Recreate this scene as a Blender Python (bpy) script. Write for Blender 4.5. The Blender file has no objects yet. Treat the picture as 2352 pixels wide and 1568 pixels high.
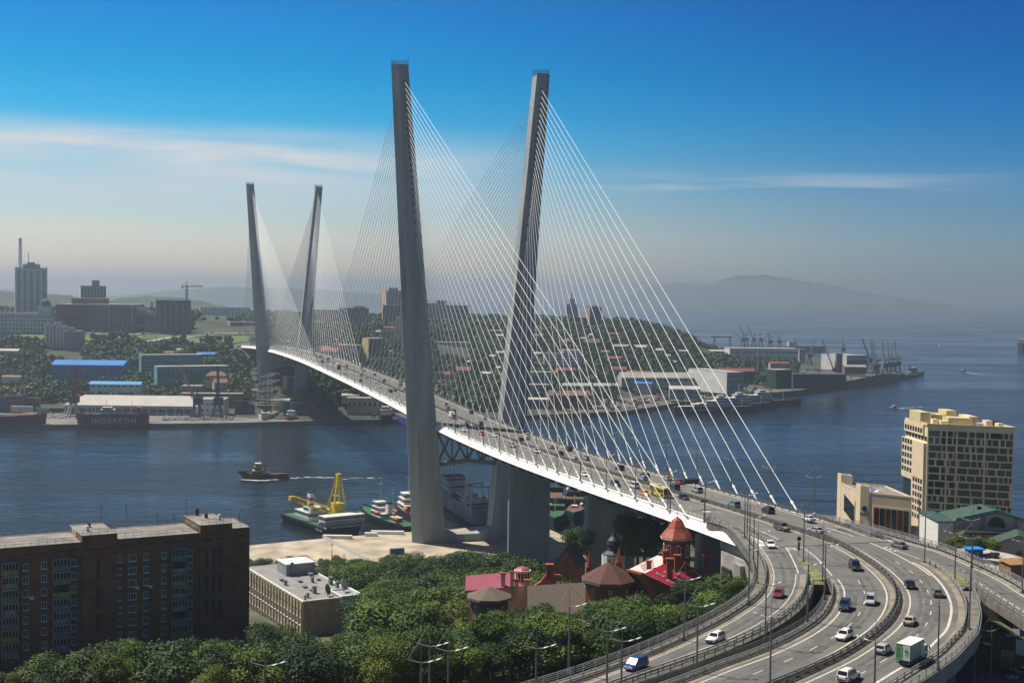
import bpy, bmesh, math, random
import numpy as np
from mathutils import Vector, Matrix
random.seed(7)
R = math.radians
sc = bpy.context.scene
col = sc.collection
# ---------------------------------------------------------------- camera
CAMZ, FPX, PIT, ROLL = 122.49, 2994.07, 0.03802, 0.0136          # height over the bay, focal length for a 2352 wide survey frame, pitch
cam_d = bpy.data.cameras.new('camera')
cam_d.sensor_width = 36.0
cam_d.lens = 36.0 * FPX / 2352.0
cam_d.clip_start = 1.0
cam_d.clip_end = 80000.0
cam = bpy.data.objects.new('camera', cam_d)
col.objects.link(cam)
cam.location = (0, 0, CAMZ)
cam.rotation_mode = 'QUATERNION'
cam.rotation_quaternion = Matrix.Rotation(math.pi / 2 - PIT, 3, 'X').to_quaternion() @ Matrix.Rotation(ROLL, 3, 'Z').to_quaternion()
sc.camera = cam
# ---------------------------------------------------------------- exposure
sc.view_settings.view_transform = 'Standard'
sc.view_settings.look = 'None'
sc.view_settings.exposure = 0.42
sc.view_settings.gamma = 1.0
sc.cycles.max_bounces = 6
sc.cycles.diffuse_bounces = 2
sc.cycles.glossy_bounces = 3
sc.cycles.transparent_max_bounces = 4
sc.cycles.volume_bounces = 0
sc.cycles.caustics_reflective = False
sc.cycles.caustics_refractive = False
# ---------------------------------------------------------------- sun and sky
SUN_EL = R(57)
SUN_AZ = math.atan2(-0.88, 0.47)                  # the sun stands behind and to the left of the bridge
sun_d = bpy.data.lights.new('sun', 'SUN')
sun_d.energy = 5.0
sun_d.angle = R(0.5)
sun_d.color = (1.0, 0.93, 0.82)
sun = bpy.data.objects.new('sun', sun_d)
col.objects.link(sun)
sv = Vector((math.sin(SUN_AZ) * math.cos(SUN_EL), math.cos(SUN_AZ) * math.cos(SUN_EL), math.sin(SUN_EL)))
sun.rotation_euler = sv.to_track_quat('Z', 'Y').to_euler()
sun.location = sv * 900
W = bpy.data.worlds.new('World')
sc.world = W
W.use_nodes = True
nt = W.node_tree
for n in list(nt.nodes): nt.nodes.remove(n)
def N(t, typ, **kw):
 n = t.nodes.new(typ)
 for k, v in kw.items(): setattr(n, k, v)
 return n
def ramp(t, stops, interp='LINEAR'):
 n = t.nodes.new('ShaderNodeValToRGB'); cr = n.color_ramp; cr.interpolation = interp
 while len(cr.elements) > 1: cr.elements.remove(cr.elements[-1])
 for i, (p, c) in enumerate(stops):
  e = cr.elements[0] if i == 0 else cr.elements.new(p)
  e.position = p; e.color = (*c, 1) if len(c) == 3 else c
 return n
def mth(t, op, a=None, b=None, c=None):
 n = t.nodes.new('ShaderNodeMath'); n.operation = op
 for i, x in enumerate((a, b, c)):
  if x is None: continue
  if isinstance(x, (int, float)): n.inputs[i].default_value = x
  else: t.links.new(x, n.inputs[i])
 return n.outputs[0]
def mixc(t, fac, a, b, blend='MIX'):
 n = t.nodes.new('ShaderNodeMix'); n.data_type = 'RGBA'; n.blend_type = blend
 for k, x in ((0, fac), (6, a), (7, b)):
  if isinstance(x, (int, float)): n.inputs[k].default_value = x
  elif isinstance(x, tuple): n.inputs[k].default_value = (*x, 1)
  else: t.links.new(x, n.inputs[k])
 return n.outputs[2]
L = nt.links.new
sky = N(nt, 'ShaderNodeTexSky', sky_type='NISHITA', sun_disc=False)
sky.sun_elevation = SUN_EL; sky.sun_rotation = SUN_AZ
sky.altitude = 100; sky.air_density = 1.0; sky.dust_density = 0.6; sky.ozone_density = 2.0
tc = N(nt, 'ShaderNodeTexCoord')
sep = N(nt, 'ShaderNodeSeparateXYZ'); L(tc.outputs['Generated'], sep.inputs[0])
# the clear air overhead is a deep blue that pales towards the horizon
grad = ramp(nt, [(0.0, (1.2, 1.08, 1.08)), (0.04, (1.12, 1.06, 1.10)), (0.070, (0.76, 0.97, 1.10)), (0.105, (0.27, 0.87, 1.14)), (0.13, (0.08, 0.78, 1.14)), (0.16, (0.0, 0.67, 1.07)), (0.205, (0.0, 0.53, 1.03)),
                 (0.34, (0.29, 0.34, 0.41)), (1.0, (0.20, 0.24, 0.28))])
L(sep.outputs[2], grad.inputs[0])
side = N(nt, 'ShaderNodeMapRange', interpolation_type='SMOOTHSTEP'); side.inputs[1].default_value = -0.22; side.inputs[2].default_value = 0.44
side.inputs[3].default_value = 0.0; side.inputs[4].default_value = 1.0
L(sep.outputs[0], side.inputs[0])
tint = mixc(nt, 1.0, sky.outputs[0], grad.outputs[0], 'MULTIPLY')
sidec = mixc(nt, side.outputs[0], (1.0, 1.0, 0.98), (0.30, 0.51, 0.73))
vs = N(nt, 'ShaderNodeVectorMath', operation='MULTIPLY'); L(tint, vs.inputs[0]); L(sidec, vs.inputs[1])
# thin streaks of high cloud on the left, flattened along the horizon
mp = N(nt, 'ShaderNodeMapping'); mp.inputs['Scale'].default_value = (5.0, 5.0, 46.0); L(tc.outputs['Generated'], mp.inputs[0])
cn = N(nt, 'ShaderNodeTexNoise'); cn.inputs['Scale'].default_value = 1.0; cn.inputs['Detail'].default_value = 7; cn.inputs['Roughness'].default_value = 0.55
cn.inputs['Distortion'].default_value = 0.6
L(mp.outputs[0], cn.inputs[0])
cr_ = ramp(nt, [(0.34, (0, 0, 0)), (0.64, (1, 1, 1))]); L(cn.outputs['Fac'], cr_.inputs[0])
band = ramp(nt, [(0.045, (0, 0, 0)), (0.080, (.8, .8, .8)), (0.100, (1, 1, 1)), (0.127, (0, 0, 0))], 'EASE'); L(sep.outputs[2], band.inputs[0])
bl = N(nt, 'ShaderNodeMapRange'); bl.inputs[1].default_value = -0.17; bl.inputs[2].default_value = 0.05; bl.inputs[3].default_value = 1; bl.inputs[4].default_value = 0.0
L(sep.outputs[0], bl.inputs[0])
base_ = mth(nt, 'ADD', mth(nt, 'MULTIPLY', cr_.outputs[0], 0.80), 0.48)
cf = mth(nt, 'MULTIPLY', mth(nt, 'MULTIPLY', base_, band.outputs[0]), bl.outputs[0])
mp2 = N(nt, 'ShaderNodeMapping'); mp2.inputs['Scale'].default_value = (5.0, 5.0, 120.0); L(tc.outputs['Generated'], mp2.inputs[0])
cn2 = N(nt, 'ShaderNodeTexNoise'); cn2.inputs['Scale'].default_value = 1.0; cn2.inputs['Detail'].default_value = 8; cn2.inputs['Distortion'].default_value = .8; L(mp2.outputs[0], cn2.inputs[0])
cr2 = ramp(nt, [(0.44, (0, 0, 0)), (0.68, (1, 1, 1))]); L(cn2.outputs['Fac'], cr2.inputs[0])
b2 = ramp(nt, [(0.070, (0, 0, 0)), (0.080, (1, 1, 1)), (0.088, (.6, .6, .6)), (0.096, (0, 0, 0))]); L(sep.outputs[2], b2.inputs[0])
l2 = ramp(nt, [(0.46, (0, 0, 0)), (0.53, (1, 1, 1)), (0.64, (.8, .8, .8)), (0.72, (0, 0, 0))]); L(mth(nt, 'ADD', mth(nt, 'MULTIPLY', sep.outputs[0], .7), .45), l2.inputs[0])
cf = mth(nt, 'ADD', cf, mth(nt, 'MULTIPLY', mth(nt, 'MULTIPLY', cr2.outputs[0], b2.outputs[0]), mth(nt, 'MULTIPLY', l2.outputs[0], .6)))
skyc = mixc(nt, mth(nt, 'MULTIPLY', cf, 0.85), vs.outputs[0], (6.6, 7.0, 7.4))
bg = N(nt, 'ShaderNodeBackground'); bg.inputs[1].default_value = 0.075
L(skyc, bg.inputs[0])
wo = N(nt, 'ShaderNodeOutputWorld'); L(bg.outputs[0], wo.inputs[0])
# ---------------------------------------------------------------- survey helpers (frame 2352 x 1568)
cp_, sp_, cr0, sr0 = math.cos(PIT), math.sin(PIT), math.cos(ROLL), math.sin(ROLL)
def ray(u, v):
 U, V_ = u - 1176, v - 784; a = (U * cr0 + V_ * sr0) / FPX; b = (V_ * cr0 - U * sr0) / FPX
 return (a, cp_ - b * sp_, -sp_ - b * cp_)
def site(u, v, z=0.0):
 """where the sight line of survey mark (u, v) meets height z"""
 r = ray(u, v); t = (z - CAMZ) / r[2]
 return (r[0] * t, r[1] * t, z)
def far(u, v, Y):
 """point on the sight line (u, v) at ground distance Y"""
 r = ray(u, v); t = Y / r[1]
 return (r[0] * t, Y, CAMZ + r[2] * t)
def img(x, y, z):
 h = z - CAMZ; d = y * cp_ - h * sp_; U = x / d * FPX; V_ = -(h * cp_ + y * sp_) / d * FPX
 return (1176 + cr0 * U - sr0 * V_, 784 + sr0 * U + cr0 * V_)
def zat(uv, Y): return far(uv[0], uv[1], Y)[2]
def uof(x, y): return 1176 + FPX * x / y
# ---------------------------------------------------------------- mesh helpers
ORG, KIDS = {}, {}
class MB:
 def __init__(s): s.v = []; s.f = []; s.m = []
 def add(s, vs, fs, m=0):
  o = len(s.v); s.v += [tuple(p) for p in vs]; s.f += [tuple(i + o for i in f) for f in fs]; s.m += [m] * len(fs); return s
 def box(s, x0, x1, y0, y1, z0, z1, m=0):
  return s.add([(x0, y0, z0), (x1, y0, z0), (x1, y1, z0), (x0, y1, z0), (x0, y0, z1), (x1, y0, z1), (x1, y1, z1), (x0, y1, z1)],
                     [(3, 2, 1, 0), (4, 5, 6, 7), (0, 1, 5, 4), (1, 2, 6, 5), (2, 3, 7, 6), (3, 0, 4, 7)], m)
 def cbox(s, c, d, m=0, rz=0.0):
  hx, hy, hz = d[0] / 2, d[1] / 2, d[2] / 2; ca, sa = math.cos(rz), math.sin(rz)
  P = [(c[0] + x * ca - y * sa, c[1] + x * sa + y * ca, c[2] + z) for z in (-hz, hz) for x, y in ((-hx, -hy), (hx, -hy), (hx, hy), (-hx, hy))]
  return s.add(P, [(3, 2, 1, 0), (4, 5, 6, 7), (0, 1, 5, 4), (1, 2, 6, 5), (2, 3, 7, 6), (3, 0, 4, 7)], m)
 def beam(s, a, b, w, h=None, m=0):
  a, b = Vector(a), Vector(b); h = h or w; d = (b - a).normalized()
  up = Vector((0, 0, 1)) if abs(d.z) < 0.99 else Vector((1, 0, 0))
  x = d.cross(up).normalized() * (w / 2); y = x.cross(d).normalized() * (h / 2)
  P = [p + q for p in (a, b) for q in (-x - y, x - y, x + y, -x + y)]
  return s.add(P, [(3, 2, 1, 0), (4, 5, 6, 7), (0, 1, 5, 4), (1, 2, 6, 5), (2, 3, 7, 6), (3, 0, 4, 7)], m)
 def cone(s, a, b, r0, r1=None, n=8, m=0, cap=True):
  a, b = Vector(a), Vector(b); r1 = r0 if r1 is None else r1; d = (b - a).normalized()
  up = Vector((0, 0, 1)) if abs(d.z) < 0.99 else Vector((1, 0, 0))
  x = d.cross(up).normalized(); y = d.cross(x)
  P = []
  for p, r in ((a, r0), (b, r1)):
   for i in range(n):
    t = 2 * math.pi * i / n; P.append(p + (x * math.cos(t) + y * math.sin(t)) * r)
  F = [(i, (i + 1) % n, n + (i + 1) % n, n + i) for i in range(n)]
  if cap: F += [tuple(range(n - 1, -1, -1)), tuple(range(n, 2 * n))]
  return s.add(P, F, m)
 def prism(s, poly, z0, z1, m=0, mt=None):
  n = len(poly); ar = sum(poly[i][0] * poly[(i + 1) % n][1] - poly[(i + 1) % n][0] * poly[i][1] for i in range(n))
  if ar < 0: poly = poly[::-1]
  P = [(p[0], p[1], z0) for p in poly] + [(p[0], p[1], z1) for p in poly]
  s.add(P, [(i, (i + 1) % n, n + (i + 1) % n, n + i) for i in range(n)] + [tuple(range(n - 1, -1, -1))], m)
  return s.add(P[n:], [tuple(range(n))], m if mt is None else mt)
 def loft(s, rings, m=0, caps=True, close=True):
  n = len(rings[0]); P = [p for r in rings for p in r]; F = []
  for k in range(len(rings) - 1):
   for i in range(n if close else n - 1):
    j = (i + 1) % n; F.append((k * n + i, k * n + j, (k + 1) * n + j, (k + 1) * n + i))
  if caps: F += [tuple(range(n - 1, -1, -1)), tuple((len(rings) - 1) * n + i for i in range(n))]
  return s.add(P, F, m)
 def sweep(s, path, prof, m=0, close=True, caps=True):
  rings = []
  for i, p in enumerate(path):
   a = path[max(i - 1, 0)]; b = path[min(i + 1, len(path) - 1)]
   dx, dy = b[0] - a[0], b[1] - a[1]; l = math.hypot(dx, dy) or 1; nx, ny = dy / l, -dx / l   # nx,ny: to the right of travel
   rings.append([(p[0] + nx * o, p[1] + ny * o, p[2] + z) for o, z in prof])
  return s.loft(rings, m, caps and close, close)
 def build(s, name, mats, parent=None, org=None, smooth=False):
  me = bpy.data.meshes.new(name)
  if org is None: org = ORG.get(parent.name, (0, 0, 0)) if parent else (0, 0, 0)
  V = s.v if tuple(org) == (0, 0, 0) else [(p[0] - org[0], p[1] - org[1], p[2] - org[2]) for p in s.v]
  me.from_pydata(V, [], s.f)
  mats = mats if isinstance(mats, (list, tuple)) else [mats]
  for m in mats: me.materials.append(M(m))
  if len(mats) > 1: me.polygons.foreach_set('material_index', s.m)
  if smooth: me.polygons.foreach_set('use_smooth', [True] * len(me.polygons))
  me.update()
  o = bpy.data.objects.new(name, me); col.objects.link(o)
  if parent:
   o.parent = parent; ORG[o.name] = ORG.get(parent.name, (0, 0, 0)); KIDS.setdefault(parent.name, []).append(o)
  else:
   o.location = org; ORG[o.name] = tuple(org)
  return o
def tag(o, label=None, cat=None, group=None, kind=None):
 if label: o['label'] = label
 if cat: o['category'] = cat
 if group: o['group'] = group
 if kind: o['kind'] = kind
 return o
def thing(name, label, cat, loc=(0, 0, 0), rz=0.0, group=None):
 o = bpy.data.objects.new(name, None); o.empty_display_size = 1; col.objects.link(o)
 o.location = loc; o.rotation_euler = (0, 0, rz); ORG[o.name] = tuple(loc) if rz == 0 else (0, 0, 0)
 return tag(o, label, cat, group)
def local(name, label, cat, loc=(0, 0, 0), rz=0.0, group=None):
 """a thing whose parts are drawn in its own coordinates"""
 o = thing(name, label, cat, loc, rz, group); ORG[o.name] = (0, 0, 0); return o
def inst(src, name, parent, mat4=None, loc=None):
 """another object on the same mesh, as a part of parent"""
 o = bpy.data.objects.new(name, src.data if hasattr(src, 'data') else src); col.objects.link(o); o.parent = parent
 if mat4 is not None: o.matrix_local = mat4
 if loc is not None: o.location = loc
 ORG[o.name] = ORG.get(parent.name, (0, 0, 0)); KIDS.setdefault(parent.name, []).append(o); return o
def dup(root, loc=None, rz=None, label=None, group=None, color=None, scale=None):
 def cp(o, par):
  c = o.copy(); col.objects.link(c)
  if par is not None:
   c.parent = par; c.matrix_parent_inverse = o.matrix_parent_inverse
  if color is not None: c.color = (*color, 1)
  for ch in KIDS.get(o.name, ()): cp(ch, c)
  return c
 r = cp(root, None)
 if loc is not None: r.location = loc
 if rz is not None: r.rotation_euler = (0, 0, rz)
 if scale is not None: r.scale = scale if isinstance(scale, tuple) else (scale,) * 3
 if label: r['label'] = label
 if group: r['group'] = group
 return r
ORD = ['first', 'second', 'third', 'fourth', 'fifth', 'sixth', 'seventh', 'eighth', 'ninth', 'tenth', 'eleventh', 'twelfth', 'thirteenth', 'fourteenth', 'fifteenth',
       'sixteenth', 'seventeenth', 'eighteenth', 'nineteenth', 'twentieth']
TENS = {2: 'twenty', 3: 'thirty', 4: 'forty', 5: 'fifty', 6: 'sixty', 7: 'seventy', 8: 'eighty', 9: 'ninety'}
TENTH = {2: 'twentieth', 3: 'thirtieth', 4: 'fortieth', 5: 'fiftieth', 6: 'sixtieth', 7: 'seventieth', 8: 'eightieth', 9: 'ninetieth'}
def ordw(i):
 i += 1
 if i <= 20: return ORD[i - 1]
 if i >= 100: return 'hundred and ' + ordw(i - 101) if i > 100 else 'hundredth'
 t, r = divmod(i, 10)
 return TENTH[t] if r == 0 else TENS[t] + '-' + ORD[r - 1]
def smooth_path(pts, step=2.0):
 """Catmull-Rom through pts (any dimension), resampled every step metres"""
 P = [np.array(p, float) for p in pts]; P = [2 * P[0] - P[1]] + P + [2 * P[-1] - P[-2]]
 out = []
 for i in range(1, len(P) - 2):
  for t in np.linspace(0, 1, 24, endpoint=False):
   a, b, c, d = P[i - 1], P[i], P[i + 1], P[i + 2]
   out.append(0.5 * ((2 * b) + (-a + c) * t + (2 * a - 5 * b + 4 * c - d) * t * t + (-a + 3 * b - 3 * c + d) * t ** 3))
 out.append(P[-2]); out = np.array(out)
 sl = np.concatenate([[0], np.cumsum(np.linalg.norm(np.diff(out[:, :2], axis=0), axis=1))])
 n = max(2, int(sl[-1] / step) + 1); q = np.linspace(0, sl[-1], n)
 return [tuple(np.interp(x, sl, out[:, k]) for k in range(out.shape[1])) for x in q]
def offset(path, o):
 res = []
 for i, p in enumerate(path):
  a = path[max(i - 1, 0)]; b = path[min(i + 1, len(path) - 1)]
  dx, dy = b[0] - a[0], b[1] - a[1]; l = math.hypot(dx, dy) or 1
  res.append((p[0] - dy / l * o, p[1] + dx / l * o, p[2]))
 return res
# ---------------------------------------------------------------- materials
MATS = {}
DEFS = {}
def M(name):
 if name not in MATS:
  d = DEFS[name]; MATS[name] = d() if callable(d) else simple(name, **d)
 return MATS[name]
def simple(name, c=(0.5, 0.5, 0.5), r=0.7, metal=0.0, var=0.12, sc_=1.0, bump=0.0, bs=4.0, objcol=False, spec=None, stretch=(1, 1, 1), detail=4, dark=None):
 m = bpy.data.materials.new(name); m.use_nodes = True; t = m.node_tree; b = t.nodes['Principled BSDF']
 b.inputs['Roughness'].default_value = r; b.inputs['Metallic'].default_value = metal
 if spec is not None: b.inputs['Specular IOR Level'].default_value = spec
 co = N(t, 'ShaderNodeTexCoord'); mpn = N(t, 'ShaderNodeMapping'); mpn.inputs['Scale'].default_value = stretch
 t.links.new(co.outputs['Object'], mpn.inputs[0])
 no = N(t, 'ShaderNodeTexNoise'); no.inputs['Scale'].default_value = sc_; no.inputs['Detail'].default_value = detail
 t.links.new(mpn.outputs[0], no.inputs[0])
 if objcol:
  oi = N(t, 'ShaderNodeObjectInfo'); t.links.new(oi.outputs['Color'], b.inputs['Base Color'])
 else:
  d = dark or tuple(x * (1 - 2 * var) for x in c)
  rp = ramp(t, [(0.3, d), (0.7, tuple(min(1, x * (1 + 0.8 * var)) for x in c))]); t.links.new(no.outputs['Fac'], rp.inputs[0])
  t.links.new(rp.outputs[0], b.inputs['Base Color'])
 if bump:
  n2 = N(t, 'ShaderNodeTexNoise'); n2.inputs['Scale'].default_value = bs; n2.inputs['Detail'].default_value = 3
  t.links.new(mpn.outputs[0], n2.inputs[0])
  bn = N(t, 'ShaderNodeBump'); bn.inputs['Strength'].default_value = bump; t.links.new(n2.outputs['Fac'], bn.inputs['Height']); t.links.new(bn.outputs[0], b.inputs['Normal'])
 return m
def brickmat(name, c1, c2, mortar, bw=0.25, bh=0.075, r=0.85):
 m = bpy.data.materials.new(name); m.use_nodes = True; t = m.node_tree; b = t.nodes['Principled BSDF']; b.inputs['Roughness'].default_value = r
 b.inputs['Specular IOR Level'].default_value = 0.25
 co = N(t, 'ShaderNodeTexCoord'); geo = N(t, 'ShaderNodeNewGeometry')
 s1 = N(t, 'ShaderNodeSeparateXYZ'); t.links.new(co.outputs['Object'], s1.inputs[0])
 cx = N(t, 'ShaderNodeCombineXYZ')
 t.links.new(mth(t, 'ADD', s1.outputs[0], s1.outputs[1]), cx.inputs[0]); t.links.new(s1.outputs[2], cx.inputs[1])
 bt = N(t, 'ShaderNodeTexBrick'); bt.inputs['Scale'].default_value = 1; bt.inputs['Brick Width'].default_value = bw; bt.inputs['Row Height'].default_value = bh
 bt.inputs['Mortar Size'].default_value = 0.008; bt.inputs['Color1'].default_value = (*c1, 1); bt.inputs['Color2'].default_value = (*c2, 1); bt.inputs['Mortar'].default_value = (*mortar, 1)
 t.links.new(cx.outputs[0], bt.inputs[0])
 no = N(t, 'ShaderNodeTexNoise'); no.inputs['Scale'].default_value = 0.35; no.inputs['Detail'].default_value = 5; t.links.new(co.outputs['Object'], no.inputs[0])
 rp = ramp(t, [(0.3, (0.6, 0.6, 0.6)), (0.7, (1.15, 1.15, 1.15))]); t.links.new(no.outputs['Fac'], rp.inputs[0])
 t.links.new(mixc(t, 1.0, bt.outputs[0], rp.outputs[0], 'MULTIPLY'), b.inputs['Base Color'])
 return m
def seam(name, c, c2, step=0.5, axis=0, r=0.45):
 """sheet roofing with standing seams along one axis"""
 m = bpy.data.materials.new(name); m.use_nodes = True; t = m.node_tree; b = t.nodes['Principled BSDF']; b.inputs['Roughness'].default_value = r
 co = N(t, 'ShaderNodeTexCoord'); s1 = N(t, 'ShaderNodeSeparateXYZ'); t.links.new(co.outputs['Object'], s1.inputs[0])
 fr = mth(t, 'FRACT', mth(t, 'DIVIDE', s1.outputs[axis], step))
 ed = mth(t, 'LESS_THAN', fr, 0.14)
 no = N(t, 'ShaderNodeTexNoise'); no.inputs['Scale'].default_value = 0.6; no.inputs['Detail'].default_value = 5; t.links.new(co.outputs['Object'], no.inputs[0])
 rp = ramp(t, [(0.3, tuple(x * .75 for x in c)), (0.7, c)]); t.links.new(no.outputs['Fac'], rp.inputs[0])
 t.links.new(mixc(t, ed, rp.outputs[0], c2), b.inputs['Base Color'])
 return m
DEFS.update({
 'concrete': dict(c=(0.34, 0.34, 0.33), r=0.85, var=0.10, sc_=0.12, bump=0.05, bs=1.5, stretch=(1, 1, 0.25)),
 'pylon_concrete': dict(c=(0.31, 0.34, 0.345), r=0.85, var=0.16, sc_=0.22, stretch=(1, 1, 0.12), detail=9),
 'pier_concrete': dict(c=(0.30, 0.315, 0.315), r=0.9, var=0.12, sc_=0.15, stretch=(1, 1, 0.2)),
 'wall_concrete': dict(c=(0.40, 0.38, 0.34), r=0.9, var=0.22, sc_=0.35, bump=0.2, bs=1.0),
 'quay_concrete': dict(c=(0.46, 0.39, 0.285), r=0.9, var=0.2, sc_=0.11, detail=12, dark=(.24, .20, .15)),
 'asphalt': dict(c=(0.138, 0.136, 0.13), r=0.85, var=0.14, sc_=0.16, bump=0.05, bs=9, detail=7),
 'deck_asphalt': dict(c=(0.148, 0.142, 0.132), r=0.85, var=0.12, sc_=0.10, detail=6),
 'kerb_dust': dict(c=(0.25, 0.215, 0.17), r=0.9, var=0.2, sc_=0.3, detail=6),
 'line_white': dict(c=(0.58, 0.53, 0.44), r=0.7, var=0.10, sc_=0.8),
 'steel_white': dict(c=(0.80, 0.78, 0.74), r=0.5, var=0.04, sc_=0.2),
 'cable_white': dict(c=(0.86, 0.85, 0.83), r=0.45, var=0.02),
 'steel_grey': dict(c=(0.33, 0.34, 0.34), r=0.45, metal=0.4, var=0.10, sc_=0.5),
 'galvanised': dict(c=(0.44, 0.44, 0.42), r=0.45, metal=0.5, var=0.12, sc_=0.7),
 'rail_dark': dict(c=(0.13, 0.135, 0.13), r=0.5, metal=0.3, var=0.12),
 'beam_grey': dict(c=(0.16, 0.18, 0.19), r=0.6, var=0.08),
 'dark': dict(c=(0.02, 0.02, 0.022), r=0.6, var=0.1),
 'black_metal': dict(c=(0.03, 0.03, 0.03), r=0.45, var=0.1),
 'lamp_white': dict(c=(0.75, 0.76, 0.76), r=0.35, var=0.03),
 'soil': dict(c=(0.11, 0.095, 0.065), r=0.95, var=0.25, sc_=0.12, detail=7, dark=(0.03, 0.05, 0.015)),
 'dirt': dict(c=(0.30, 0.25, 0.18), r=0.95, var=0.2, sc_=0.2, detail=7),
 'far_ground': dict(c=(0.05, 0.065, 0.035), r=0.95, var=0.2, sc_=0.02, detail=8, dark=(0.02, 0.032, 0.014)), 'port_ground': dict(c=(.13, .12, .105), r=.95, var=.25, sc_=.03, detail=8, dark=(.05, .05, .04)),
 'hill_green': dict(c=(0.05, 0.08, 0.04), r=0.95, var=0.3, sc_=0.004, detail=8),
 'grass': dict(c=(0.10, 0.19, 0.04), r=0.95, var=0.25, sc_=0.02, detail=7, dark=(0.06, 0.10, 0.025)),
 'verge': dict(c=(0.22, 0.19, 0.10), r=0.95, var=0.3, sc_=0.5, detail=7, dark=(0.07, 0.10, 0.03)),
})
HAZE = 1.4e-4
# ================================================================ water, land, hills
def water_mat():
 m = bpy.data.materials.new('sea_water'); m.use_nodes = True; t = m.node_tree; b = t.nodes['Principled BSDF']
 b.inputs['Base Color'].default_value = (0.009, 0.015, 0.019, 1); b.inputs['IOR'].default_value = 1.33
 co = N(t, 'ShaderNodeTexCoord')
 def noise(scale, st, det, dist=0.0, rz=0.2):
  mp = N(t, 'ShaderNodeMapping'); mp.inputs['Scale'].default_value = st; mp.inputs['Rotation'].default_value = (0, 0, rz); t.links.new(co.outputs['Object'], mp.inputs[0])
  n = N(t, 'ShaderNodeTexNoise'); n.inputs['Scale'].default_value = scale; n.inputs['Detail'].default_value = det; n.inputs['Distortion'].default_value = dist
  t.links.new(mp.outputs[0], n.inputs[0]); return n.outputs['Fac']
 small = noise(0.13, (0.5, 1.2, 1), 5, 0.8); mid = noise(0.028, (0.5, 1.3, 1), 4, 0.6, 0.35); big = noise(0.0035, (0.6, 1.4, 1), 5, 1.0, 0.1)
 calm = ramp(t, [(0.38, (0.35,) * 3), (0.62, (1.0,) * 3)]); t.links.new(big, calm.inputs[0])
 h = mth(t, 'ADD', mth(t, 'MULTIPLY', small, 1.0), mth(t, 'MULTIPLY', mid, 2.6))
 bn = N(t, 'ShaderNodeBump'); bn.inputs['Distance'].default_value = 1.4
 t.links.new(mth(t, 'MULTIPLY', calm.outputs[0], 0.95), bn.inputs['Strength']); t.links.new(h, bn.inputs['Height']); t.links.new(bn.outputs[0], b.inputs['Normal'])
 rr = ramp(t, [(0.4, (0.10,) * 3), (0.65, (0.22,) * 3)]); t.links.new(big, rr.inputs[0]); t.links.new(rr.outputs[0], b.inputs['Roughness'])
 return m
DEFS['sea_water'] = water_mat
mb = MB(); mb.add([(-19000, -300, 0), (19000, -300, 0), (19000, 19000, 0), (-19000, 19000, 0)], [(0, 1, 2, 3)])
tag(mb.build('water', 'sea_water'), kind='structure')
# ---- tables: screen column u -> [(ground distance, height)]
def interp_tab(tab, u, d):
 us = [t[0] for t in tab]; k = max(0, min(len(us) - 2, int(np.searchsorted(us, u)) - 1)); f = min(1, max(0, (u - us[k]) / (us[k + 1] - us[k])))
 a = np.interp(d, [p[0] for p in tab[k][1]], [p[1] for p in tab[k][1]]); b = np.interp(d, [p[0] for p in tab[k + 1][1]], [p[1] for p in tab[k + 1][1]])
 return a * (1 - f) + b * f
def dz(v, z, u=1176): return site(u, v, z)[1]
NEAR = [(-500, [(120, 66), (200, 60), (250, 45), (300, 42), (340, 30), (430, 12), (500, 4), (560, 3)]),
  (600, [(120, 66), (190, 62), (235, 47), (285, 40), (330, 27), (400, 12), (460, 5), (540, 3)]),
  (950, [(120, 66), (200, 62), (240, 46), (290, 33), (340, 22), (430, 8), (500, 4), (560, 3)]),
  (1300, [(120, 64), (205, 61), (235, 50), (280, 42), (330, 36), (380, 22), (450, 7), (520, 3.5)]),
  (1600, [(120, 60), (225, 58), (262, 48), (310, 45), (360, 34), (430, 16), (500, 5), (560, 3)]),
  (1900, [(120, 58), (230, 56), (300, 55), (350, 48), (420, 30), (480, 16), (560, 8), (640, 3)]),
  (2250, [(120, 48), (200, 46), (260, 48), (320, 52), (380, 44), (460, 24), (560, 12), (640, 4)]),
  (2900, [(120, 48), (200, 46), (260, 48), (330, 54), (400, 44), (480, 26), (560, 14), (660, 6)])]
NSHORE = [(-500, 1330), (0, 1312), (570, 1254), (1120, 1210), (1255, 1216), (1262, 1220), (1350, 1258), (1436, 1262), (1470, 1224), (1620, 1216), (1700, 1200), (1832, 1174), (1925, 1184), (2100, 1190), (2900, 1215)]
def near_z(x, y):
 return interp_tab(NEAR, uof(x, y), y)
def near_at(u, d): return ((u - 1176) / FPX * d, d, interp_tab(NEAR, u, d))
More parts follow.
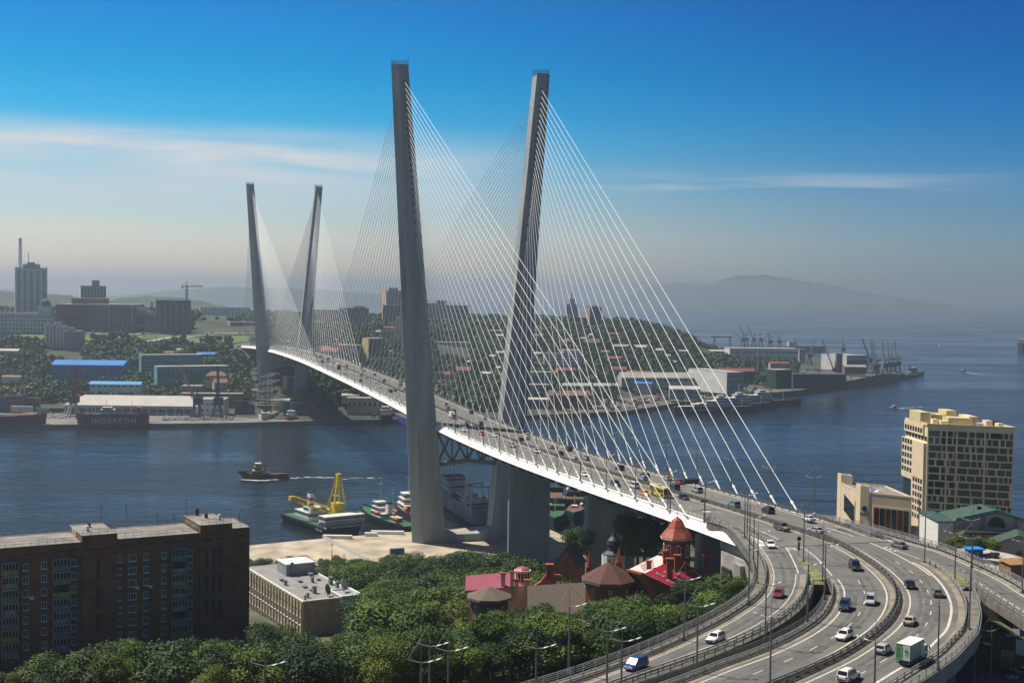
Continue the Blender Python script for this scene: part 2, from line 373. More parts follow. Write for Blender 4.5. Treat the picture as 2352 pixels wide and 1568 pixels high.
FAR = [(-400, [(1160, 3), (1300, 4), (1350, 12), (1440, 32), (1560, 50), (1700, 66), (1850, 80), (2300, 82), (3200, 60)]),
       (200, [(1150, 3), (1300, 4), (1350, 12), (1440, 32), (1560, 50), (1700, 64), (1850, 78), (2300, 80), (3200, 55)]),
       (560, [(1150, 3), (1300, 5), (1360, 14), (1450, 32), (1560, 46), (1700, 62), (1850, 74), (2300, 72), (3200, 50)]),
       (800, [(1150, 3), (1225, 5), (1280, 12), (1400, 32), (1560, 48), (1700, 62), (1900, 70), (2300, 66), (3200, 40)]),
       (1000, [(1160, 3), (1235, 5), (1300, 14), (1420, 30), (1600, 48), (1800, 64), (1950, 72), (2300, 60), (3200, 30)]),
       (1200, [(1200, 3), (1420, 5), (1500, 10), (1640, 34), (1800, 54), (1950, 68), (2050, 68), (2400, 40), (3200, 10)]),
       (1450, [(1230, 3), (1500, 4), (1580, 8), (1700, 24), (1850, 46), (1960, 62), (2060, 62), (2300, 30), (3200, 4)]),
       (1540, [(1230, 3), (1500, 4), (1600, 6), (1760, 20), (1900, 40), (2000, 50), (2100, 46), (2300, 14), (3200, 3)]),
       (1620, [(1300, 3), (1550, 4), (1660, 6), (1800, 14), (1950, 26), (2050, 28), (2200, 10), (2400, 3), (3200, 3)]),
       (1720, [(1300, 3), (1700, 5), (1850, 10), (1960, 12), (2100, 5), (2400, 3), (3200, 3)]),
       (1850, [(1300, 3), (1640, 6), (1850, 7), (2000, 4), (3200, 3)]),
       (2400, [(1300, 3), (3200, 3)])]
FSHORE = [(-400, 980), (0, 977), (340, 975), (560, 972), (760, 966), (920, 963), (1140, 962), (1215, 956), (1300, 953), (1440, 946), (1545, 930), (1700, 908), (1800, 905), (1850, 901), (1990, 882), (2110, 862)]
FBACK = [(-400, 3200), (1560, 3200), (1600, 3000), (1640, 2950), (1700, 2800), (1800, 2700), (1900, 2480), (2000, 2250), (2080, 1990), (2110, 1800)]
for T in (NEAR, FAR):
 for u_, L_ in T: L_[:] = [(d, z if z < 7 else z - 2.25 + (11.9 + .0136 * (u_ - 1176)) / FPX * d) for d, z in L_]
def far_z(x, y): return interp_tab(FAR, uof(x, y), y)
def far_at(u, d): return ((u - 1176) / FPX * d, d, interp_tab(FAR, u, d))
def far_base(u, v):
 """ground point of the far shore seen at (u, v)"""
 lo = fshore(u); best = None; prev = None
 for d in np.arange(lo, 3100, 4.0):
  z = interp_tab(FAR, u, d); vv = img((u - 1176) / FPX * d, d, z)[1]
  if vv <= v: return ((u - 1176) / FPX * d, d, z)
 return ((u - 1176) / FPX * 2000, 2000, interp_tab(FAR, u, 2000))
def fshore(u):
 return dz(np.interp(u, [p[0] for p in FSHORE], [p[1] for p in FSHORE]), 2.5, u)
def land(name, tab, us, d0, d1, nd, mat, front, back):
 V = []; F = []; nu = len(us); rng = np.random.RandomState(3)
 for u in us:
  a, b = d0(u), d1(u); ds = a + (b - a) * np.linspace(0, 1, nd)
  rows = [(ds[0], -2.0)] if front else []
  rows += [(d, interp_tab(tab, u, d)) for d in ds]
  if back: rows.append((ds[-1], -2.0))
  for d, z in rows: V.append(((u - 1176) / FPX * d, d, z + (rng.uniform(-.25, .25) if z > 8 else 0)))
 nr = len(V) // nu
 for i in range(nu - 1):
  for j in range(nr - 1): F.append((i * nr + j, (i + 1) * nr + j, (i + 1) * nr + j + 1, i * nr + j + 1))
 mb = MB(); mb.add(V, F)
 o = mb.build(name, mat); tag(o, kind='structure'); return o
us = sorted(set(list(range(-500, 2901, 40)) + [p[0] for p in NSHORE] + [1256, 1344, 1354, 1432, 1474]))
land('hillside_ground', NEAR, us, lambda u: 118.0, lambda u: dz(np.interp(u, [p[0] for p in NSHORE], [p[1] for p in NSHORE]), 3, u), 60, 'soil', False, True)
us = sorted(set(list(range(-400, 2111, 30)) + [p[0] for p in FSHORE]))
land('far_shore_ground', FAR, us, fshore, lambda u: max(fshore(u) + 30, float(np.interp(u, [p[0] for p in FBACK], [p[1] for p in FBACK]))), 80, 'far_ground', True, True)
us = [1240] + list(range(1280, 2111, 30)) + [2110]
land('port_ground', [(t[0], [(p[0], p[1] + .35) for p in t[1]]) for t in FAR], us, lambda u: fshore(u) - .5, lambda u: fshore(u) + np.interp(u, [1240, 1400, 1560, 1700, 1900, 2050, 2110], [60, 150, 160, 220, 330, 120, 25]), 20, 'port_ground', True, False)
# ---- hills beyond: ridge outlines given as (u, v) at a distance, built as rounded ranges with depth
def hills(name, prof, d, depth, mat='hill_green', seed=1):
 rng = np.random.RandomState(seed); U = np.linspace(prof[0][0], prof[-1][0], 90); Vv = np.interp(U, [p[0] for p in prof], [p[1] for p in prof])
 Vv = Vv + np.convolve(rng.normal(0, 1.6, 100), np.ones(5) / 5, 'same')[:90]
 rows = []
 for k, s in enumerate(np.linspace(-1, 1, 15)):
  w = math.cos(s * math.pi / 2) ** 0.8 if abs(s) < 1 else 0
  r = []
  for u, v in zip(U, Vv):
   top = far(u, v, d)[2]; dd = d + s * depth
   r.append(((u - 1176) / FPX * d * (1 + 0.0 * s), dd, max(-4, (top + 4) * w * (1 + 0.03 * rng.normal() * (abs(s) > .1)) - 4)))
  rows.append(r)
 mb = MB(); mb.loft(rows, 0, False, False); o = mb.build(name, mat, smooth=True); tag(o, kind='structure')
hills('island_hills', [(1440, 700), (1490, 662), (1540, 650), (1590, 651), (1635, 653), (1680, 637), (1720, 631), (1760, 635), (1810, 642), (1850, 650), (1890, 656), (1950, 668), (2020, 682), (2120, 700)], 14500, 2600, seed=4)
hills('distant_hills', [(-300, 670), (-60, 668), (20, 664), (120, 690), (330, 676), (420, 664), (520, 659), (640, 660), (760, 668), (900, 676), (1010, 690), (1100, 705)], 10500, 1500, seed=5)
hills('wooded_hills', [(-300, 660), (-40, 668), (10, 668), (60, 690), (110, 676), (170, 682), (215, 690), (262, 695), (290, 684), (320, 681), (350, 685), (385, 681), (430, 688), (480, 700), (560, 715)], 3500, 420, seed=6)
# ---- concrete quays on the near shore
DEFS['dirty_quay'] = dict(c=(.20, .19, .17), r=.9, var=.25, sc_=.05, detail=8)
def poly_slab(name, pts, z0, z1, mat):
 mb = MB(); mb.prism([site(u, v, z1)[:2] for u, v in pts], z0, z1); o = mb.build(name, mat); tag(o, kind='structure'); return o
poly_slab('near_quay', [(300, 1287), (570, 1252), (740, 1236), (919, 1222), (1021, 1217), (1108, 1207), (1255, 1212), (1300, 1232), (1352, 1256), (1352, 1300), (1250, 1296), (900, 1296), (570, 1300), (300, 1330)], -2.5, 3.9, 'quay_concrete')
poly_slab('far_quay', [(-300, 979), (0, 975.5), (340, 973), (560, 970), (760, 964.5), (920, 961.5), (1060, 961), (1060, 938), (700, 938), (560, 930), (0, 930), (-300, 935)], -2.5, 3.6, 'dirty_quay')
# ================================================================ the cable-stayed bridge
AX0 = (-20.67, 618.27); TH = 0.29142; SPAN = 735.68
ax = (-math.sin(TH), math.cos(TH)); tr = (math.cos(TH), math.sin(TH))
ZS = [(-380, 65.8), (-330, 65.5), (-298, 65.0), (-250, 63.5), (-203, 62.1), (-156, 60.8), (-109, 60.0), (-62, 59.7), (-16, 59.9), (0, 60.1), (80, 61.8), (165, 63.0), (250, 64.0), (375, 64.8), (450, 65.2), (550, 64.7), (640, 63.6), (735, 61.8), (869, 58.4), (1000, 53.4), (1080, 50.2)]
_zz = np.interp(np.arange(-380, 1081, 5), [p[0] for p in ZS], [p[1] for p in ZS]); _zz = np.convolve(np.pad(_zz, 8, 'edge'), np.ones(17) / 17, 'valid')
def bz(s): return float(np.interp(s, np.arange(-380, 1081, 5), _zz))
def B(s, o, z=0.0, rel=True):
 return (AX0[0] + ax[0] * s + tr[0] * o, AX0[1] + ax[1] * s + tr[1] * o, z + (bz(s) if rel else 0))
def onplane(u, v, off):
 r = ray(u, v); x1, y1 = AX0; t = (off + x1 * tr[0] + y1 * tr[1]) / (r[0] * tr[0] + r[1] * tr[1])
 return (r[0] * t - x1) * ax[0] + (r[1] * t - y1) * ax[1]
bridge = thing('cable_stayed_bridge', 'great white cable-stayed bridge with two pairs of leaning concrete pylons over the bay', 'bridge', (AX0[0], AX0[1], 0))
S_LIST = list(np.arange(-334, 1070, 8.0)) + [1070]
# travel towards +s, so "right" in sweep() is +o
def along(o, z, s0=-334, s1=1070, step=8.0):
 n = max(2, int((s1 - s0) / step) + 1); return [B(s, o, z) for s in np.linspace(s0, s1, n)]
mb = MB()
mb.sweep(along(0, 0, -334, 1070), [(-15.6, 0), (15.6, 0), (15.6, -0.5), (17.3, -2.5), (13.5, -3.7), (-13.5, -3.7), (-17.3, -2.5), (-15.6, -0.5)])
deck = mb.build('deck', 'steel_white', bridge)
mb = MB(); mb.sweep(along(0, 0.0), [(-13.6, 0.02), (13.6, 0.02), (13.6, 0.08), (-13.6, 0.08)]); mb.build('road_surface', 'deck_asphalt', bridge)
mb = MB(); mb.sweep(along(0, 0.0), [(-12.9, -3.74), (12.9, -3.74), (12.9, -3.9), (-12.9, -3.9)]); mb.build('underside', 'beam_grey', bridge)
def lines(name, offs, w, parent, s0=-320, s1=1065, dash=None):
 mb = MB()
 for o in offs:
  if dash is None: mb.sweep(along(o, 0.095, s0, s1), [(-w / 2, 0), (w / 2, 0)], close=False)
  else:
   s = s0
   while s < s1:
    mb.add([B(s, o - w / 2, .095), B(s, o + w / 2, .095), B(s + dash[0], o + w / 2, .095), B(s + dash[0], o - w / 2, .095)], [(0, 1, 2, 3)]); s += dash[1]
 return mb.build(name, 'line_white', parent)
lines('edge_line', [-12.6, -1.5, 1.5, 12.6], 0.28, bridge)
tag(lines('lane_line', [-8.9, -5.2, 5.2, 8.9], 0.18, bridge, -285, 1060, (3.5, 10)), kind='stuff')
mb = MB(); mb.sweep(along(-13.4, 0.095), [(-.55, 0), (.55, 0)], close=False); mb.sweep(along(13.4, 0.095), [(-.55, 0), (.55, 0)], close=False)
mb.sweep(along(0, 0.095), [(-1.3, 0), (1.3, 0)], close=False); mb.build('dusty_kerb', 'kerb_dust', bridge)
def barrier(name, o, rails, posts, mat, s0, s1, gap, ph=1.0, pw=0.16, parent=None):
 """longitudinal rails (offset, height, w, h); the posts are one repeating mesh"""
 par = parent or bridge; mb = MB()
 for ro, z, w, h in rails:
  mb.sweep(along(o + ro, z, s0, s1), [(-w / 2, -h / 2), (w / 2, -h / 2), (w / 2, h / 2), (-w / 2, h / 2)])
 r = mb.build(name, mat, par)
 return r
def posts(o, s0, s1, gap, h, w, mat, par, name='post', most=100):
 n = int((s1 - s0) / gap); src = None; rest = MB()
 for i in range(n):
  s = s0 + i * gap; p = B(s, o, 0)
  if i < most:
   if src is None:
    mb = MB(); mb.cbox((0, 0, h / 2), (w, w * 1.4, h), 0, TH); src = mb.build(name, mat, par, org=(0, 0, 0)); k = src
   else: k = inst(src, name, par)
   k.location = (p[0] - AX0[0], p[1] - AX0[1], p[2])
  else: rest.cbox((p[0], p[1], p[2] + h / 2), (w, w * 1.4, h), 0, TH)
 if rest.v: tag(rest.build(name, mat, par), kind='stuff')
med = barrier('median_barrier', 0, [(-.32, .55, .10, .30), (-.32, .95, .10, .16), (.32, .55, .10, .30), (.32, .95, .10, .16)], None, 'rail_dark', -334, 1070, 4)
posts(0, -330, 420, 4.0, 0.95, 0.3, 'rail_dark', bridge, 'median_post')
wl = barrier('edge_railing', -14.55, [(0, .35, .07, .10), (0, .62, .06, .07), (0, .88, .06, .07), (0, 1.15, .10, .10)], None, 'galvanised', -334, 1070, 4)
posts(-14.55, -330, 420, 2.4, 1.2, 0.13, 'galvanised', bridge, 'railing_post')
barrier('edge_barrier', 14.2, [(-.1, .55, .10, .30), (-.1, .95, .10, .18), (.7, 1.15, .10, .10), (.7, .6, .08, .08)], None, 'rail_dark', -334, 1070, 4)
posts(14.3, -330, 420, 4.0, 1.1, 0.25, 'rail_dark', bridge, 'barrier_post')
# ---- pylon legs
def leg_ring(c, w, cham, D, e, side, z):
 """outer edge is a blunt prow; side -1 is the left leg, +1 the right"""
 pts = [(-side * w / 2, -D / 2), (side * (w / 2 - cham), -D / 2), (side * w / 2, -D / 2 + e), (side * w / 2, D / 2 - e), (side * (w / 2 - cham), D / 2), (-side * w / 2, D / 2)]
 if side > 0: pts = pts[::-1]
 return [(c[0] + tr[0] * a + ax[0] * b, c[1] + tr[1] * a + ax[1] * b, z) for a, b in pts]
DEFS['joint_grey'] = dict(c=(.24, .25, .25), r=.9)
PYL = [(0.0, 34.9, 18.5), (SPAN, 34.6, 16.05)]
def leg_o(k, side, z): return side * (PYL[k][2] + (PYL[k][1] - PYL[k][2]) * (z - 3) / 223.0)
def leg_w(z): return 15.4 + (7.4 - 15.4) * (z - 3) / 223.0
for k in (0, 1):
 s0 = PYL[k][0]
 for side in (-1, 1):
  mb = MB(); rings = []
  for z in (0, 60, 120, 180, 226):
   c = B(s0, leg_o(k, side, z), 0, False); f = (z - 3) / 223
   rings.append(leg_ring(c, leg_w(z), 4.0 - 1.1 * f, 8.6 - 1.6 * f, 4.1 - .7 * f, side, z))
  mb.loft(rings)
  leg = mb.build('pylon_leg', 'pylon_concrete', bridge)
  # shutter joints, pour lines and a service railing on the head
  for z in (30, 52, 75, 98, 121, 144, 167, 190, 210):
   mb = MB(); c = B(s0, leg_o(k, side, z), 0, False); f = (z - 3) / 223; rr = leg_ring(c, leg_w(z) + .06, 4.0 - 1.1 * f, 8.66 - 1.6 * f, 4.1 - .7 * f, side, z)
   mb.loft([rr, [(p[0], p[1], z + .16) for p in rr]], 0, True); mb.build('joint_line', 'joint_grey', leg)
  mb = MB(); c = B(s0, leg_o(k, side, 226), 0, False); rr = leg_ring(c, 7.3, 2.9, 6.9, 3.4, side, 226)
  mb.loft([[(p[0] + (p[0] - c[0]) * .06, p[1] + (p[1] - c[1]) * .06, z) for p in rr] for z in (226.0, 226.5)])
  mb.build('head_cap', 'beam_grey', leg)
  mb = MB()
  for i in range(6):
   a, b = rr[i], rr[(i + 1) % 6]
   for z in (227.4, 228.3): mb.beam((a[0], a[1], z), (b[0], b[1], z), .14)
   for t in (0, .33, .66): q = (a[0] + (b[0] - a[0]) * t, a[1] + (b[1] - a[1]) * t); mb.beam((q[0], q[1], 226.4), (q[0], q[1], 228.4), .14)
  for i in (0, 3): mb.beam((rr[i][0], rr[i][1], 226.4), (rr[i][0], rr[i][1], 230.6), .12)
  mb.build('head_railing', 'rail_dark', leg)
 # tie beam at the foot and cross truss under the deck
 mb = MB(); io = [leg_o(k, -1, 5) + leg_w(5) / 2 - .5, leg_o(k, 1, 5) - leg_w(5) / 2 + .5]
 L_ = [(io[0], 10.5), (io[0] * .45, 7.5), (io[1] * .45, 7.5), (io[1], 10.5), (io[1], 1), (io[0], 1)]
 mb.loft([[B(s0 + d, o, z, False) for o, z in L_] for d in (-3.2, 3.2)]); mb.build('foot_tie_beam', 'pylon_concrete', bridge)
 mb = MB(); zt = bz(s0) - 4.6; zb = 40.3 if k == 0 else zt - 14
 def X(o, z, d=0): return B(s0 + d, o, z, False)
 il = leg_o(k, -1, zb) + leg_w(zb) / 2 - .6; ir = leg_o(k, 1, zb) - leg_w(zb) / 2 + .6
 bot = lambda o: zb + 1.8 * (1 - abs(2 * (o - il) / (ir - il) - 1))
 tt = 1.9
 n = 4; xs = [il + (ir - il) * i / n for i in range(n + 1)]
 for i in range(n):
  a, b = xs[i], xs[i + 1]
  mb.beam(X(a, bot(a)), X(b, bot(b)), 3.0, 1.7); mb.beam(X(a, zt), X(b, zt), 3.0, 1.6)
 mb.build('truss_chord', 'beam_grey', bridge)
 mb = MB()
 for i in range(n):
  a, b = xs[i], xs[i + 1]
  mb.beam(X(a, bot(a)), X(b, zt), 1.1, 1.1); mb.beam(X(a, zt), X(b, bot(b)), 1.0, 1.0)
 for i in range(1, n): mb.beam(X(xs[i], bot(xs[i])), X(xs[i], zt), .9, .9)
 mb.build('truss_brace', 'beam_grey', bridge)
# ---- stay cables: 24 to each side of every leg
HEADS = [219 - 2.74 * i for i in range(17)] + [172.4, 169.4, 166.2, 162.9, 158.9, 154.5, 147.9]
stay = MB(); ncab = 0; stay_sock = MB()
anch_src = None
for k in (0, 1):
 s0 = PYL[k][0]; dirs = (-1, 1) if k == 0 else (1, -1)
 for side in (-1, 1):
  heads = MB()
  for d in dirs:
   toward_mid = (d == 1) if k == 0 else (d == -1)
   for i in range(24):
    zh = HEADS[i]; so = s0 + d * (2.2 if zh > 160 else 3.0)
    oh = leg_o(k, side, zh) - side * (leg_w(zh) / 2 - 2.7)
    top = B(s0 + d * (3.4 + .8 * (226 - zh) / 223), oh, zh, False)
    sa = s0 + d * ((16.7 + 11.75 * (23 - i)) if not toward_mid else 24 + 14.3 * (23 - i))
    a = B(sa, side * 16.2, 0.1); a2 = tuple(a[j] + (top[j] - a[j]) * 3.2 / math.dist(a, top) for j in range(3))
    big = k == 0 and ncab < 96
    rad = 0.10 if k == 0 else 0.11
    if big or (k == 1 and d == -1 and i in (0, 2)):
     m = MB(); m.cone(a, top, rad, rad, 6, 0, False); m.cone(a, a2, .24, .24, 8, 0); m.cone(a2, tuple(a2[j] + (top[j] - a2[j]) * .004 for j in range(3)), .36, .36, 8, 0)
     m.build('stay_cable', 'cable_white', bridge); ncab += 1
    else:
     stay.cone(a, top, rad, rad, 5, 0, False); stay.cone(a, a2, .24, .24, 6, 0)
    q = tuple(top[j] + (a[j] - top[j]) * .9 / math.dist(a, top) for j in range(3))
    heads.cone(top, q, .42, .30, 6, 0)
    # fairing bracket under the edge where the stay is anchored
    if side == -1:
     c0 = B(sa, -14.6, -3.5)
     if anch_src is None:
      m = MB(); w = .8
      P = [(-w, -1.6, 0), (w, -1.6, 0), (w, 1.6, 0), (-w, 1.6, 0), (-w * .7, -1.3, -1.3), (w * .7, -1.3, -1.3), (w * .7, .2, -1.3), (-w * .7, .2, -1.3)]
      ca, sa_ = math.cos(TH + math.pi / 2), math.sin(TH + math.pi / 2)
      m.add([(p[0] * ca + p[1] * -sa_, p[0] * sa_ + p[1] * ca, p[2]) for p in P], [(0, 1, 2, 3), (7, 6, 5, 4), (4, 5, 1, 0), (5, 6, 2, 1), (6, 7, 3, 2), (7, 4, 0, 3)])
      anch_src = m.build('anchor_bracket', 'rail_dark', bridge, org=(0, 0, 0)); o = anch_src
     else: o = inst(anch_src, 'anchor_bracket', bridge)
     o.location = (c0[0] - AX0[0], c0[1] - AX0[1], c0[2])
  heads.build('cable_socket', 'black_metal', bridge)
tag(stay.build('stay_cable', 'cable_white', bridge), kind='stuff')
# ---- side span piers
for s, zb_ in ((-99, 2), (-190, 3), (-277, 20), (SPAN + 99, 3), (SPAN + 189, 10), (SPAN + 272, 22)):
 zt = bz(s) - 3.9; mb = MB(); rings = []
 for z, w, d in ((zb_ - 6, 17.8, 3.6), (zt, 17.8, 3.6)):
  ring = []
  for a0, cx in ((-90, 1), (90, -1)):
   for j in range(7):
    t = R(a0 + 180 * j / 6); ring.append(B(s + math.sin(t) * d / 2, cx * (w / 2 - d / 2) + math.cos(t) * d / 2, z, False))
  rings.append(ring)
 mb.loft(rings); mb.build('pier', 'pier_concrete', bridge)
 mb = MB(); mb.loft([[B(s + dd, o, zt - 1.2 + zz, False) for dd, o in ((-2.1, -9.2), (-2.1, 9.2), (2.1, 9.2), (2.1, -9.2))] for zz in (0, 1.3)]); mb.build('pier_cap', 'beam_grey', bridge)
# ================================================================ approach ramps
DEFS['walk_grey'] = dict(c=(.17, .155, .13), r=.9, var=.2, sc_=.5); DEFS['shade_concrete'] = dict(c=(.10, .098, .09), r=.9, var=.3, sc_=.2)  # retaining wall concrete: shade under the ramps put into its colour
DEFS['deck_joint'] = dict(c=(0.10, 0.095, 0.10), r=.8, var=.1)
RZ = 65.4                                             # level of the ramps
def c6(x, y): return ((2500 + x / 2.306) * .6125, (1880 + y / 2.306) * .6125)
def c7(x, y): return ((3100 + x / 2.306) * .6125, (1880 + y / 2.306) * .6125)
def curve(pts, z=RZ, step=2.5): return smooth_path([site(u, v, z) for u, v in pts], step)
def P6(*p): return [c6(*q) for q in p]
def P7(*p): return [c7(*q) for q in p]
def Bp(s, o): p = B(s, o, 0); return (p[0], p[1], RZ)
# left edge of the left ramp (roadside barrier), its right edge, and so on
LA = [Bp(-300, -14.4), Bp(-312, -14.0)] + [site(*p, RZ) for p in P6((770, 420), (830, 520), (858, 620), (845, 730), (795, 815), (700, 893), (560, 985), (400, 1075), (200, 1170), (0, 1262), (-300, 1385), (-700, 1530), (-1200, 1690))]
LB = [site(*p, RZ) for p in P6((1215, 632), (1205, 730), (1165, 835), (1060, 955), (860, 1090), (600, 1218), (300, 1338), (0, 1445), (-400, 1580), (-900, 1760), (-1300, 1900))]
MC = [site(*p, RZ) for p in P6((1385, 668), (1430, 745), (1432, 832), (1400, 922), (1330, 1012), (1200, 1110), (1000, 1218), (750, 1325), (450, 1432), (150, 1550), (-200, 1680), (-600, 1850))]
MD = [Bp(-325, 0)] + [site(*p, RZ) for p in P7((-20, 318), (120, 382), (250, 452), (380, 538), (480, 618), (560, 705), (602, 785), (612, 860), (590, 950), (530, 1045), (430, 1140), (300, 1232), (150, 1325), (0, 1402), (-235, 1510), (-500, 1620), (-900, 1790))]
OE = [site(*p, RZ) for p in P7((842, 522), (950, 575), (1050, 655), (1130, 745), (1183, 840), (1208, 935), (1200, 1035), (1168, 1130), (1090, 1215), (1000, 1310), (850, 1420), (700, 1515), (520, 1630), (250, 1790))]
BR = [Bp(-305, 14.4), Bp(-330, 14.6)] + [site(*p, RZ) for p in P7((200, 205), (400, 258), (600, 312), (800, 372), (1000, 430), (1150, 490), (1300, 558), (1450, 628), (1600, 705), (1706, 775), (2000, 960), (2300, 1180))]
BG = [site(*p, RZ) for p in P7((1262, 700), (1350, 760), (1450, 822), (1560, 893), (1706, 985), (1950, 1150), (2200, 1340))]
pLA, pLB, pMC, pMD, pOE, pBR, pBG = [smooth_path(q, 2.5) for q in (LA, LB, MC, MD, OE, BR, BG)]
GT = site(*c6(1118, 478), RZ); GT2 = site(*c7(735, 492), RZ)    # noses of the two gore islands
def rib(name, a, b, z, mat, parent=None, kind=None):
 """a strip of road between two edges"""
 n = max(len(a), len(b)); A = [a[min(len(a) - 1, int(i * (len(a) - 1) / (n - 1) + .5))] for i in range(n)]; Bq = [b[min(len(b) - 1, int(i * (len(b) - 1) / (n - 1) + .5))] for i in range(n)]
 mb = MB(); mb.loft([[(p[0], p[1], z), (q[0], q[1], z), (q[0], q[1], z - 1.5), (p[0], p[1], z - 1.5)] for p, q in zip(A, Bq)])
 o = mb.build(name, mat, parent);
 if kind: tag(o, kind=kind)
 return o
def closest(path, p): return min(range(len(path)), key=lambda i: (path[i][0] - p[0]) ** 2 + (path[i][1] - p[1]) ** 2)
# pavement polygons (top sheets); the slabs share one thickness
def slab(name, poly, z, th, mat, side_mat='walk_grey'):
 mb = MB(); n = len(poly)
 if sum(poly[i][0] * poly[(i + 1) % n][1] - poly[(i + 1) % n][0] * poly[i][1] for i in range(n)) < 0: poly = poly[::-1]
 bm = bmesh.new(); top = [bm.verts.new((p[0], p[1], z)) for p in poly]; bot = [bm.verts.new((p[0], p[1], z - th)) for p in poly]
 f = bm.faces.new(top); f.material_index = 0; f2 = bm.faces.new(bot[::-1]); f2.material_index = 1
 for i in range(n):
  g = bm.faces.new((bot[i], bot[(i + 1) % n], top[(i + 1) % n], top[i])); g.material_index = 1
 bmesh.ops.triangulate(bm, faces=[f, f2])
 me = bpy.data.meshes.new(name); bm.to_mesh(me); bm.free(); me.materials.append(M(mat)); me.materials.append(M(side_mat))
 o = bpy.data.objects.new(name, me); col.objects.link(o); tag(o, kind='structure'); return o
kC = closest(pMD, pMC[0]); kO = closest(pMD, GT2)
end0 = [Bp(-333, -13.8), Bp(-333, 14.8)]
# one deck from the bridge end to the noses of the gores
iLA = closest(pLA, pLB[0]); iBR = closest(pBR, pBG[0])
plaza = [Bp(-333, 14.7)] + pBR[closest(pBR, Bp(-333, 14.7)) + 2:iBR] + [pBG[0]] + [site(*c7(1180, 690), RZ)] + pOE[closest(pOE, site(*c7(1175, 820), RZ)):0:-1][:0]
def seg(path, a, b): i, j = closest(path, a), closest(path, b); return path[i:j + 1] if i <= j else path[j:i + 1][::-1]
sB = pBG[0]
road_left = pLA[closest(pLA, Bp(-333, -13.8)) + 1:] + pLB[::-1]
gl = pLB[0]; gm = pMC[0]
slab('road', [Bp(-333, 14.8)] + seg(pBR, Bp(-334, 15), sB)[1:] + [sB, pOE[closest(pOE, site(*c7(1150, 780), RZ))]] + pOE[closest(pOE, site(*c7(1150, 780), RZ)) + 1:] + pMC[::-1] + [gl] + seg(pLA, gl, Bp(-333, -13.8))[1:] , RZ, 1.5, 'asphalt')
ga = pLA[max(0, closest(pLA, gl) - 10)]
slab('ramp_road', seg(pLA, ga, pLA[-1]) + pLB[::-1] + [((gl[0] + gm[0]) / 2, gl[1] + 14, RZ)], RZ - .004, 1.5, 'asphalt')
slab('branch_road', seg(pBR, pBR[max(0, closest(pBR, sB) - 8)], pBR[-1]) + pBG[::-1], RZ - .004, 1.5, 'asphalt')
# walkway strips outside the roadside barriers
def strip(name, path, o0, o1, z, mat, th=.3, parent=None, kind='structure'):
 mb = MB(); mb.sweep(path, [(-o0, z), (-o1, z), (-o1, z - th), (-o0, z - th)]); o = mb.build(name, mat, parent)
 if kind: tag(o, kind=kind)
 return o
strip('walkway', pLA, -2.3, -.2, .16, 'walk_grey', 1.9)
strip('walkway', pOE[closest(pOE, site(*c7(1150, 780), RZ)):], 2.4, .2, .16, 'walk_grey', 2.6)
strip('walkway', pLB[4:], .2, 1.5, .16, 'walk_grey', 1.9)
strip('walkway', pMC[6:], -1.6, -.2, .16, 'walk_grey', 1.9)
strip('walkway', pBR, 2.0, .2, .16, 'walk_grey', 1.9)
strip('walkway', pBG, -1.5, -.2, .16, 'walk_grey', 1.9)
# dusty margins along the kerbs, white edge lines
def flat(name, path, o0, o1, z, mat):
 mb = MB(); mb.sweep(path, [(-o0, z), (-o1, z)], close=False); return tag(mb.build(name, mat), kind='structure')
for p, s in ((pLA, 1), (pLB, -1), (pMC, 1), (pMD, 1), (pMD, -1), (pOE, -1), (pBR, -1), (pBG, 1)): flat('road_margin', p, .25 * s, 1.35 * s, RZ * 0 + .006, 'kerb_dust')
mk = []
def line(path, o, w=.2): mk.append(flat('road_marking', path, o - w / 2, o + w / 2, .010, 'line_white'))
line(pLA[4:], 1.6); line(pLB, -2.2); line(pMC, 2.2, .3); line(pMD, 2.3, .3); line(pMD, -1.9, .3); line(pOE, -2.6, .45); line(pBR, -1.7, .3); line(pBG, 1.2, .2)
gore1 = smooth_path([site(*p, RZ) for p in P6((700, 190), (790, 245), (880, 285), (960, 325), (1040, 410), (1100, 520), (1140, 620))], 3); line(gore1, 0, .3)
gore2 = smooth_path([site(*p, RZ) for p in P6((1060, 330), (1180, 400), (1290, 480), (1385, 585), (1430, 640))], 3); line(gore2, 0, .3)
gore3 = smooth_path([site(*p, RZ) for p in P7((0, 228), (150, 272), (300, 325), (430, 378), (550, 432), (680, 500), (800, 568), (900, 640))], 3); line(gore3, 0, .4)
gore4 = smooth_path([site(*p, RZ) for p in P7((600, 420), (760, 480), (900, 535), (1050, 600), (1180, 675))], 3); line(gore4, 0, .25)
def dashes(a, b, gap=9, ln=3, w=.2):
 n = min(len(a), len(b)); mid = [((a[i][0] + b[i][0]) / 2, (a[i][1] + b[i][1]) / 2, RZ) for i in range(n)]; mid = smooth_path(mid[::4], 1.0); i = 0
 mb = MB()
 while i + ln < len(mid): mb.sweep(mid[i:i + ln + 1], [(-w / 2, .010), (w / 2, .010)], close=False); i += gap
 tag(mb.build('road_marking', 'line_white'), kind='structure')
dMC = pMC[:]; dMD = [pMD[closest(pMD, p)] for p in pMC]; dashes(dMC, dMD)
dOE = pOE[:]; dOD = [pMD[closest(pMD, p)] for p in pOE]; dashes(dOE, dOD)
DEFS['worn_asphalt'] = dict(c=(.118, .112, .104), r=.75, var=.22, sc_=.35, stretch=(1, 1, 1), detail=8)
wt_ = .001
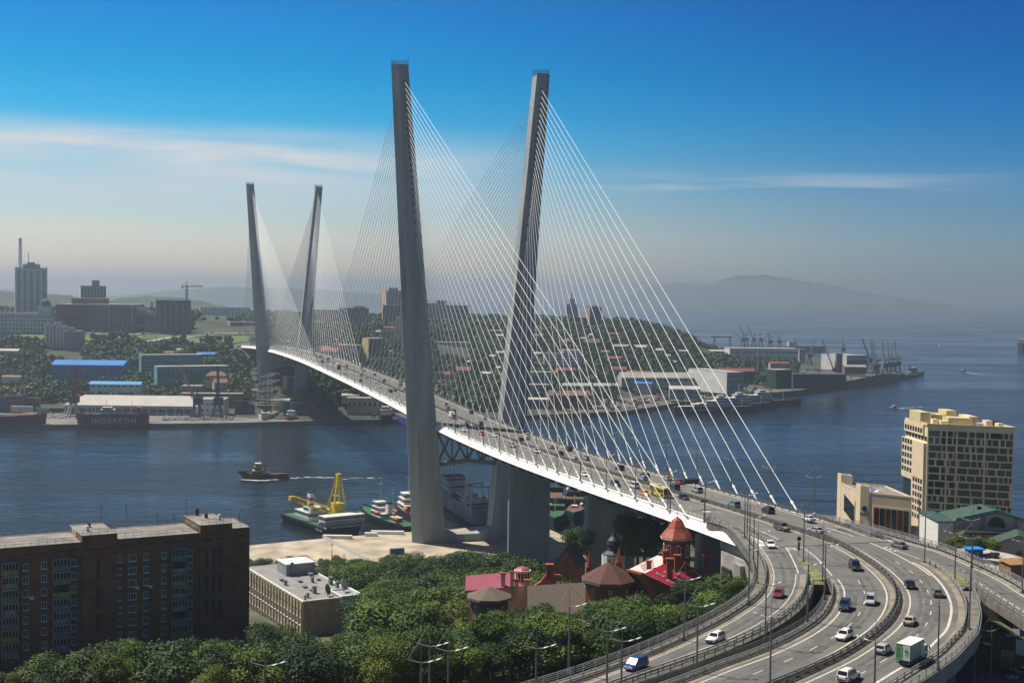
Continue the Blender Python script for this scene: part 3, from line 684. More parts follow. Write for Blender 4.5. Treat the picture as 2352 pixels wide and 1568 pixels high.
for p_, os_ in ((pMC, (4.2, 6.0)), (pMD, (4.2, 6.0, -4.0, -5.8)), (pOE, (-5.0, -6.8)), (pLA, (3.6, 5.4)), (pBR, (-3.6, -5.4))):
 for o_ in os_: wt_ = wt_ + .0004; flat('wheel_track', p_[4:], o_ - .38, o_ + .38, wt_, 'worn_asphalt')
# chevrons before the gore noses
mb = MB()
for (x, y) in ((1025, 385), (1035, 402), (1048, 416)):
 a, b, c = site(*c6(x, y), RZ), site(*c6(x + 40, y - 8), RZ), site(*c6(x + 82, y + 4), RZ)
 mb.sweep([a, b, c], [(-.3, .012), (.3, .012)], close=False)
tag(mb.build('chevron_marking', 'line_white'), kind='structure')
mb = MB()
for (x, y) in ((480, 398), (520, 410), (562, 425)):
 a, b, c = site(*c7(x - 15, y), RZ), site(*c7(x + 25, y + 2), RZ), site(*c7(x + 40, y - 6), RZ)
 mb.sweep([a, b, c], [(-.3, .012), (.3, .012)], close=False)
tag(mb.build('chevron_marking', 'line_white'), kind='structure')
# expansion joints and other thin dark lines across the carriageways
mb = MB()
for q in [((800, 326), (1000, 331)), ((850, 436), (1060, 440)), ((880, 577), (1130, 579)), ((900, 724), (1180, 741)), ((840, 780), (1150, 781)), ((800, 912), (1075, 935)), ((1380, 705), (1614, 716)), ((1440, 760), (1614, 775)), ((1480, 858), (1614, 868)), ((1320, 1070), (1500, 1082))]:
 a, b = site(*c6(*q[0]), RZ), site(*c6(*q[1]), RZ); mb.sweep([a, ((a[0] + b[0]) / 2, (a[1] + b[1]) / 2 + .2, RZ), b], [(-.09, .008), (.09, .008)], close=False)
for q in [((0, 758), (560, 770)), ((630, 772), (1120, 785)), ((210, 868), (330, 872)), ((200, 1078), (345, 1102))]:
 a, b = site(*c7(*q[0]), RZ), site(*c7(*q[1]), RZ); mb.sweep([a, ((a[0] + b[0]) / 2, (a[1] + b[1]) / 2 - .2, RZ), b], [(-.09, .008), (.09, .008)], close=False)
tag(mb.build('dark_road_line', 'dark'), kind='structure')
mb = MB(); a, b = site(*c6(940, 352), RZ), site(*c6(1290, 338), RZ); mb.sweep([a, b], [(-.45, .007), (.45, .007)], close=False)
a, b = site(*c7(-20, 322), RZ), site(*c7(440, 312), RZ); mb.sweep([a, b], [(-.45, .007), (.45, .007)], close=False)
tag(mb.build('asphalt_patch', 'deck_joint'), kind='structure')
# grassy gore islands with kerbs
def island(name, pts):
 poly = [site(u, v, RZ)[:2] for u, v in pts]; mb = MB(); mb.prism(poly, RZ - .2, RZ + .17, 1, 0); tag(mb.build(name, ['verge', 'kerb_dust']), kind='structure')
island('traffic_island', P6((1118, 476), (1180, 490), (1250, 545), (1310, 600), (1372, 662), (1366, 722), (1260, 722), (1220, 640), (1180, 570)))
island('traffic_island', P7((735, 490), (842, 522), (950, 578), (1050, 660), (1110, 720), (1170, 728), (1255, 745), (1240, 700), (1130, 642), (1000, 575), (880, 515)))
# ---- crash barriers and railings, one thing each
def fence(name, label, cat, path, rails, mat, gap, ph, pw, group=None, zoff=0.0, po=0.0):
 t = thing(name, label, cat, tuple(path[0]), 0, group)
 for ro, z, w, h in rails:
  mb = MB(); mb.sweep([(p[0], p[1], p[2] + zoff) for p in path], [(ro - w / 2, z - h / 2), (ro + w / 2, z - h / 2), (ro + w / 2, z + h / 2), (ro - w / 2, z + h / 2)])
  mb.build('rail', mat, t)
 q = smooth_path(path[::4] if len(path) > 12 else path, gap); org = path[0]; src = None; rest = MB()
 for i, p in enumerate(q):
  nxt = q[min(i + 1, len(q) - 1)]; prv = q[max(i - 1, 0)]; an = math.atan2(nxt[1] - prv[1], nxt[0] - prv[0])
  px, py = p[0] + math.sin(an) * po, p[1] - math.cos(an) * po
  if i >= 100: rest.cbox((px, py, p[2] + zoff + ph / 2), (pw, pw * 1.6, ph), 0, an); continue
  if src is None:
   m = MB(); m.cbox((0, 0, ph / 2), (pw, pw * 1.6, ph)); src = m.build('post', mat, t, org=(0, 0, 0)); o = src
  else: o = inst(src, 'post', t)
  o.location = (px - org[0], py - org[1], p[2] + zoff - org[2]); o.rotation_euler = (0, 0, an)
 if rest.v: tag(rest.build('post', mat, t), kind='stuff')
 return t
CB = [(0, .50, .10, .30), (0, .98, .10, .20)]
RL = [(0, .35, .06, .08), (0, .65, .06, .08), (0, .95, .06, .08), (0, 1.22, .10, .10)]
G1 = 'crash barriers along the ramps'; G2 = 'railings along the ramps'
fence('crash_barrier', 'two-rail steel crash barrier on the outer left kerb of the leftmost ramp', 'barrier', pLA, CB, 'galvanised', 3.0, 1.0, .16, G1)
fence('railing', 'slender steel walkway railing outside the leftmost ramp, above the trees', 'railing', offset(pLA, -2.5), RL, 'galvanised', 3.0, 1.22, .10, G2)
fence('crash_barrier', 'two-rail crash barrier on the inner right kerb of the leftmost ramp', 'barrier', pLB, CB, 'galvanised', 3.0, 1.0, .16, G1)
fence('railing', 'walkway railing beside the leftmost ramp, on the left lip of the dark gap', 'railing', offset(pLB[4:], 1.4), RL, 'rail_dark', 3.0, 1.22, .10, G2)
fence('crash_barrier', 'two-rail crash barrier on the left kerb of the middle ramp', 'barrier', pMC, CB, 'galvanised', 3.0, 1.0, .16, G1)
fence('railing', 'walkway railing beside the middle ramp, on the right lip of the dark gap', 'railing', offset(pMC[6:], -1.5), RL, 'rail_dark', 3.0, 1.22, .10, G2)
fence('crash_barrier', 'long double-faced dark barrier dividing the two main carriageways of the ramps', 'barrier', pMD, [(-.3, .5, .1, .3), (.3, .5, .1, .3), (-.3, .95, .1, .18), (.3, .95, .1, .18)], 'rail_dark', 3.0, 1.0, .28, G1)
fence('crash_barrier', 'two-rail crash barrier on the outer right kerb of the main curving ramp', 'barrier', pOE, CB, 'galvanised', 3.0, 1.0, .16, G1)
fence('railing', 'outermost walkway railing on the curved viaduct edge above the dark yard', 'railing', offset(pOE[closest(pOE, site(*c7(1150, 780), RZ)):], 2.3), RL, 'galvanised', 3.0, 1.22, .10, G2)
fence('crash_barrier', 'long two-rail crash barrier along the right side of the right branch road', 'barrier', pBR, CB, 'galvanised', 3.0, 1.0, .18, G1)
fence('railing', 'pale walkway railing behind the barrier of the right branch road', 'railing', offset(pBR, 1.9), RL, 'galvanised', 3.0, 1.22, .10, G2)
fence('crash_barrier', 'crash barrier on the left kerb of the right branch above the retaining wall', 'barrier', pBG, CB, 'galvanised', 3.0, 1.0, .16, G1)
fence('railing', 'grey railing on top of the retaining wall under the right branch', 'railing', offset(pBG, -1.4), RL, 'galvanised', 3.0, 1.22, .10, G2)
fence('railing', 'short railing closing the end of the dark gap between the ramps', 'railing', [site(*c6(1262, 730), RZ), site(*c6(1312, 730), RZ), site(*c6(1362, 732), RZ)], RL, 'rail_dark', 1.5, 1.22, .10, G2)
# ---- retaining wall of the right branch, abutment, columns of the viaducts
def wall_thing(name, label, path, z0, z1, th, mat, cat='wall'):
 mb = MB(); mb.sweep([(p[0], p[1], 0) for p in path], [(-th / 2, z0), (th / 2, z0), (th / 2, z1), (-th / 2, z1)]); o = mb.build(name, mat, org=(path[0][0], path[0][1], z0)); return tag(o, label, cat)
wall_thing('retaining_wall', 'shaded concrete retaining wall set back under the right branch above the yard', smooth_path([site(*c7(1215, 1080), 48), site(*c7(1450, 1120), 48), site(*c7(1760, 1180), 48)], 4), 44, RZ - 1.6, 1.0, 'shade_concrete')
wall_thing('retaining_wall', 'tall shaded wall under the outer edge of the curving ramp', offset(pOE[closest(pOE, site(*c7(1183, 840), RZ)) - 10:closest(pOE, site(*c7(1183, 840), RZ)) + 14], -2), 44, RZ - 1.5, 1.0, 'shade_concrete')
ab = thing('abutment', 'pale concrete abutment block with a dark recess at the near end of the bridge', 'abutment', B(-300, -12, 0, False))
ab_p = [B(-292, -15.4, 0, False), B(-306, -15.6, 0, False)]
mb = MB(); mb.loft([[B(s, o, z, False) for s, o in ((-307, -15.9), (-318, -16.6), (-334, -16.2), (-334, 14), (-307, 14))] for z in (42, 59.6)]); mb.build('block', 'wall_concrete', ab)
mb = MB(); mb.loft([[B(s, o, z, False) for s, o in ((-309, -16.7), (-314, -16.95), (-314, -16.0), (-309, -15.8))] for z in (44, 56)]); mb.build('recess', 'dark', ab)
mb = MB(); mb.loft([[B(s, o, z, False) for s, o in ((-317, -17.5), (-321, -17.7), (-321, -16.4), (-317, -16.2))] for z in (54.5, 58.5)]); mb.build('junction_box', 'galvanised', ab)
mb = MB(); mb.loft([[B(s, o, z, False) for s, o in ((-305, -15.2), (-334.5, -15.4), (-334.5, 15), (-305, 15))] for z in (59.6, 63.2)]); mb.build('bearing_block', 'wall_concrete', ab)
cg = 'columns under the ramps'
colsrc = None; cl = []
for i, (path, k) in enumerate([(pLA, 14), (pLA, 24), (pLA, 36), (pLA, 48), (pMC, 20), (pMC, 34), (pOE, 46), (pOE, 56), (pOE, 66), (pOE, 76)]):
 if k >= len(path): continue
 s = 1 if path in (pLA, pMC) else -1
 p = offset(path, 3.5 * s)[k]
 mb = MB(); z0 = 40; mb.cone((p[0], p[1], z0), (p[0], p[1], RZ - 3.2), 1.1, 1.1, 14); mb.cbox((p[0], p[1], RZ - 2.4), (5.5, 2, 1.8), 0, .5)
 o = mb.build('viaduct_column', 'pier_concrete', org=(p[0], p[1], z0)); cl.append((o, {0: 'leftmost', 1: 'middle', 2: 'outer curving'}[0 if path is pLA else 1 if path is pMC else 2]))
for nm in ('leftmost', 'middle', 'outer curving'):
 for i, (o, _) in enumerate([c for c in cl if c[1] == nm]): tag(o, f'{ordw(i)} round concrete column under the {nm} ramp counted from the bridge', 'column', cg)
# fascia beam under the outer curve
kE = closest(pOE, site(*c7(1183, 840), RZ))
mb = MB(); mb.sweep(offset(pOE[kE:], 2.2), [(-.25, .1), (-.5, .1), (-.3, -2.6), (.1, -2.6)]); tag(mb.build('viaduct_fascia', 'pier_concrete', org=pOE[kE]), 'pale concrete fascia of the outermost curving viaduct edge', 'fascia')
# ---- lamps
def lamp_src(name, h=10.0, arms=2, side=1, up=3.2):
 t = local(name, 'x', 'street lamp')
 mb = MB(); mb.cone((0, 0, 0), (0, 0, h), .17, .11, 8); mb.cone((0, 0, h), (0, 0, h + up), .05, .03, 5); mb.cbox((0, 0, .2), (.6, .6, .4)); mb.build('pole', 'lamp_post', t)
 mb = MB(); pts = [(-1.7, 0, h + .42), (0, 0, h), (1.1, 0, h + .14), (2.7, 0, h + .62)]
 for a, b in zip(pts[:-1], pts[1:]): mb.cone(a, b, .07, .07, 5)
 mb.build('arm', 'lamp_arm', t)
 mb = MB()
 mb.cone((0, 0, h + up - .1), pts[-1], .022, .022, 4, 0, False); mb.cone((0, 0, h + up - .1), pts[0], .022, .022, 4, 0, False); mb.build('tie_rod', 'lamp_arm', t)
 for x, z in ((1.2, h + .12), (2.25, h + .44)):
  mb = MB(); a = math.atan2(.6, 2.0); c = Vector((x, 0, z)); d = Vector((math.cos(a), 0, math.sin(a)))
  ring = []
  for s, r in ((-.42, .05), (-.28, .15), (0, .20), (.3, .15), (.45, .04)):
   ring.append([tuple(c + d * s + Vector((0, r * math.cos(q), r * .5 * math.sin(q) + .05))) for q in np.linspace(0, 2 * math.pi, 8, endpoint=False)])
  mb.loft(ring); mb.build('lamp_head', 'lamp_white', t, smooth=True)
 return t
DEFS['lamp_post'] = dict(c=(.20, .20, .195), r=.45, metal=.4, var=.08); DEFS['lamp_arm'] = dict(c=(.5, .5, .5), r=.4, metal=.4, var=.05)
lamp0 = lamp_src('street_lamp'); used = [False]
LG = 'street lamps of the bridge and ramps'
def put_lamp(p, rz, label, h=1.0):
 if not used[0]: used[0] = True; lamp0.location = p; lamp0.rotation_euler = (0, 0, rz); lamp0['label'] = label; lamp0['group'] = LG; o = lamp0
 else: o = dup(lamp0, p, rz, label, LG)
 o.scale = (h, h, h); return o
for i in range(13): put_lamp(B(-321.5 + 23.35 * i, -16.3, 0.05), TH, f'{ordw(i)} street lamp on the left side-span edge, counted from the ramps')
for i in range(23): put_lamp(B(24.5 + 27.9 * i, -16.3, 0.05), TH, f'{ordw(i)} street lamp on the left main-span edge, counted from the near pylon')
for i in range(13): put_lamp(B(-295.5 + 24.3 * i, 16.3, 0.05), TH + math.pi, f'{ordw(i)} street lamp on the right side-span edge, counted from the ramps')
for i in range(23): put_lamp(B(24.5 + 27.9 * i, 16.3, 0.05), TH + math.pi, f'{ordw(i)} street lamp on the right main-span edge, counted from the near pylon')
# lamps of the ramps: survey mark of the foot, heading of the long arm
def lamps_at(rows, txt):
 rows = sorted(rows)
 for i, (u, v, a) in enumerate(rows): put_lamp(site(u, v, RZ), R(a), txt.format(ordw(i)))
lamps_at([(2007.0, 1640, 150), (*c7(960, 1460), 180), (*c7(1232, 1110), 185), (*c7(1107, 705), 190), (*c7(845, 525), 195), (*c7(1246, 760), 185)], '{} lamp from the left along the gore and outer kerb')
lamps_at([(*c7(1255, 570), 190), (*c7(793, 350), 195), (*c7(383, 235), 200), (*c7(1690, 790), 195)], '{} street lamp from the left along the right kerb of the branch road')
lamps_at([(*c6(1182, 525), 15), (*c6(1347, 695), 5), (*c6(1365, 850), 5), (*c6(1215, 1040), 0), (*c6(850, 1250), 0), (*c6(893, 1590), 160), (*c6(260, 1475), 0)], '{} lamp from the left along the dark gap between ramps')
lamps_at([(*c6(750, 545), 10), (*c6(783, 710), 5), (*c6(708, 890), 5), (*c6(715, 420), 15), (*c6(672, 318), 20), (*c6(150, 1200), 0), (1306, 1545, 0), (1393, 1612, 0), (1426, 1640, 0), (1230, 1660, 0), (1028, 1668, 0), (985, 1655, 0), (965, 1700, 0), (607, 1710, 0)], '{} lamp from the left along the leftmost ramp outer walkway')
# ================================================================ buildings on the near hillside
DEFS['brick_dark'] = lambda: brickmat('brick_dark', (.23, .082, .038), (.31, .115, .055), (.21, .15, .11), .26, .088)
DEFS['brick_red'] = lambda: brickmat('brick_red', (.22, .052, .022), (.30, .078, .032), (.22, .14, .10), .26, .09)
DEFS['brick_tan'] = lambda: brickmat('brick_tan', (.42, .32, .20), (.50, .39, .26), (.45, .38, .3), .4, .2)
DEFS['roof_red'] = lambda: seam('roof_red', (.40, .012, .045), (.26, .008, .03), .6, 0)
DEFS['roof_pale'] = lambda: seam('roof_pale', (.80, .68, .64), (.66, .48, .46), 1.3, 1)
DEFS['roof_pink'] = lambda: seam('roof_pink', (.40, .11, .16), (.27, .07, .10), .5, 0)
DEFS['roof_slate'] = lambda: seam('roof_slate', (.20, .185, .165), (.11, .10, .09), .28, 0, .8)
DEFS.update({
 'bitumen': dict(c=(.24, .225, .20), r=.9, var=.22, sc_=.25, detail=7), 'bitumen_grey': dict(c=(.27, .26, .245), r=.9, var=.15, sc_=.3, detail=7),
 'glass': dict(c=(.018, .022, .026), r=.08, var=.2, spec=.6), 'glass_blue': dict(c=(.02, .035, .045), r=.06, var=.25, spec=.7),
 'white_frame': dict(c=(.72, .73, .73), r=.5, var=.05), 'white_paint': dict(c=(.75, .74, .70), r=.6, var=.06), 'panel_yellow': dict(c=(.34, .29, .09), r=.7), 'panel_grey': dict(c=(.20, .22, .23), r=.7),
 'panel_orn': dict(c=(.42, .41, .38), r=.8, var=.4, sc_=5), 'roof_brown': dict(c=(.105, .042, .03), r=.85, var=.2, sc_=2.5, bump=.3, bs=3), 'roof_taupe': dict(c=(.135, .105, .08), r=.85, var=.15, sc_=2.0, bump=.3, bs=3),
 'copper_red': dict(c=(.40, .062, .018), r=.6, var=.35, sc_=1.0, detail=9, dark=(.15, .035, .015)), 'cream': dict(c=(.70, .56, .38), r=.8, var=.05, sc_=.2), 'cream_dark': dict(c=(.46, .375, .27), r=.8, var=.05, sc_=.2),
 'stone_tan': dict(c=(.80, .66, .43), r=.8, var=.06, sc_=.2), 'yellow_render': dict(c=(.62, .51, .28), r=.8, var=.06), 'pink_render': dict(c=(.52, .41, .36), r=.85, var=.06, sc_=.3), 'green_roof': dict(c=(.05, .095, .07), r=.5, var=.12),
 'green_trim': dict(c=(.03, .30, .20), r=.5), 'blue_paint': dict(c=(.02, .09, .36), r=.45), 'wood': dict(c=(.34, .19, .075), r=.8, var=.2, sc_=1.5), 'gold': dict(c=(.75, .45, .08), r=.3, metal=.9, var=.05),
 'container_red': dict(c=(.26, .08, .055), r=.6, var=.2, sc_=.6), 'container_blue': dict(c=(.02, .06, .16), r=.6, var=.2, sc_=.6), 'dish_green': dict(c=(.02, .10, .035), r=.5), 'dish_white': dict(c=(.6, .6, .58), r=.5),
 'glass_red_reflection': dict(c=(.12, .018, .02), r=.08, var=.3, sc_=.6, spec=.6), 'tarp_blue': dict(c=(.02, .24, .62), r=.5), 'logo_blue': dict(c=(.015, .03, .22), r=.5), 'old_plaster': dict(c=(.40, .37, .30), r=.9, var=.25, sc_=.4), 'hivis': dict(c=(.25, .9, .05), r=.6), 'cloth_dark': dict(c=(.03, .03, .04), r=.9), 'skin': dict(c=(.5, .3, .2), r=.6),
})
def text_part(txt, size, mat, parent, mat4, depth=.03, name='lettering', spacing=1.0, shear=0.0, bold=0.0):
 cu = bpy.data.curves.new('t', 'FONT'); cu.body = txt; cu.size = size; cu.extrude = depth; cu.align_x = 'CENTER'; cu.align_y = 'CENTER'; cu.space_character = spacing; cu.shear = shear; cu.offset = bold; cu.resolution_u = 2
 ob = bpy.data.objects.new('t', cu); col.objects.link(ob); bpy.context.view_layer.update()
 me = bpy.data.meshes.new_from_object(ob.evaluated_get(bpy.context.evaluated_depsgraph_get())); bpy.data.objects.remove(ob); bpy.data.curves.remove(cu)
 me.name = name; me.materials.clear(); me.materials.append(M(mat))
 o = bpy.data.objects.new(name, me); col.objects.link(o); o.parent = parent; o.matrix_local = mat4; KIDS.setdefault(parent.name, []).append(o); return o
def facing(origin, xdir, up=(0, 0, 1)):
 """matrix whose local x runs along xdir, local y is up"""
 x = Vector(xdir).normalized(); y = Vector(up).normalized(); z = x.cross(y).normalized()
 m = Matrix((x, y, z)).transposed().to_4x4(); m.translation = Vector(origin); return m
WPROTO = {}
def window(parent, x, z, w, h, frame='white_frame', glass='glass', mull=1, y=0.0, basis=None, name='window', depth=.12):
 """one window: frame with its pane; local wall frame = x along, y inward (basis 4x4 optional)"""
 k = (w, h, frame, glass, mull)
 if k not in WPROTO:
  f = .09; mb = MB(); mb.box(-w / 2, w / 2, -.10, .05, -h / 2, -h / 2 + f); mb.box(-w / 2, w / 2, -.10, .05, h / 2 - f, h / 2)
  mb.box(-w / 2, -w / 2 + f, -.10, .05, -h / 2 + f, h / 2 - f); mb.box(w / 2 - f, w / 2, -.10, .05, -h / 2 + f, h / 2 - f)
  for i in range(mull): xx = -w / 2 + w * (i + 1) / (mull + 1); mb.box(xx - .04, xx + .04, -.09, .05, -h / 2 + f, h / 2 - f)
  mb.box(-w / 2 - .1, w / 2 + .1, -.28, -.02, -h / 2 - .12, -h / 2 - .01)
  o = mb.build('window', frame, parent, org=(0, 0, 0)); g = MB(); g.box(-w / 2 + f, w / 2 - f, -.03, .03, -h / 2 + f, h / 2 - f); p = g.build('pane', glass, o, org=(0, 0, 0)); WPROTO[k] = (o.data, p.data)
 else:
  o = inst(WPROTO[k][0], name, parent); p = inst(WPROTO[k][1], 'pane', o)
 m = Matrix.Translation((x, y, z)); o.matrix_local = basis @ m if basis is not None else m
 return o
# ---- nine-storey brick block on the left
ang = math.atan2(.485, .874); ZB = 41.0 - 2.3
blk = local('apartment_block', 'dark brown brick apartment block of nine storeys with flat roofs and stair towers', 'apartment block', (-103.4, 264.6, ZB), ang)
z = lambda a: a - 2.3 - ZB
mb = MB(); mb.box(-16, 15.45, .0, 13.2, 0, z(71.0)); mb.box(15.45, 22.65, -.55, 13.2, 0, z(72.4)); mb.box(22.65, 40.5, 0, 13.2, 0, z(71.0)); mb.box(40.5, 47.6, -.55, 13.2, 0, z(72.7)); mb.box(47.6, 51.8, .0, 13.2, 0, z(71.4))
mb.build('wall', 'brick_dark', blk)
mb = MB()
for a, b, y0, t in ((-16, 15.4, .25, 71.0), (15.7, 22.4, -.3, 72.4), (22.7, 40.4, .25, 71.0), (40.75, 47.4, -.3, 72.7), (47.7, 51.6, .25, 71.4)): mb.box(a, b, y0, 12.95, z(t), z(t) + .06)
mb.build('roof', 'bitumen', blk)
mb = MB()
for a, b, y0, t in ((-16, 15.4, -.12, 71.0), (15.35, 22.75, -.67, 72.4), (22.7, 40.4, -.12, 71.0), (40.4, 47.7, -.67, 72.7), (47.72, 51.9, -.12, 71.4)): mb.box(a, b, y0, y0 + .5, z(t) - .02, z(t) + .12); mb.box(a, b, 12.95, 13.3, z(t) - .02, z(t) + .14)
for x0, t in ((15.35, 72.4), (40.4, 72.7), (51.55, 71.4)): mb.box(x0, x0 + .35, -.1, 13, z(t) + .001, z(t) + .13)
mb.build('parapet', 'bitumen', blk)
def roof_rail(x0, x1, y, zz, sd=0):
 mb = MB()
 for h in (.55, 1.1): mb.beam((x0, y, zz + h), (x1, y, zz + h), .06)
 n = max(1, int((x1 - x0) / 1.6))
 for i in range(n + 1): xx = x0 + (x1 - x0) * i / n; mb.beam((xx, y, zz), (xx, y, zz + 1.1), .05)
 mb.build('roof_railing', 'rail_dark', blk)
for a, b, y0, t in ((-16, 15.2, .1, 71.1), (22.8, 40.2, .1, 71.1), (-16, 15.2, 13.1, 71.1), (22.8, 40.2, 13.1, 71.1), (15.6, 22.4, -.4, 72.5), (15.6, 22.4, 13.1, 72.5), (40.8, 47.4, -.4, 72.8), (40.8, 47.4, 13.1, 72.8), (47.8, 51.6, .1, 71.5), (47.8, 51.6, 13.1, 71.5)): roof_rail(a, b, y0, z(t))
WZ = [66.85 - 2.76 * k for k in range(9)]
rng = random.Random(4)
for k, zz in enumerate(WZ):
 for x, w, ml in ((4.3, 1.15, 1), (7.95, 1.1, 1), (13.95, 1.0, 1), (23.25, 1.0, 1), (25.95, 1.7, 2), (28.9, 1.05, 1), (32.7, 1.0, 1), (38.45, .95, 1), (-3.2, 1.1, 1), (-7, 1.1, 1)):
  wd = window(blk, x, z(zz), w, 1.45, mull=ml, y=-.03)
 for x0, x1 in ((-.4, 2.75), (9.55, 13.05), (34.3, 37.6)):
  kind = rng.choice(['orn', 'orn', 'glaz', 'glaz', 'open'])
  pan = rng.choice(['panel_orn', 'panel_grey', 'panel_orn', 'panel_grey', 'panel_yellow'])
  if (k, x0) in ((2, 34.3), (0, -.4)): pan = 'panel_yellow'
  zf = z(zz) - 1.15
  mb = MB(); mb.box(x0, x1, -1.25, .02, zf - .16, zf); bal = mb.build('balcony', 'panel_grey', blk)
  mb = MB(); mb.box(x0, x1, -1.27, -1.2, zf + .01, zf + .95); mb.box(x0, x0 + .06, -1.2, -.02, zf + .01, zf + .95); mb.box(x1 - .06, x1, -1.2, -.02, zf + .01, zf + .95)
  mb.build('balcony_panel', 'panel_grey' if pan == 'panel_orn' else pan, bal)
  if pan == 'panel_orn': mb = MB(); mb.box(x0 + .8, x1 - .8, -1.32, -1.275, zf + .1, zf + .88); mb.build('ornament_panel', 'panel_orn', bal)
  if kind != 'open':
   mb = MB(); n = 5
   for i in range(n + 1): xx = x0 + (x1 - x0 - .07) * i / n; mb.box(xx, xx + .07, -1.26, -1.19, zf + .96, zf + 2.3)
   mb.box(x0, x1, -1.27, -1.18, zf + 2.3, zf + 2.4); mb.build('glazing_bars', 'white_frame', bal)
   mb = MB(); mb.box(x0 + .08, x1 - .08, -1.23, -1.205, zf + .97, zf + 2.29); mb.build('pane', 'glass', bal)
  else:
   mb = MB(); mb.box(x0 + .5, x1 - .5, -.06, -.01, zf + .1, zf + 2.2); mb.build('balcony_door', 'glass', bal)
  if k == 0: mb = MB(); mb.add([(x0 - .1, -1.5, zf + 2.42), (x1 + .1, -1.5, zf + 2.42), (x1 + .1, 0, zf + 2.75), (x0 - .1, 0, zf + 2.75)], [(0, 1, 2, 3)]); mb.build('balcony_canopy', 'panel_grey', bal)
for x0 in (18.4, 19.9, 21.4, 41.6, 43.1, 44.6):
 for k in range(3):
  zt_ = z(67.2 - 5.7 * k) if x0 < 30 else z(67.6 - 5.7 * k)
  mb = MB(); mb.box(x0, x0 + .7, -.60, -.50, zt_ - 4.2, zt_); mb.build('stair_slot', 'dark' if x0 > 30 or x0 < 19 else 'brick_dark', blk)
for x0, zz in ((4.0, 69.2), (6.6, 69.2), (10.6, 69.3), (12.9, 69.3), (16, 69.2), (18, 69.2), (20.2, 69.2), (23.2, 69.3), (25.6, 69.3), (29, 69.3), (33, 69.3), (36, 69.3), (41.2, 69.3), (44.2, 69.4), (48.5, 69.6)):
 mb = MB(); mb.box(x0, x0 + 1.9, -.03 if not (15.4 < x0 < 22.6 or 40.4 < x0 < 47.5) else -.58, .05, z(zz), z(zz) + .35); mb.build('attic_vent', 'dark', blk)
for x, w in ((26.6, .7), (29.4, .6), (5.1, .7)):
 mb = MB(); mb.box(x, x + .8, -.42, -.05, z(60) + .0, z(60) + .6); mb.build('air_conditioner', 'white_paint', blk)
for x, y, t, hh in ((18.5, 9, 72.45, .9), (17.2, 4, 72.45, 1.2), (44, 8, 72.75, 1.0), (46, 4.5, 72.75, 1.2), (43, 12, 72.75, 1.6)):
 mb = MB(); mb.box(x, x + .6, y, y + .6, z(t), z(t) + hh); mb.build('vent_stack', 'dark' if hh != 1.2 else 'white_paint', blk)
for x, y, t, hh in ((22, 12.6, 72.4, 4.2), (27.5, 12.8, 71, 5.5), (34.5, 12.8, 71, 2.8), (40.9, 12.6, 72.7, 4.0), (51.3, 6, 71.4, 2.6), (38.2, 12.8, 71, 2.4)):
 mb = MB(); mb.beam((x, y, z(t)), (x, y, z(t) + hh), .09); mb.beam((x - .6, y, z(t) + hh - .3), (x + .6, y, z(t) + hh - .3), .05); mb.beam((x - .4, y, z(t) + hh - .8), (x + .4, y, z(t) + hh - .8), .05); mb.build('antenna', 'black_metal', blk)
# the painted letters on the side walls of the stair towers
text_part('ХПАГ', 2.0, 'white_paint', blk, facing((15.33, 7.4, z(71.72)), (0, -1, 0)), .02, 'graffiti', 1.05, 0, .02)
text_part('ЯОКЖЕ ВМЯОЖ', 1.25, 'panel_orn', blk, facing((40.38, 6.2, z(71.85)), (0, -1, 0)), .02, 'graffiti', 1.0, 0, .02)
# ---- tan office building with roof dishes
off = local('office_building', 'low tan brick office building with a flat grey roof and satellite dishes', 'office building', (-68.3, 429.5, .5), math.atan2(.493, .87))
ZR = 18.0
mb = MB(); mb.box(0, 13.2, 0, 62, 0, ZR); mb.build('wall', 'brick_tan', off)
mb = MB(); mb.box(13.2, 20.6, -1.4, 9.5, 0, ZR + .6); mb.build('annex_wall', 'pier_concrete', off)
mb = MB(); mb.box(13.2, 20.2, 9.5, 62, 0, ZR); mb.build('rear_wall', 'brick_tan', off)
mb = MB(); mb.box(.4, 19.8, .4, 61.6, ZR + .002, ZR + .05); mb.build('roof', 'bitumen_grey', off)
mb = MB()
for b in ((-.15, .4, -.15, 62, ZR, ZR + .5), (19.8, 20.35, 9.5, 62, ZR, ZR + .5), (.4, 13.2, -.15, .4, ZR, ZR + .5), (13.1, 20.75, -1.55, -.9, ZR + .6, ZR + 1.1), (20.1, 20.75, -.9, 9.6, ZR + .6, ZR + 1.1), (13.1, 13.6, -.9, 9.6, ZR + .6, ZR + 1.1), (13.6, 20.1, 9.1, 9.6, ZR + .6, ZR + 1.1)): mb.box(*b)
mb.build('parapet', 'white_paint', off)
for i in range(19):
 y = 1.0 + i * 3.1
 mb = MB(); mb.box(-.35, .02, y - .35, y + .15, 0, ZR - .2); mb.build('pilaster', 'brick_tan', off)
 if i < 18:
  for zz in (11.2, 5.2): window(off, y + 1.5, zz, 1.7, 2.4, mull=1, basis=Matrix(((0, 1, 0, -.02), (1, 0, 0, 0), (0, 0, 1, 0), (0, 0, 0, 1))))
  mb = MB()
  for j in range(3): mb.box(-.04, .02, y + .9 + j * .5, y + 1.15 + j * .5, ZR - 3.5, ZR - 3.1)
  mb.build('vent_slot', 'dark', off)
mb = MB(); mb.box(15.5, 18.5, -1.48, -1.38, 2, 11); mb.build('large_window', 'dark', off)
mb = MB(); mb.box(8.5, 19.5, 40, 50, ZR, ZR + 4.0); hut = mb.build('roof_hut', 'pier_concrete', off); mb = MB(); mb.box(8.3, 19.7, 39.8, 50.2, ZR + 4.001, ZR + 4.4); mb.build('hut_roof', 'white_paint', hut)
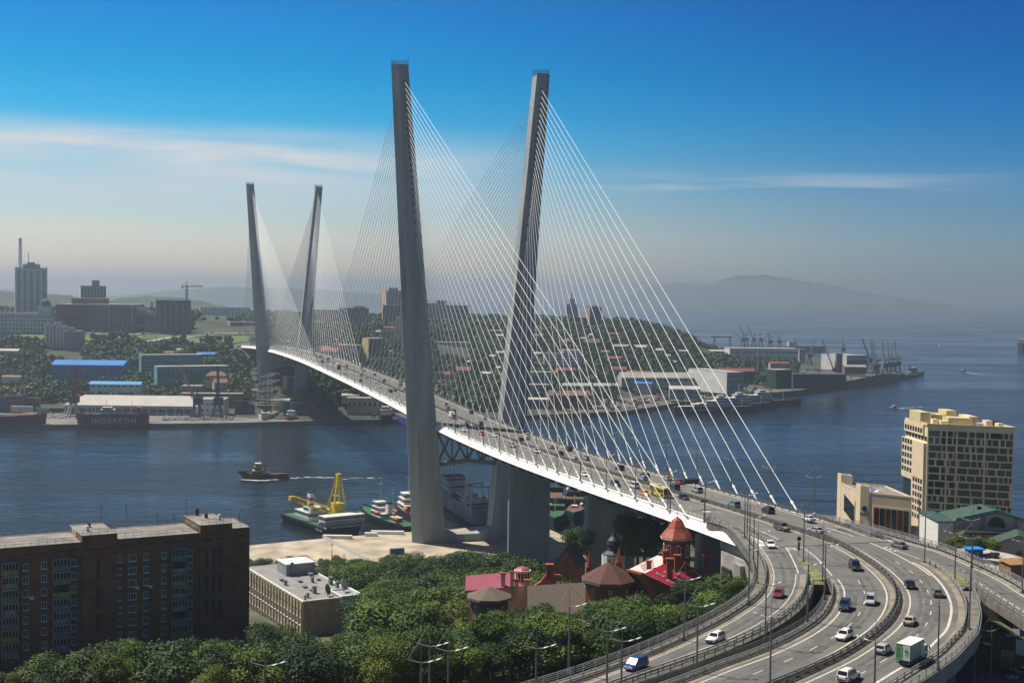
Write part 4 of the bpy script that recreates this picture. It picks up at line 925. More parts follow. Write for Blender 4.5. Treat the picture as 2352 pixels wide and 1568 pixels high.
for x, y, w, h in ((4, 33, 1.6, .7), (3, 26, 1.3, 1.7), (9, 28, 1.8, .6), (7.5, 19, 1.8, .6), (8, 14, 1.2, .5), (7.6, 10, 1.6, 2.4), (13, 26, 1.2, 1.9), (16, 28, 1.5, .6), (17.5, 20, 1.6, 2.6), (17.6, 14, 1.4, 2.2), (3.4, 5, 1.0, 1.6), (1.6, 2.5, .8, 1.5), (16, 36, 2.0, .9)):
 mb = MB(); mb.box(x, x + w * .7, y, y + w, ZR + .05, ZR + h); mb.box(x - .15, x + w * .7 + .15, y - .15, y + w + .15, ZR + h + .002, ZR + h + .15); mb.build('roof_vent', 'beam_grey', off)
def dish(parent, p, r, mat, az, name='satellite_dish'):
 mb = MB(); d = Vector((math.cos(az), math.sin(az), .35)).normalized(); c = Vector(p) + Vector((0, 0, r * 1.25)); rings = []
 s = d.cross(Vector((0, 0, 1))).normalized(); u = s.cross(d)
 for rr, k in ((.02, -.34), (.4, -.28), (.75, -.14), (1.0, .05), (1.0, .10), (.75, -.08), (.4, -.22), (.02, -.29)): rings.append([tuple(c + d * k * r + (s * math.cos(q) + u * math.sin(q)) * rr * r) for q in np.linspace(0, 2 * math.pi, 16, endpoint=False)])
 mb.loft(rings); o = mb.build(name, mat, parent)
 mb = MB(); mb.beam(p, c - d * .3 * r, .14)
 for q in (0.5, 2.6, 4.7): mb.beam((p[0] + r * .6 * math.cos(q), p[1] + r * .6 * math.sin(q), p[2]), c - d * .3 * r, .08)
 mb.cone(c + d * r * .7, c + d * r * .8, .09, .09, 6); mb.beam(c - u * r * .8, c + d * r * .75, .05); mb.build('dish_mount', 'black_metal', o)
dish(off, (10.5, 4.5, ZR + .1), 1.9, 'dish_green', -.75); dish(off, (17, 6.0, ZR + .7), 2.0, 'dish_white', -.9)
mb = MB(); mb.beam((10, 39.5, ZR), (10, 39.5, ZR + 5), .12); mb.cone((10.6, 39.5, ZR + 4.6), (10.6, 39.2, ZR + 4.6), .55, .5, 10); mb.build('antenna', 'black_metal', off)
# ---- red brick villa with tower
def poly_world(pts): return [site(u, v, zz) for u, v, zz in pts]
def c5(x, y): return ((1700 + x / 2.306) * .6125, (1880 + y / 2.306) * .6125)
vil = thing('red_brick_villa', 'red brick villa with an octagonal tower, crimson metal roof and brick chimneys', 'villa', (38, 325, 44))
AP, RE = Vector(far(*c5(1645, 628), 319)), Vector(far(*c5(1900, 497), 336)); ridge = RE - AP
el, er = Vector(far(*c5(1512, 594), 333)), Vector(far(*c5(1912, 750), 316.5))
mb = MB()
def quad(a, b, c, d, m=0): mb.add([a, b, c, d], [(0, 1, 2, 3)], m)
up = Vector((0, 0, 1))
rid = RE + ridge * .0
# walls: gable front and sides
mb = MB(); V = [Vector((el.x, el.y, 42)), Vector((er.x, er.y, 42)), er, AP, el]; V2 = [v + ridge for v in V]
mb.add([*V, *V2], [(0, 1, 2, 3, 4), (9, 8, 7, 6, 5), (1, 6, 7, 2), (5, 0, 4, 9), (0, 5, 6, 1)]); mb.build('wall', 'brick_red', vil)
def slope(name, a, b, mat, over=.35, th=.25, lift=.12):
 """roof slope from ridge line a to eave line b, both running along the ridge"""
 m = MB(); e = ridge.normalized() * over; off_ = up * lift; dn = (b - a).normalized() * over
 q = [a - e + off_, b - e + dn + off_, b + ridge + e + dn + off_, a + ridge + e + off_]; m.add(q + [p - up * th for p in q], [(0, 1, 2, 3), (7, 6, 5, 4), (0, 4, 5, 1), (1, 5, 6, 2), (2, 6, 7, 3), (3, 7, 4, 0)])
 return m.build(name, mat, vil)
r1 = slope('roof_slope', AP, er, 'roof_red'); r2 = slope('roof_slope', AP, el, 'roof_pale'); tag(r2, 'pale half of the roof'); tag(r1, 'crimson half of the roof')  # left slope is paler than the right one
mb = MB(); e = ridge.normalized() * .5
for a, b in ((AP, er), (AP, el)): mb.beam(a - e + up * .25, b - e + up * .2, .7, .5)
mb.build('gable_coping', 'copper_red', vil)
mb = MB(); mb.beam(er + ridge * .05 - up * .1, er + ridge * .95 - up * .1, .5, .4); mb.build('gutter', 'copper_red', vil)
for f, g in ((.20, .33), (.36, .42), (.52, .52), (.68, .62), (.84, .72), (.12, .75), (.30, .83)):
 a = AP + ridge * f + (er - AP) * g; dd = (er - AP).normalized(); n = dd.cross(ridge.normalized()); n = n if n.z > 0 else -n
 m = MB(); x = ridge.normalized() * .45; y = dd * 1.0; q = [a - x - y, a + x - y, a + x + y, a - x + y]; m.add([p + n * .13 for p in q] + [p + n * .36 for p in q], [(4, 5, 6, 7), (0, 1, 5, 4), (1, 2, 6, 5), (2, 3, 7, 6), (3, 0, 4, 7)]); sk = m.build('skylight', 'white_paint', vil)
 m = MB(); q = [a - x * .75 - y * .82, a + x * .75 - y * .82, a + x * .75 + y * .82, a - x * .75 + y * .82]; m.add([p + n * .37 for p in q], [(0, 1, 2, 3)]); m.build('pane', 'glass_blue', sk)
# snow guards on the pale slope
for i in range(5):
 m = MB(); a = AP + (el - AP) * (.2 + .15 * i); m.beam(a + ridge * (.1 + .05 * i) + up * .2, a + ridge * (.45 + .07 * i) + up * .2, .07, .14); m.build('snow_guard', 'roof_brown', vil)
def chimney(p, w, d, h, parent=vil, mat='brick_red'):
 m = MB(); m.box(p[0] - w / 2, p[0] + w / 2, p[1] - d / 2, p[1] + d / 2, p[2] - 2.0, p[2] + h); c = m.build('chimney', mat, parent)
 m = MB(); m.box(p[0] - w / 2 - .25, p[0] + w / 2 + .25, p[1] - d / 2 - .25, p[1] + d / 2 + .25, p[2] + h + .002, p[2] + h + .35); m.build('chimney_cap', 'copper_red', c)
for (x, y), w, h, dd in (((1870, 590), 1.5, 2.6, 322), ((1935, 540), 1.3, 2.1, 325), ((1690, 595), 1.1, 2.2, 326), ((1835, 505), 1.3, 2.2, 331), ((2190, 545), 1.4, 2.2, 333)):
 p = far(*c5(x, y), dd); chimney(p, w, w * .8, h)
# tower
TW = far(*c5(1930, 480), 333); tx, ty = TW[0], TW[1]; zt0, ze = 53.0, zat(c5(1930, 305), 333)
def octo(r, zz, n=8, cx=None, cy=None, ph=.3927): return [((cx if cx is not None else tx) + r * math.cos(ph + 2 * math.pi * i / n), (cy if cy is not None else ty) + r * math.sin(ph + 2 * math.pi * i / n), zz) for i in range(n)]
mb = MB(); mb.loft([octo(3.55, 48), octo(3.55, ze - 1.0), octo(3.75, ze - .8), octo(3.75, ze)]); tw = mb.build('tower', 'brick_red', vil)
zap = zat(c5(1930, 128), 333)
mb = MB(); mb.loft([octo(4.35, ze - .05), octo(4.35, ze + .12), octo(2.5, ze + 2.3), octo(1.3, ze + 4.4), octo(.06, zap)]); mb.build('tower_roof', 'copper_red', tw)
mb = MB(); mb.beam((tx, ty, zap), (tx, ty, zap + 1.7), .1); mb.beam((tx - .8, ty, zap + .9), (tx + .8, ty, zap + .9), .06); mb.beam((tx, ty - .8, zap + .9), (tx, ty + .8, zap + .9), .06); mb.build('weather_vane', 'black_metal', tw)
mb = MB(); mb.loft([octo(4.4, ze - .3), octo(4.4, ze - .06)]); mb.build('eave_trim', 'white_paint', tw)
mb = MB(); mb.loft([octo(3.85, ze - 5.6), octo(3.85, ze - 5.2)]); mb.build('string_course', 'copper_red', tw)
def arch_window(parent, cx, cy, cz, nx, ny, w=1.1, h=2.7, frame='white_frame'):
 """arched window standing in a wall whose outward normal is (nx, ny)"""
 t_ = (-ny, nx); base = Vector((cx, cy, cz)); pts = [(-w / 2, 0), (w / 2, 0), (w / 2, h - w / 2)] + [(w / 2 * math.cos(a), h - w / 2 + w / 2 * math.sin(a)) for a in np.linspace(.4, math.pi - .4, 5)] + [(-w / 2, h - w / 2)]
 def P(q, s, o): return (base.x + t_[0] * q[0] * s + nx * o, base.y + t_[1] * q[0] * s + ny * o, base.z + h / 2 + (q[1] - h / 2) * s)
 m = MB(); n = len(pts); m.add([P(q, 1, .02) for q in pts] + [P(q, 1, .12) for q in pts] + [P(q, .84, .12) for q in pts] + [P(q, .84, .02) for q in pts],
  [(n + i, n + (i + 1) % n, 2 * n + (i + 1) % n, 2 * n + i) for i in range(n)] + [(i, (i + 1) % n, n + (i + 1) % n, n + i) for i in range(n)] + [(2 * n + i, 2 * n + (i + 1) % n, 3 * n + (i + 1) % n, 3 * n + i) for i in range(n)])
 a, b = P((0, .1), 1, .10), P((0, h - .1), 1, .10); m.beam(a, b, .09); m.beam(P((-w / 2, h * .62), 1, .10), P((w / 2, h * .62), 1, .10), .08); o = m.build('arched_window', frame, parent)
 m = MB(); m.add([P(q, .86, .05) for q in pts], [tuple(range(n))]); m.build('pane', 'glass', o)
for i in range(8):
 a = math.pi / 4 * i; nx, ny = math.cos(a), math.sin(a); r_ = 3.55 * math.cos(math.pi / 8)
 arch_window(tw, tx + nx * r_, ty + ny * r_, ze - 4.9, nx, ny, 1.3, 3.4)
# brown-roofed octagon wing
ox, oy, _ = far(*c5(1345, 600), 331)
wing = thing('brick_pavilion', 'octagonal red brick pavilion under a dark brown tented roof', 'pavilion', (ox, oy, 40))
zo = zat(c5(1320, 668), 331); za = zat(c5(1350, 518), 331)
mb = MB(); mb.loft([octo(6.5, 38, 8, ox, oy), octo(6.5, zo, 8, ox, oy)]); mb.build('wall', 'brick_red', wing)
mb = MB(); mb.loft([octo(7.3, zo - .1, 8, ox, oy), octo(7.3, zo + .15, 8, ox, oy), octo(.15, za, 8, ox, oy)]); mb.build('roof', 'roof_brown', wing)
mb = MB(); mb.loft([octo(7.35, zo - .4, 8, ox, oy), octo(7.35, zo - .11, 8, ox, oy)]); mb.build('eave_trim', 'panel_grey', wing)
mb = MB(); mb.cone((ox, oy, za - .2), (ox, oy, za + .8), .35, .25, 8); mb.build('finial', 'copper_red', wing)
for i in range(4, 8):
 a = math.pi / 4 * i; nx, ny = math.cos(a), math.sin(a); r_ = 6.5 * math.cos(math.pi / 8); arch_window(wing, ox + nx * r_, oy + ny * r_, zo - 3.6, nx, ny, 1.0, 2.0)
for i, ((x, y), dd, hh) in enumerate((((1175, 560), 336, 4.2), ((1430, 520), 338, 4.0))):
 p = far(*c5(x, y), dd); m = MB(); m.box(p[0] - .8, p[0] + .8, p[1] - .8, p[1] + .8, p[2] - 6, p[2]); sp = m.build('pinnacle_base', 'brick_red', wing); m = MB(); m.cone(p, (p[0], p[1], p[2] + hh), .75, .05, 8); m.build('pinnacle', 'copper_red', sp)
# long brown roof with a stepped red gable, taupe octagon, pink roof with a lantern
lw = thing('long_brick_house', 'long brick house with a taupe shingle roof and a stepped red gable', 'house', (8, 345, 38))
def gable(parent, a, b, depth, z0, ze_, zr, wmat, rmat, over=.5, asym=.5):
 """front wall from a to b, depth vector, eave and ridge heights; ridge runs along depth"""
 a, b, d = Vector((a[0], a[1], 0)), Vector((b[0], b[1], 0)), Vector((depth[0], depth[1], 0)); c = a + (b - a) * asym
 Z = lambda p, zz: Vector((p.x, p.y, zz)); V = [Z(a, z0), Z(b, z0), Z(b, ze_), Z(c, zr), Z(a, ze_)]; m = MB()
 m.add([*V, *[v + d for v in V]], [(0, 1, 2, 3, 4), (9, 8, 7, 6, 5), (1, 6, 7, 2), (5, 0, 4, 9)]); m.build('wall', wmat, parent)
 m = MB(); e = d.normalized() * over
 for q in (b, a):
  s_ = (Z(q, ze_) - Z(c, zr)); n_ = s_.normalized() * over; q4 = [Z(c, zr) - e, Z(q, ze_) + n_ - e, Z(q, ze_) + n_ + d + e, Z(c, zr) + d + e]; q4 = [p + Vector((0, 0, .08)) for p in q4]
  m.add(q4 + [p + Vector((0, 0, .18)) for p in q4], [(0, 1, 2, 3), (4, 5, 6, 7), (0, 1, 5, 4), (1, 2, 6, 5), (2, 3, 7, 6)])
 return m.build('roof', rmat, parent)
g0, g1 = far(*c5(1120, 720), 340), far(*c5(660, 800), 322)
gable(lw, (g1[0], g1[1] + 20), (g1[0], g1[1]), (g0[0] - g1[0] + 1, 5), 33, 41.5, 47.0, 'brick_red', 'roof_taupe')
p = far(*c5(830, 640), 342)
mb = MB(); P = [c5(690, 735), c5(760, 690), c5(805, 620), c5(805, 600), c5(855, 600), c5(858, 625), c5(905, 650), c5(905, 690), c5(905, 740), c5(690, 740)]; Q = [far(u, v, 341) for u, v in P]; mb.loft([[q for q in Q], [(q[0], q[1] + 1.4, q[2]) for q in Q]]); mb.build('stepped_gable', 'copper_red', lw)
for (x, y), w, h in (((832, 600), 1.7, 1.6), ((888, 690), 1.8, 1.4)): q = far(*c5(x, y), 340.5); chimney(q, w, w, h, lw)
mb = MB(); q = far(*c5(905, 700), 338.5); mb.box(q[0] - .5, q[0] + .5, q[1] - .3, q[1] + .3, q[2] - .4, q[2] + .4); mb.build('air_conditioner', 'white_paint', lw)
tp = thing('corner_pavilion', 'brick corner pavilion with a taupe tented roof and a white arched window', 'pavilion', (*far(*c5(300, 860), 326)[:2], 36))
ox2, oy2, _ = far(*c5(310, 830), 328); zo2 = zat(c5(300, 868), 322); za2 = zat(c5(325, 733), 328)
mb = MB(); mb.loft([octo(5.2, 32, 8, ox2, oy2), octo(5.2, zo2, 8, ox2, oy2)]); mb.build('wall', 'brick_red', tp)
mb = MB(); mb.loft([octo(6.0, zo2, 8, ox2, oy2), octo(6.0, zo2 + .2, 8, ox2, oy2), octo(.2, za2, 8, ox2, oy2)]); mb.build('roof', 'roof_taupe', tp)
mb = MB(); mb.loft([octo(6.05, zo2 - .35, 8, ox2, oy2), octo(6.05, zo2 - .01, 8, ox2, oy2)]); mb.build('eave_trim', 'panel_grey', tp)
for i in (4, 5, 6, 7): a = math.pi / 4 * i; nx, ny = math.cos(a), math.sin(a); r_ = 5.2 * math.cos(math.pi / 8); arch_window(tp, ox2 + nx * r_, oy2 + ny * r_, zo2 - 4.2, nx, ny, 1.0, 2.6)
pk = thing('pink_roofed_house', 'cream house with a pink metal roof and a round lantern turret', 'house', (*far(*c5(420, 720), 352)[:2], 34))
a, b = far(*c5(115, 790), 345), far(*c5(640, 790), 352)
gable(pk, (a[0], a[1] + 17), (a[0], a[1]), (b[0] - a[0], b[1] - a[1]), 30, zat(c5(115, 770), 345), zat(c5(330, 645), 354) + .0, 'cream', 'roof_pink')
for (x, y), w, h in (((430, 700), 1.2, 2.4), ((508, 670), 1.0, 1.8), ((545, 760), 1.1, 2.4), ((638, 740), 1.6, 1.8)): q = far(*c5(x, y), 350); chimney(q, w, w * .8, h, pk, 'cream')
lx, ly, lz = far(*c5(597, 690), 354); lt = zat(c5(597, 598), 354)
mb = MB(); mb.loft([octo(1.9, lz - 3, 12, lx, ly), octo(1.9, lt, 12, lx, ly)]); ln = mb.build('lantern_turret', 'cream', pk)
mb = MB(); mb.loft([octo(2.3, lt, 12, lx, ly), octo(2.35, lt + .3, 12, lx, ly)]); mb.build('cornice', 'white_paint', ln); mb = MB(); mb.loft([octo(2.15, lt + .31, 12, lx, ly), octo(1.5, lt + .9, 12, lx, ly), octo(.1, lt + 1.3, 12, lx, ly)]); mb.build('dome_roof', 'roof_pink', ln)
for i in range(7, 12):
 a_ = math.pi / 6 * i; nx, ny = math.cos(a_), math.sin(a_); r_ = 1.9 * math.cos(math.pi / 12); m = MB(); cx, cy = lx + nx * r_, ly + ny * r_; m.cbox((cx, cy, lt - 1.5), (.12, .62, 2.2), 0, a_); m.build('lantern_window', 'glass', ln)
# old corrugated-roof house among the trees, small roofs
oh = thing('old_house', 'old plaster house with a grey corrugated roof, half hidden by trees', 'house', (*far(*c5(800, 1150), 262)[:2], 42))
a, b = far(*c5(600, 1290), 255), far(*c5(980, 1250), 262)
gable(oh, a, b, (6.5, 19), 38, zat(c5(740, 1275), 258), zat(c5(1000, 1000), 285) + 1, 'old_plaster', 'roof_slate', asym=.62)
for f in (.3, .7): q = Vector(a) + (Vector(b) - Vector(a)) * f; mb = MB(); mb.cbox((q.x, q.y - .05, 43.5), (1.2, .2, 1.8)); mb.build('window', 'glass', oh)
sh = thing('flat_roof_shed', 'brown flat-roofed shed showing through a gap in the trees', 'shed', (*far(690, 1515, 272)[:2], 36)); q = far(690, 1520, 272)
mb = MB(); mb.cbox((q[0], q[1] + 2, 39), (9, 7, 8), 0, .5); mb.build('wall', 'old_plaster', sh); mb = MB(); mb.cbox((q[0], q[1] + 2, 43.2), (9.8, 7.8, .35), 0, .5); mb.build('roof', 'roof_brown', sh)
for i, (u, v, d, l, w, txt) in enumerate(((52, 1556, 262, 14, 8, 'red corrugated roof house at the bottom left corner'), (270, 1545, 268, 9, 6, 'small pink-roofed house deep among the trees below the brick block'))):
 q = far(u, v, d); h_ = thing('small_house', txt, 'house', (q[0], q[1], q[2] - 5)); gable(h_, (q[0] - l / 2, q[1]), (q[0] - l / 2, q[1] + w), (l, 3), q[2] - 7, q[2] - 1.5, q[2] + 1.4, 'brick_red', 'roof_pink');
 if i == 0: chimney((q[0] - 3, q[1] + 2, q[2] + .5), 1.1, .9, 2.2, h_); chimney((q[0] - 6.3, q[1] + 2, q[2]), .8, .8, 1.6, h_)
dk = thing('dark_roofed_house', 'dark two-storey house with a black pitched roof beside the second pier', 'house', (*far(*c5(960, 560), 415)[:2], 14)); q = far(*c5(960, 530), 415)
gable(dk, (q[0] - 3.5, q[1]), (q[0] + 4.2, q[1]), (3, 9), 8, q[2] - 1.0, q[2] + 4.5, 'brick_dark', 'black_metal')
cu = thing('small_chapel', 'small white chapel with a black onion cupola behind the villa', 'chapel', (*far(1409, 1275, 400)[:2], 20)); q = far(1409, 1272, 400)
mb = MB(); mb.loft([octo(3.6, 20, 12, q[0], q[1]), octo(3.6, q[2], 12, q[0], q[1])]); mb.build('drum', 'white_paint', cu); mb = MB(); mb.loft([octo(r_, q[2] + h_, 12, q[0], q[1]) for r_, h_ in ((3.6, 0), (3.6, .3), (2.0, 1.2), (1.7, 2.2), (2.2, 3.1), (1.9, 4.4), (.8, 5.6), (.1, 7.2))]); mb.build('cupola', 'black_metal', cu)
for i, (u, v, hh, txt) in enumerate(((762, 1304, 9, 'taller gilded church spire with a cross above the treetops'), (790, 1306, 5, 'shorter gilded cupola and cross above the treetops'))):
 q = far(u, v + 8, 505); t = thing('church_spire', txt, 'spire', (q[0], q[1], q[2] - 12)); mb = MB(); mb.cone((q[0], q[1], q[2] - 12), (q[0], q[1], q[2]), .5, .4, 8); mb.build('drum', 'old_plaster', t)
 mb = MB(); mb.loft([octo(r_, q[2] + h_, 10, q[0], q[1]) for r_, h_ in ((.5, 0), (1.1, .6), (1.2, 1.1), (.9, 1.7), (.25, 2.4), (.12, hh))]); mb.build('cupola', 'gold', t)
 mb = MB(); mb.beam((q[0], q[1], q[2] + hh), (q[0], q[1], q[2] + hh + 2.4), .16); mb.beam((q[0] - .7, q[1], q[2] + hh + 1.6), (q[0] + .7, q[1], q[2] + hh + 1.6), .14); mb.build('cross', 'gold', t)
# ---- hotel tower on the right
C0, LBk, RF = Vector((173.4, 540.6)), Vector((172.0, 566)), Vector((205.3, 530.0)); HB, HT, FH = 8.0, 69.3, 3.02
hot = thing('hotel_tower', 'tall cream hotel tower with a grid of dark windows and yellow roof structures', 'hotel', (C0.x, C0.y, HB))
fx = (RF - C0); fw = fx.length; fx = fx.normalized(); sx = (LBk - C0); sw = sx.length; sx = sx.normalized()
def HP(a, b, zz): q = C0 + fx * a + sx * b; return (q.x, q.y, zz)
def hbox(m, a0, a1, b0, b1, z0, z1, mi=0):
 P = [HP(a, b, zz) for zz in (z0, z1) for a, b in ((a0, b0), (a1, b0), (a1, b1), (a0, b1))]; m.add(P, [(3, 2, 1, 0), (4, 5, 6, 7), (0, 1, 5, 4), (1, 2, 6, 5), (2, 3, 7, 6), (3, 0, 4, 7)], mi)
mb = MB(); hbox(mb, 0, fw, 0, sw, HB, HT); mb.build('wall', 'stone_tan', hot)
mb = MB(); hbox(mb, -.7, 0, 3.2, sw, HT - 4.6, HT); hbox(mb, -1.1, 0, 4.0, sw + 1.0, HT - 6.4 - 5 * FH - 3, HT - 7.4); hbox(mb, -1.2, 0, .6, sw * .55, HB + 14, HT - 7.5); mb.build('cantilever_bay', 'cream', hot)
mb = MB(); hbox(mb, -.5, 0, 3, sw, HB + 4, HT - 6.6 - 5 * FH - 3.1); mb.build('glass_wall', 'glass_blue', hot)
wl_ = MB(); cnt = 0; rest = MB()
rg = random.Random(11); fl = 0
while HT - 4.2 - fl * FH > HB + 10:
 z0 = HT - 4.2 - fl * FH; x = .7
 while x < fw - 1.2:
  w = rg.choice([1.5, 2.2, 2.9, 4.2, 4.9]); w = min(w, fw - .5 - x)
  m = MB() if cnt < 44 else rest
  hbox(m, x, x + w, -.05, .03, z0 - .1, z0 + (2.2 if fl != 1 else 2.5))
  if cnt < 44: m.build('window', 'glass_blue', hot)
  cnt += 1; x += w + rg.choice([.45, .6, .9])
 fl += 1
tag(rest.build('window', 'glass_blue', hot), kind='stuff')
m2 = MB()
for f in range(fl):
 z0 = HT - 4.2 - f * FH; hbox(m2, .0, fw, -.16, -.055, z0 - .55, z0 - .12)
for x in (7.6, 11.6, 22.5): hbox(m2, x - .35, x + .35, -.2, -.06, HB + 8, HT)
m2.build('facade_band', 'stone_tan', hot)
cn = 0
for f in range(13):
 z0 = HT - 3.6 - f * FH; off_ = -.73 if f < 1 else (-.03 if f == 1 else (-1.13 if f < 7 else -1.23)); b0, b1 = (3.8, sw - .4) if f < 1 else ((0.2, sw) if f == 1 else ((4.8, sw + 1) if f < 7 else (1.2, sw * .5))); n = 7 if f < 7 else 4
 for i in range(n):
  b = b0 + (b1 - b0) * i / n; m = MB(); hbox(m, off_ - .02, off_ + .04, b + .3, b + (b1 - b0) / n - .55, z0, z0 + 1.9)
  m.build('window', 'glass_blue', hot); cn += 1
  if cn > 52: break
 if cn > 52: break
m = MB()
for f in range(7, 13):
 z0 = HT - 3.6 - f * FH
 for i in range(4): b = 1.2 + (sw * .5 - 1.2) * i / 4; hbox(m, -1.25, -1.19, b + .3, b + 2.2, z0, z0 + 1.9)
tag(m.build('window', 'glass_blue', hot), kind='stuff')
m = MB(); hbox(m, -.4, fw + .4, -.4, .3, HT, HT + .9); hbox(m, -.4, .3, .3, sw, HT, HT + .9); hbox(m, fw - .3, fw + .4, .3, sw, HT, HT + .9); hbox(m, .3, fw - .3, .3, sw, HT + .003, HT + .1); m.build('parapet', 'cream', hot)
for a0, a1, b0, b1, h_, mt in ((-.5, 3.5, 7, 20, 6.0, 'yellow_render'), (5.5, 11.5, 12, 22, 4.6, 'yellow_render'), (10, 19.5, 5, 15, 4.0, 'yellow_render'), (12, 16, 13, 22, 6.8, 'yellow_render'), (19.5, 23, 9, 20, 4.6, 'stone_tan'), (3.4, 5.5, 4, 8, 3.0, 'stone_tan'), (6, 9, 2.5, 6, 2.4, 'stone_tan'), (24, 26.5, 3, 7, 3.4, 'stone_tan'), (28.5, 30.5, 2.5, 6, 2.4, 'stone_tan'), (26.5, 31.5, 7, 12, 3.0, 'black_metal'), (21, 23, 3, 6, 1.8, 'galvanised'), (3.0, 8.0, 14, 20, 5.0, 'yellow_render')):
 m = MB(); hbox(m, a0, a1, b0, b1, HT + .1, HT + h_ * .82); m.build('roof_plant' if mt in ('black_metal', 'galvanised') else 'penthouse', mt, hot)
m = MB()
for a in np.arange(0, 12, 1.2): q = HP(a, 16, HT + 6); m.beam(q, (q[0], q[1], q[2] + 1.3), .06)
m.beam(HP(-.5, 16, HT + 7.3), HP(12, 16, HT + 7.3), .06); m.build('roof_railing', 'rail_dark', hot)
# ---- cream annex of the hotel
A0, A1, AB = Vector((120.3, 445)), Vector((134.6, 434.4)), Vector((118.7, 470)); ZA = 55.2
anx = thing('hotel_annex', 'windowless-looking cream annex with a big framed window and a blue emblem', 'annex', (A0.x, A0.y, 30))
gx = (A1 - A0); gw = gx.length; gx = gx.normalized(); hx_ = (AB - A0); hw = hx_.length; hx_ = hx_.normalized()
def AP_(a, b, zz): q = A0 + gx * a + hx_ * b; return (q.x, q.y, zz)
def abox(m, a0, a1, b0, b1, z0, z1, mi=0):
 P = [AP_(a, b, zz) for zz in (z0, z1) for a, b in ((a0, b0), (a1, b0), (a1, b1), (a0, b1))]; m.add(P, [(3, 2, 1, 0), (4, 5, 6, 7), (0, 1, 5, 4), (1, 2, 6, 5), (2, 3, 7, 6), (3, 0, 4, 7)], mi)
m = MB(); abox(m, 0, gw, 0, hw, 26, ZA); abox(m, gw, gw + 14, 2, 16, 26, 44); m.build('wall', 'cream', anx)
m = MB(); abox(m, -.12, 3.0, -.12, 4.5, 26.1, ZA + 2.6); abox(m, -.12, 4.2, hw - 4, hw + .1, 26.1, ZA + 3.4); m.build('corner_turret', 'cream', anx)
m = MB(); abox(m, .6, 2.4, .5, 3.9, ZA + 2.601, ZA + 2.63); abox(m, .5, 3.5, hw - 3.4, hw - .5, ZA + 3.401, ZA + 3.43); m.build('turret_top', 'roof_taupe', anx)
m = MB(); abox(m, .4, gw - .4, .4, hw - .4, ZA + .003, ZA + .06); m.build('roof', 'bitumen', anx)
m = MB(); abox(m, 3.1, gw + .1, -.1, .4, ZA, ZA + .6); abox(m, gw - .4, gw + .1, .4, hw, ZA, ZA + .6); abox(m, 4, gw, hw - .4, hw + .1, ZA, ZA + .6); abox(m, -.1, .4, 4.6, hw - 4.1, ZA, ZA + .4); m.build('parapet', 'cream', anx)
m = MB(); abox(m, 4.3, gw - .4, -.22, -.02, 41.2, 51.4); wf = m.build('picture_window', 'cream', anx)
for i in range(6):
 w_ = (gw - 5.5) / 6; m = MB(); abox(m, 4.8 + i * w_, 4.8 + i * w_ + w_ - .3, -.27, -.23, 41.8, 50.8); m.build('pane', 'glass_blue' if i % 2 else 'glass_red_reflection', wf)  # every other pane has red reflections put into its colour
m = MB(); P = [AP_(-.06, b, zz) for b, zz in ((6, 49.6), (17.5, 52.2), (17.5, 46.3), (6, 43.6))]; P2 = [AP_(.02, b, zz) for b, zz in ((6, 49.6), (17.5, 52.2), (17.5, 46.3), (6, 43.6))]; m.add(P + P2, [(0, 1, 2, 3), (0, 1, 5, 4), (1, 2, 6, 5), (2, 3, 7, 6), (3, 0, 4, 7)]); m.build('side_window', 'glass', anx)
for b in (4.9, 22.3): m = MB(); abox(m, -.09, .03, b, b + .5, 38, 51.5); m.build('slot_window', 'dark', anx)
e0 = Vector(AP_(1.5, -.16, 50.0)); m = MB()
for i in range(6): a = math.pi / 3 * i; c = e0 + Vector((gx.x, gx.y, 0)) * math.cos(a) * .55 + Vector((0, 0, 1)) * math.sin(a) * .55; m.cone(c, c + Vector((hx_.x, hx_.y, 0)) * -.12, .5, .5, 6)
m.build('emblem', 'logo_blue', anx)
text_part('HYATT', 1.15, 'logo_blue', anx, facing(Vector(AP_(1.55, -.17, 48.2)) - Vector((A0.x, A0.y, 30)), (gx.x, gx.y, 0)), .03, 'lettering', 1.0)
for i, (x, y) in enumerate(((6, 14), (8.5, 11), (9, 8.5))): q = AP_(x, y, ZA + .1); m = MB(); m.cone(q, (q[0], q[1], q[2] + .5), 1.1, .6, 8); m.build('roof_bundle', ['tarp_blue', 'tarp_blue', 'white_paint'][i], anx)
# ---- pink house with green roofs on the right edge
def c8(x, y): return ((3000 + x / 2.45) * .6125, (1500 + y / 2.45) * .6125)
pn = thing('pink_hall', 'pale pink hall with a green gabled roof and a half-round window', 'hall', (*far(*c8(1450, 1250), 368)[:2], 44))
a, b = far(*c8(1420, 1200), 366), far(*c8(2190, 1200), 360)
zz_e = zat(c8(1450, 1112), 366); zz_r = zat(c8(1800, 1035), 363)
gable(pn, a, b, (.5, 14), 40, zz_e, zz_r, 'pink_render', 'green_roof')
m = MB(); cx = a[0] + (b[0] - a[0]) * .5; cy = a[1] + (b[1] - a[1]) * .5; cz = zat(c8(1793, 1165), 363)
pts = [(2.3 * math.cos(t), 2.9 * math.sin(t)) for t in np.linspace(0, math.pi, 13)]
m.add([(cx + p[0], cy - .06 + p[0] * (b[1] - a[1]) / (b[0] - a[0]), cz + p[1]) for p in pts], [tuple(range(13))]); m.build('half_round_window', 'glass', pn)
m = MB(); e_ = .3
for q in (a, b): m.beam((cx, cy - .3, zz_r + .9), (q[0], q[1] - .3, zz_e + .8), .5, .35)
m.build('gable_trim', 'green_trim', pn)
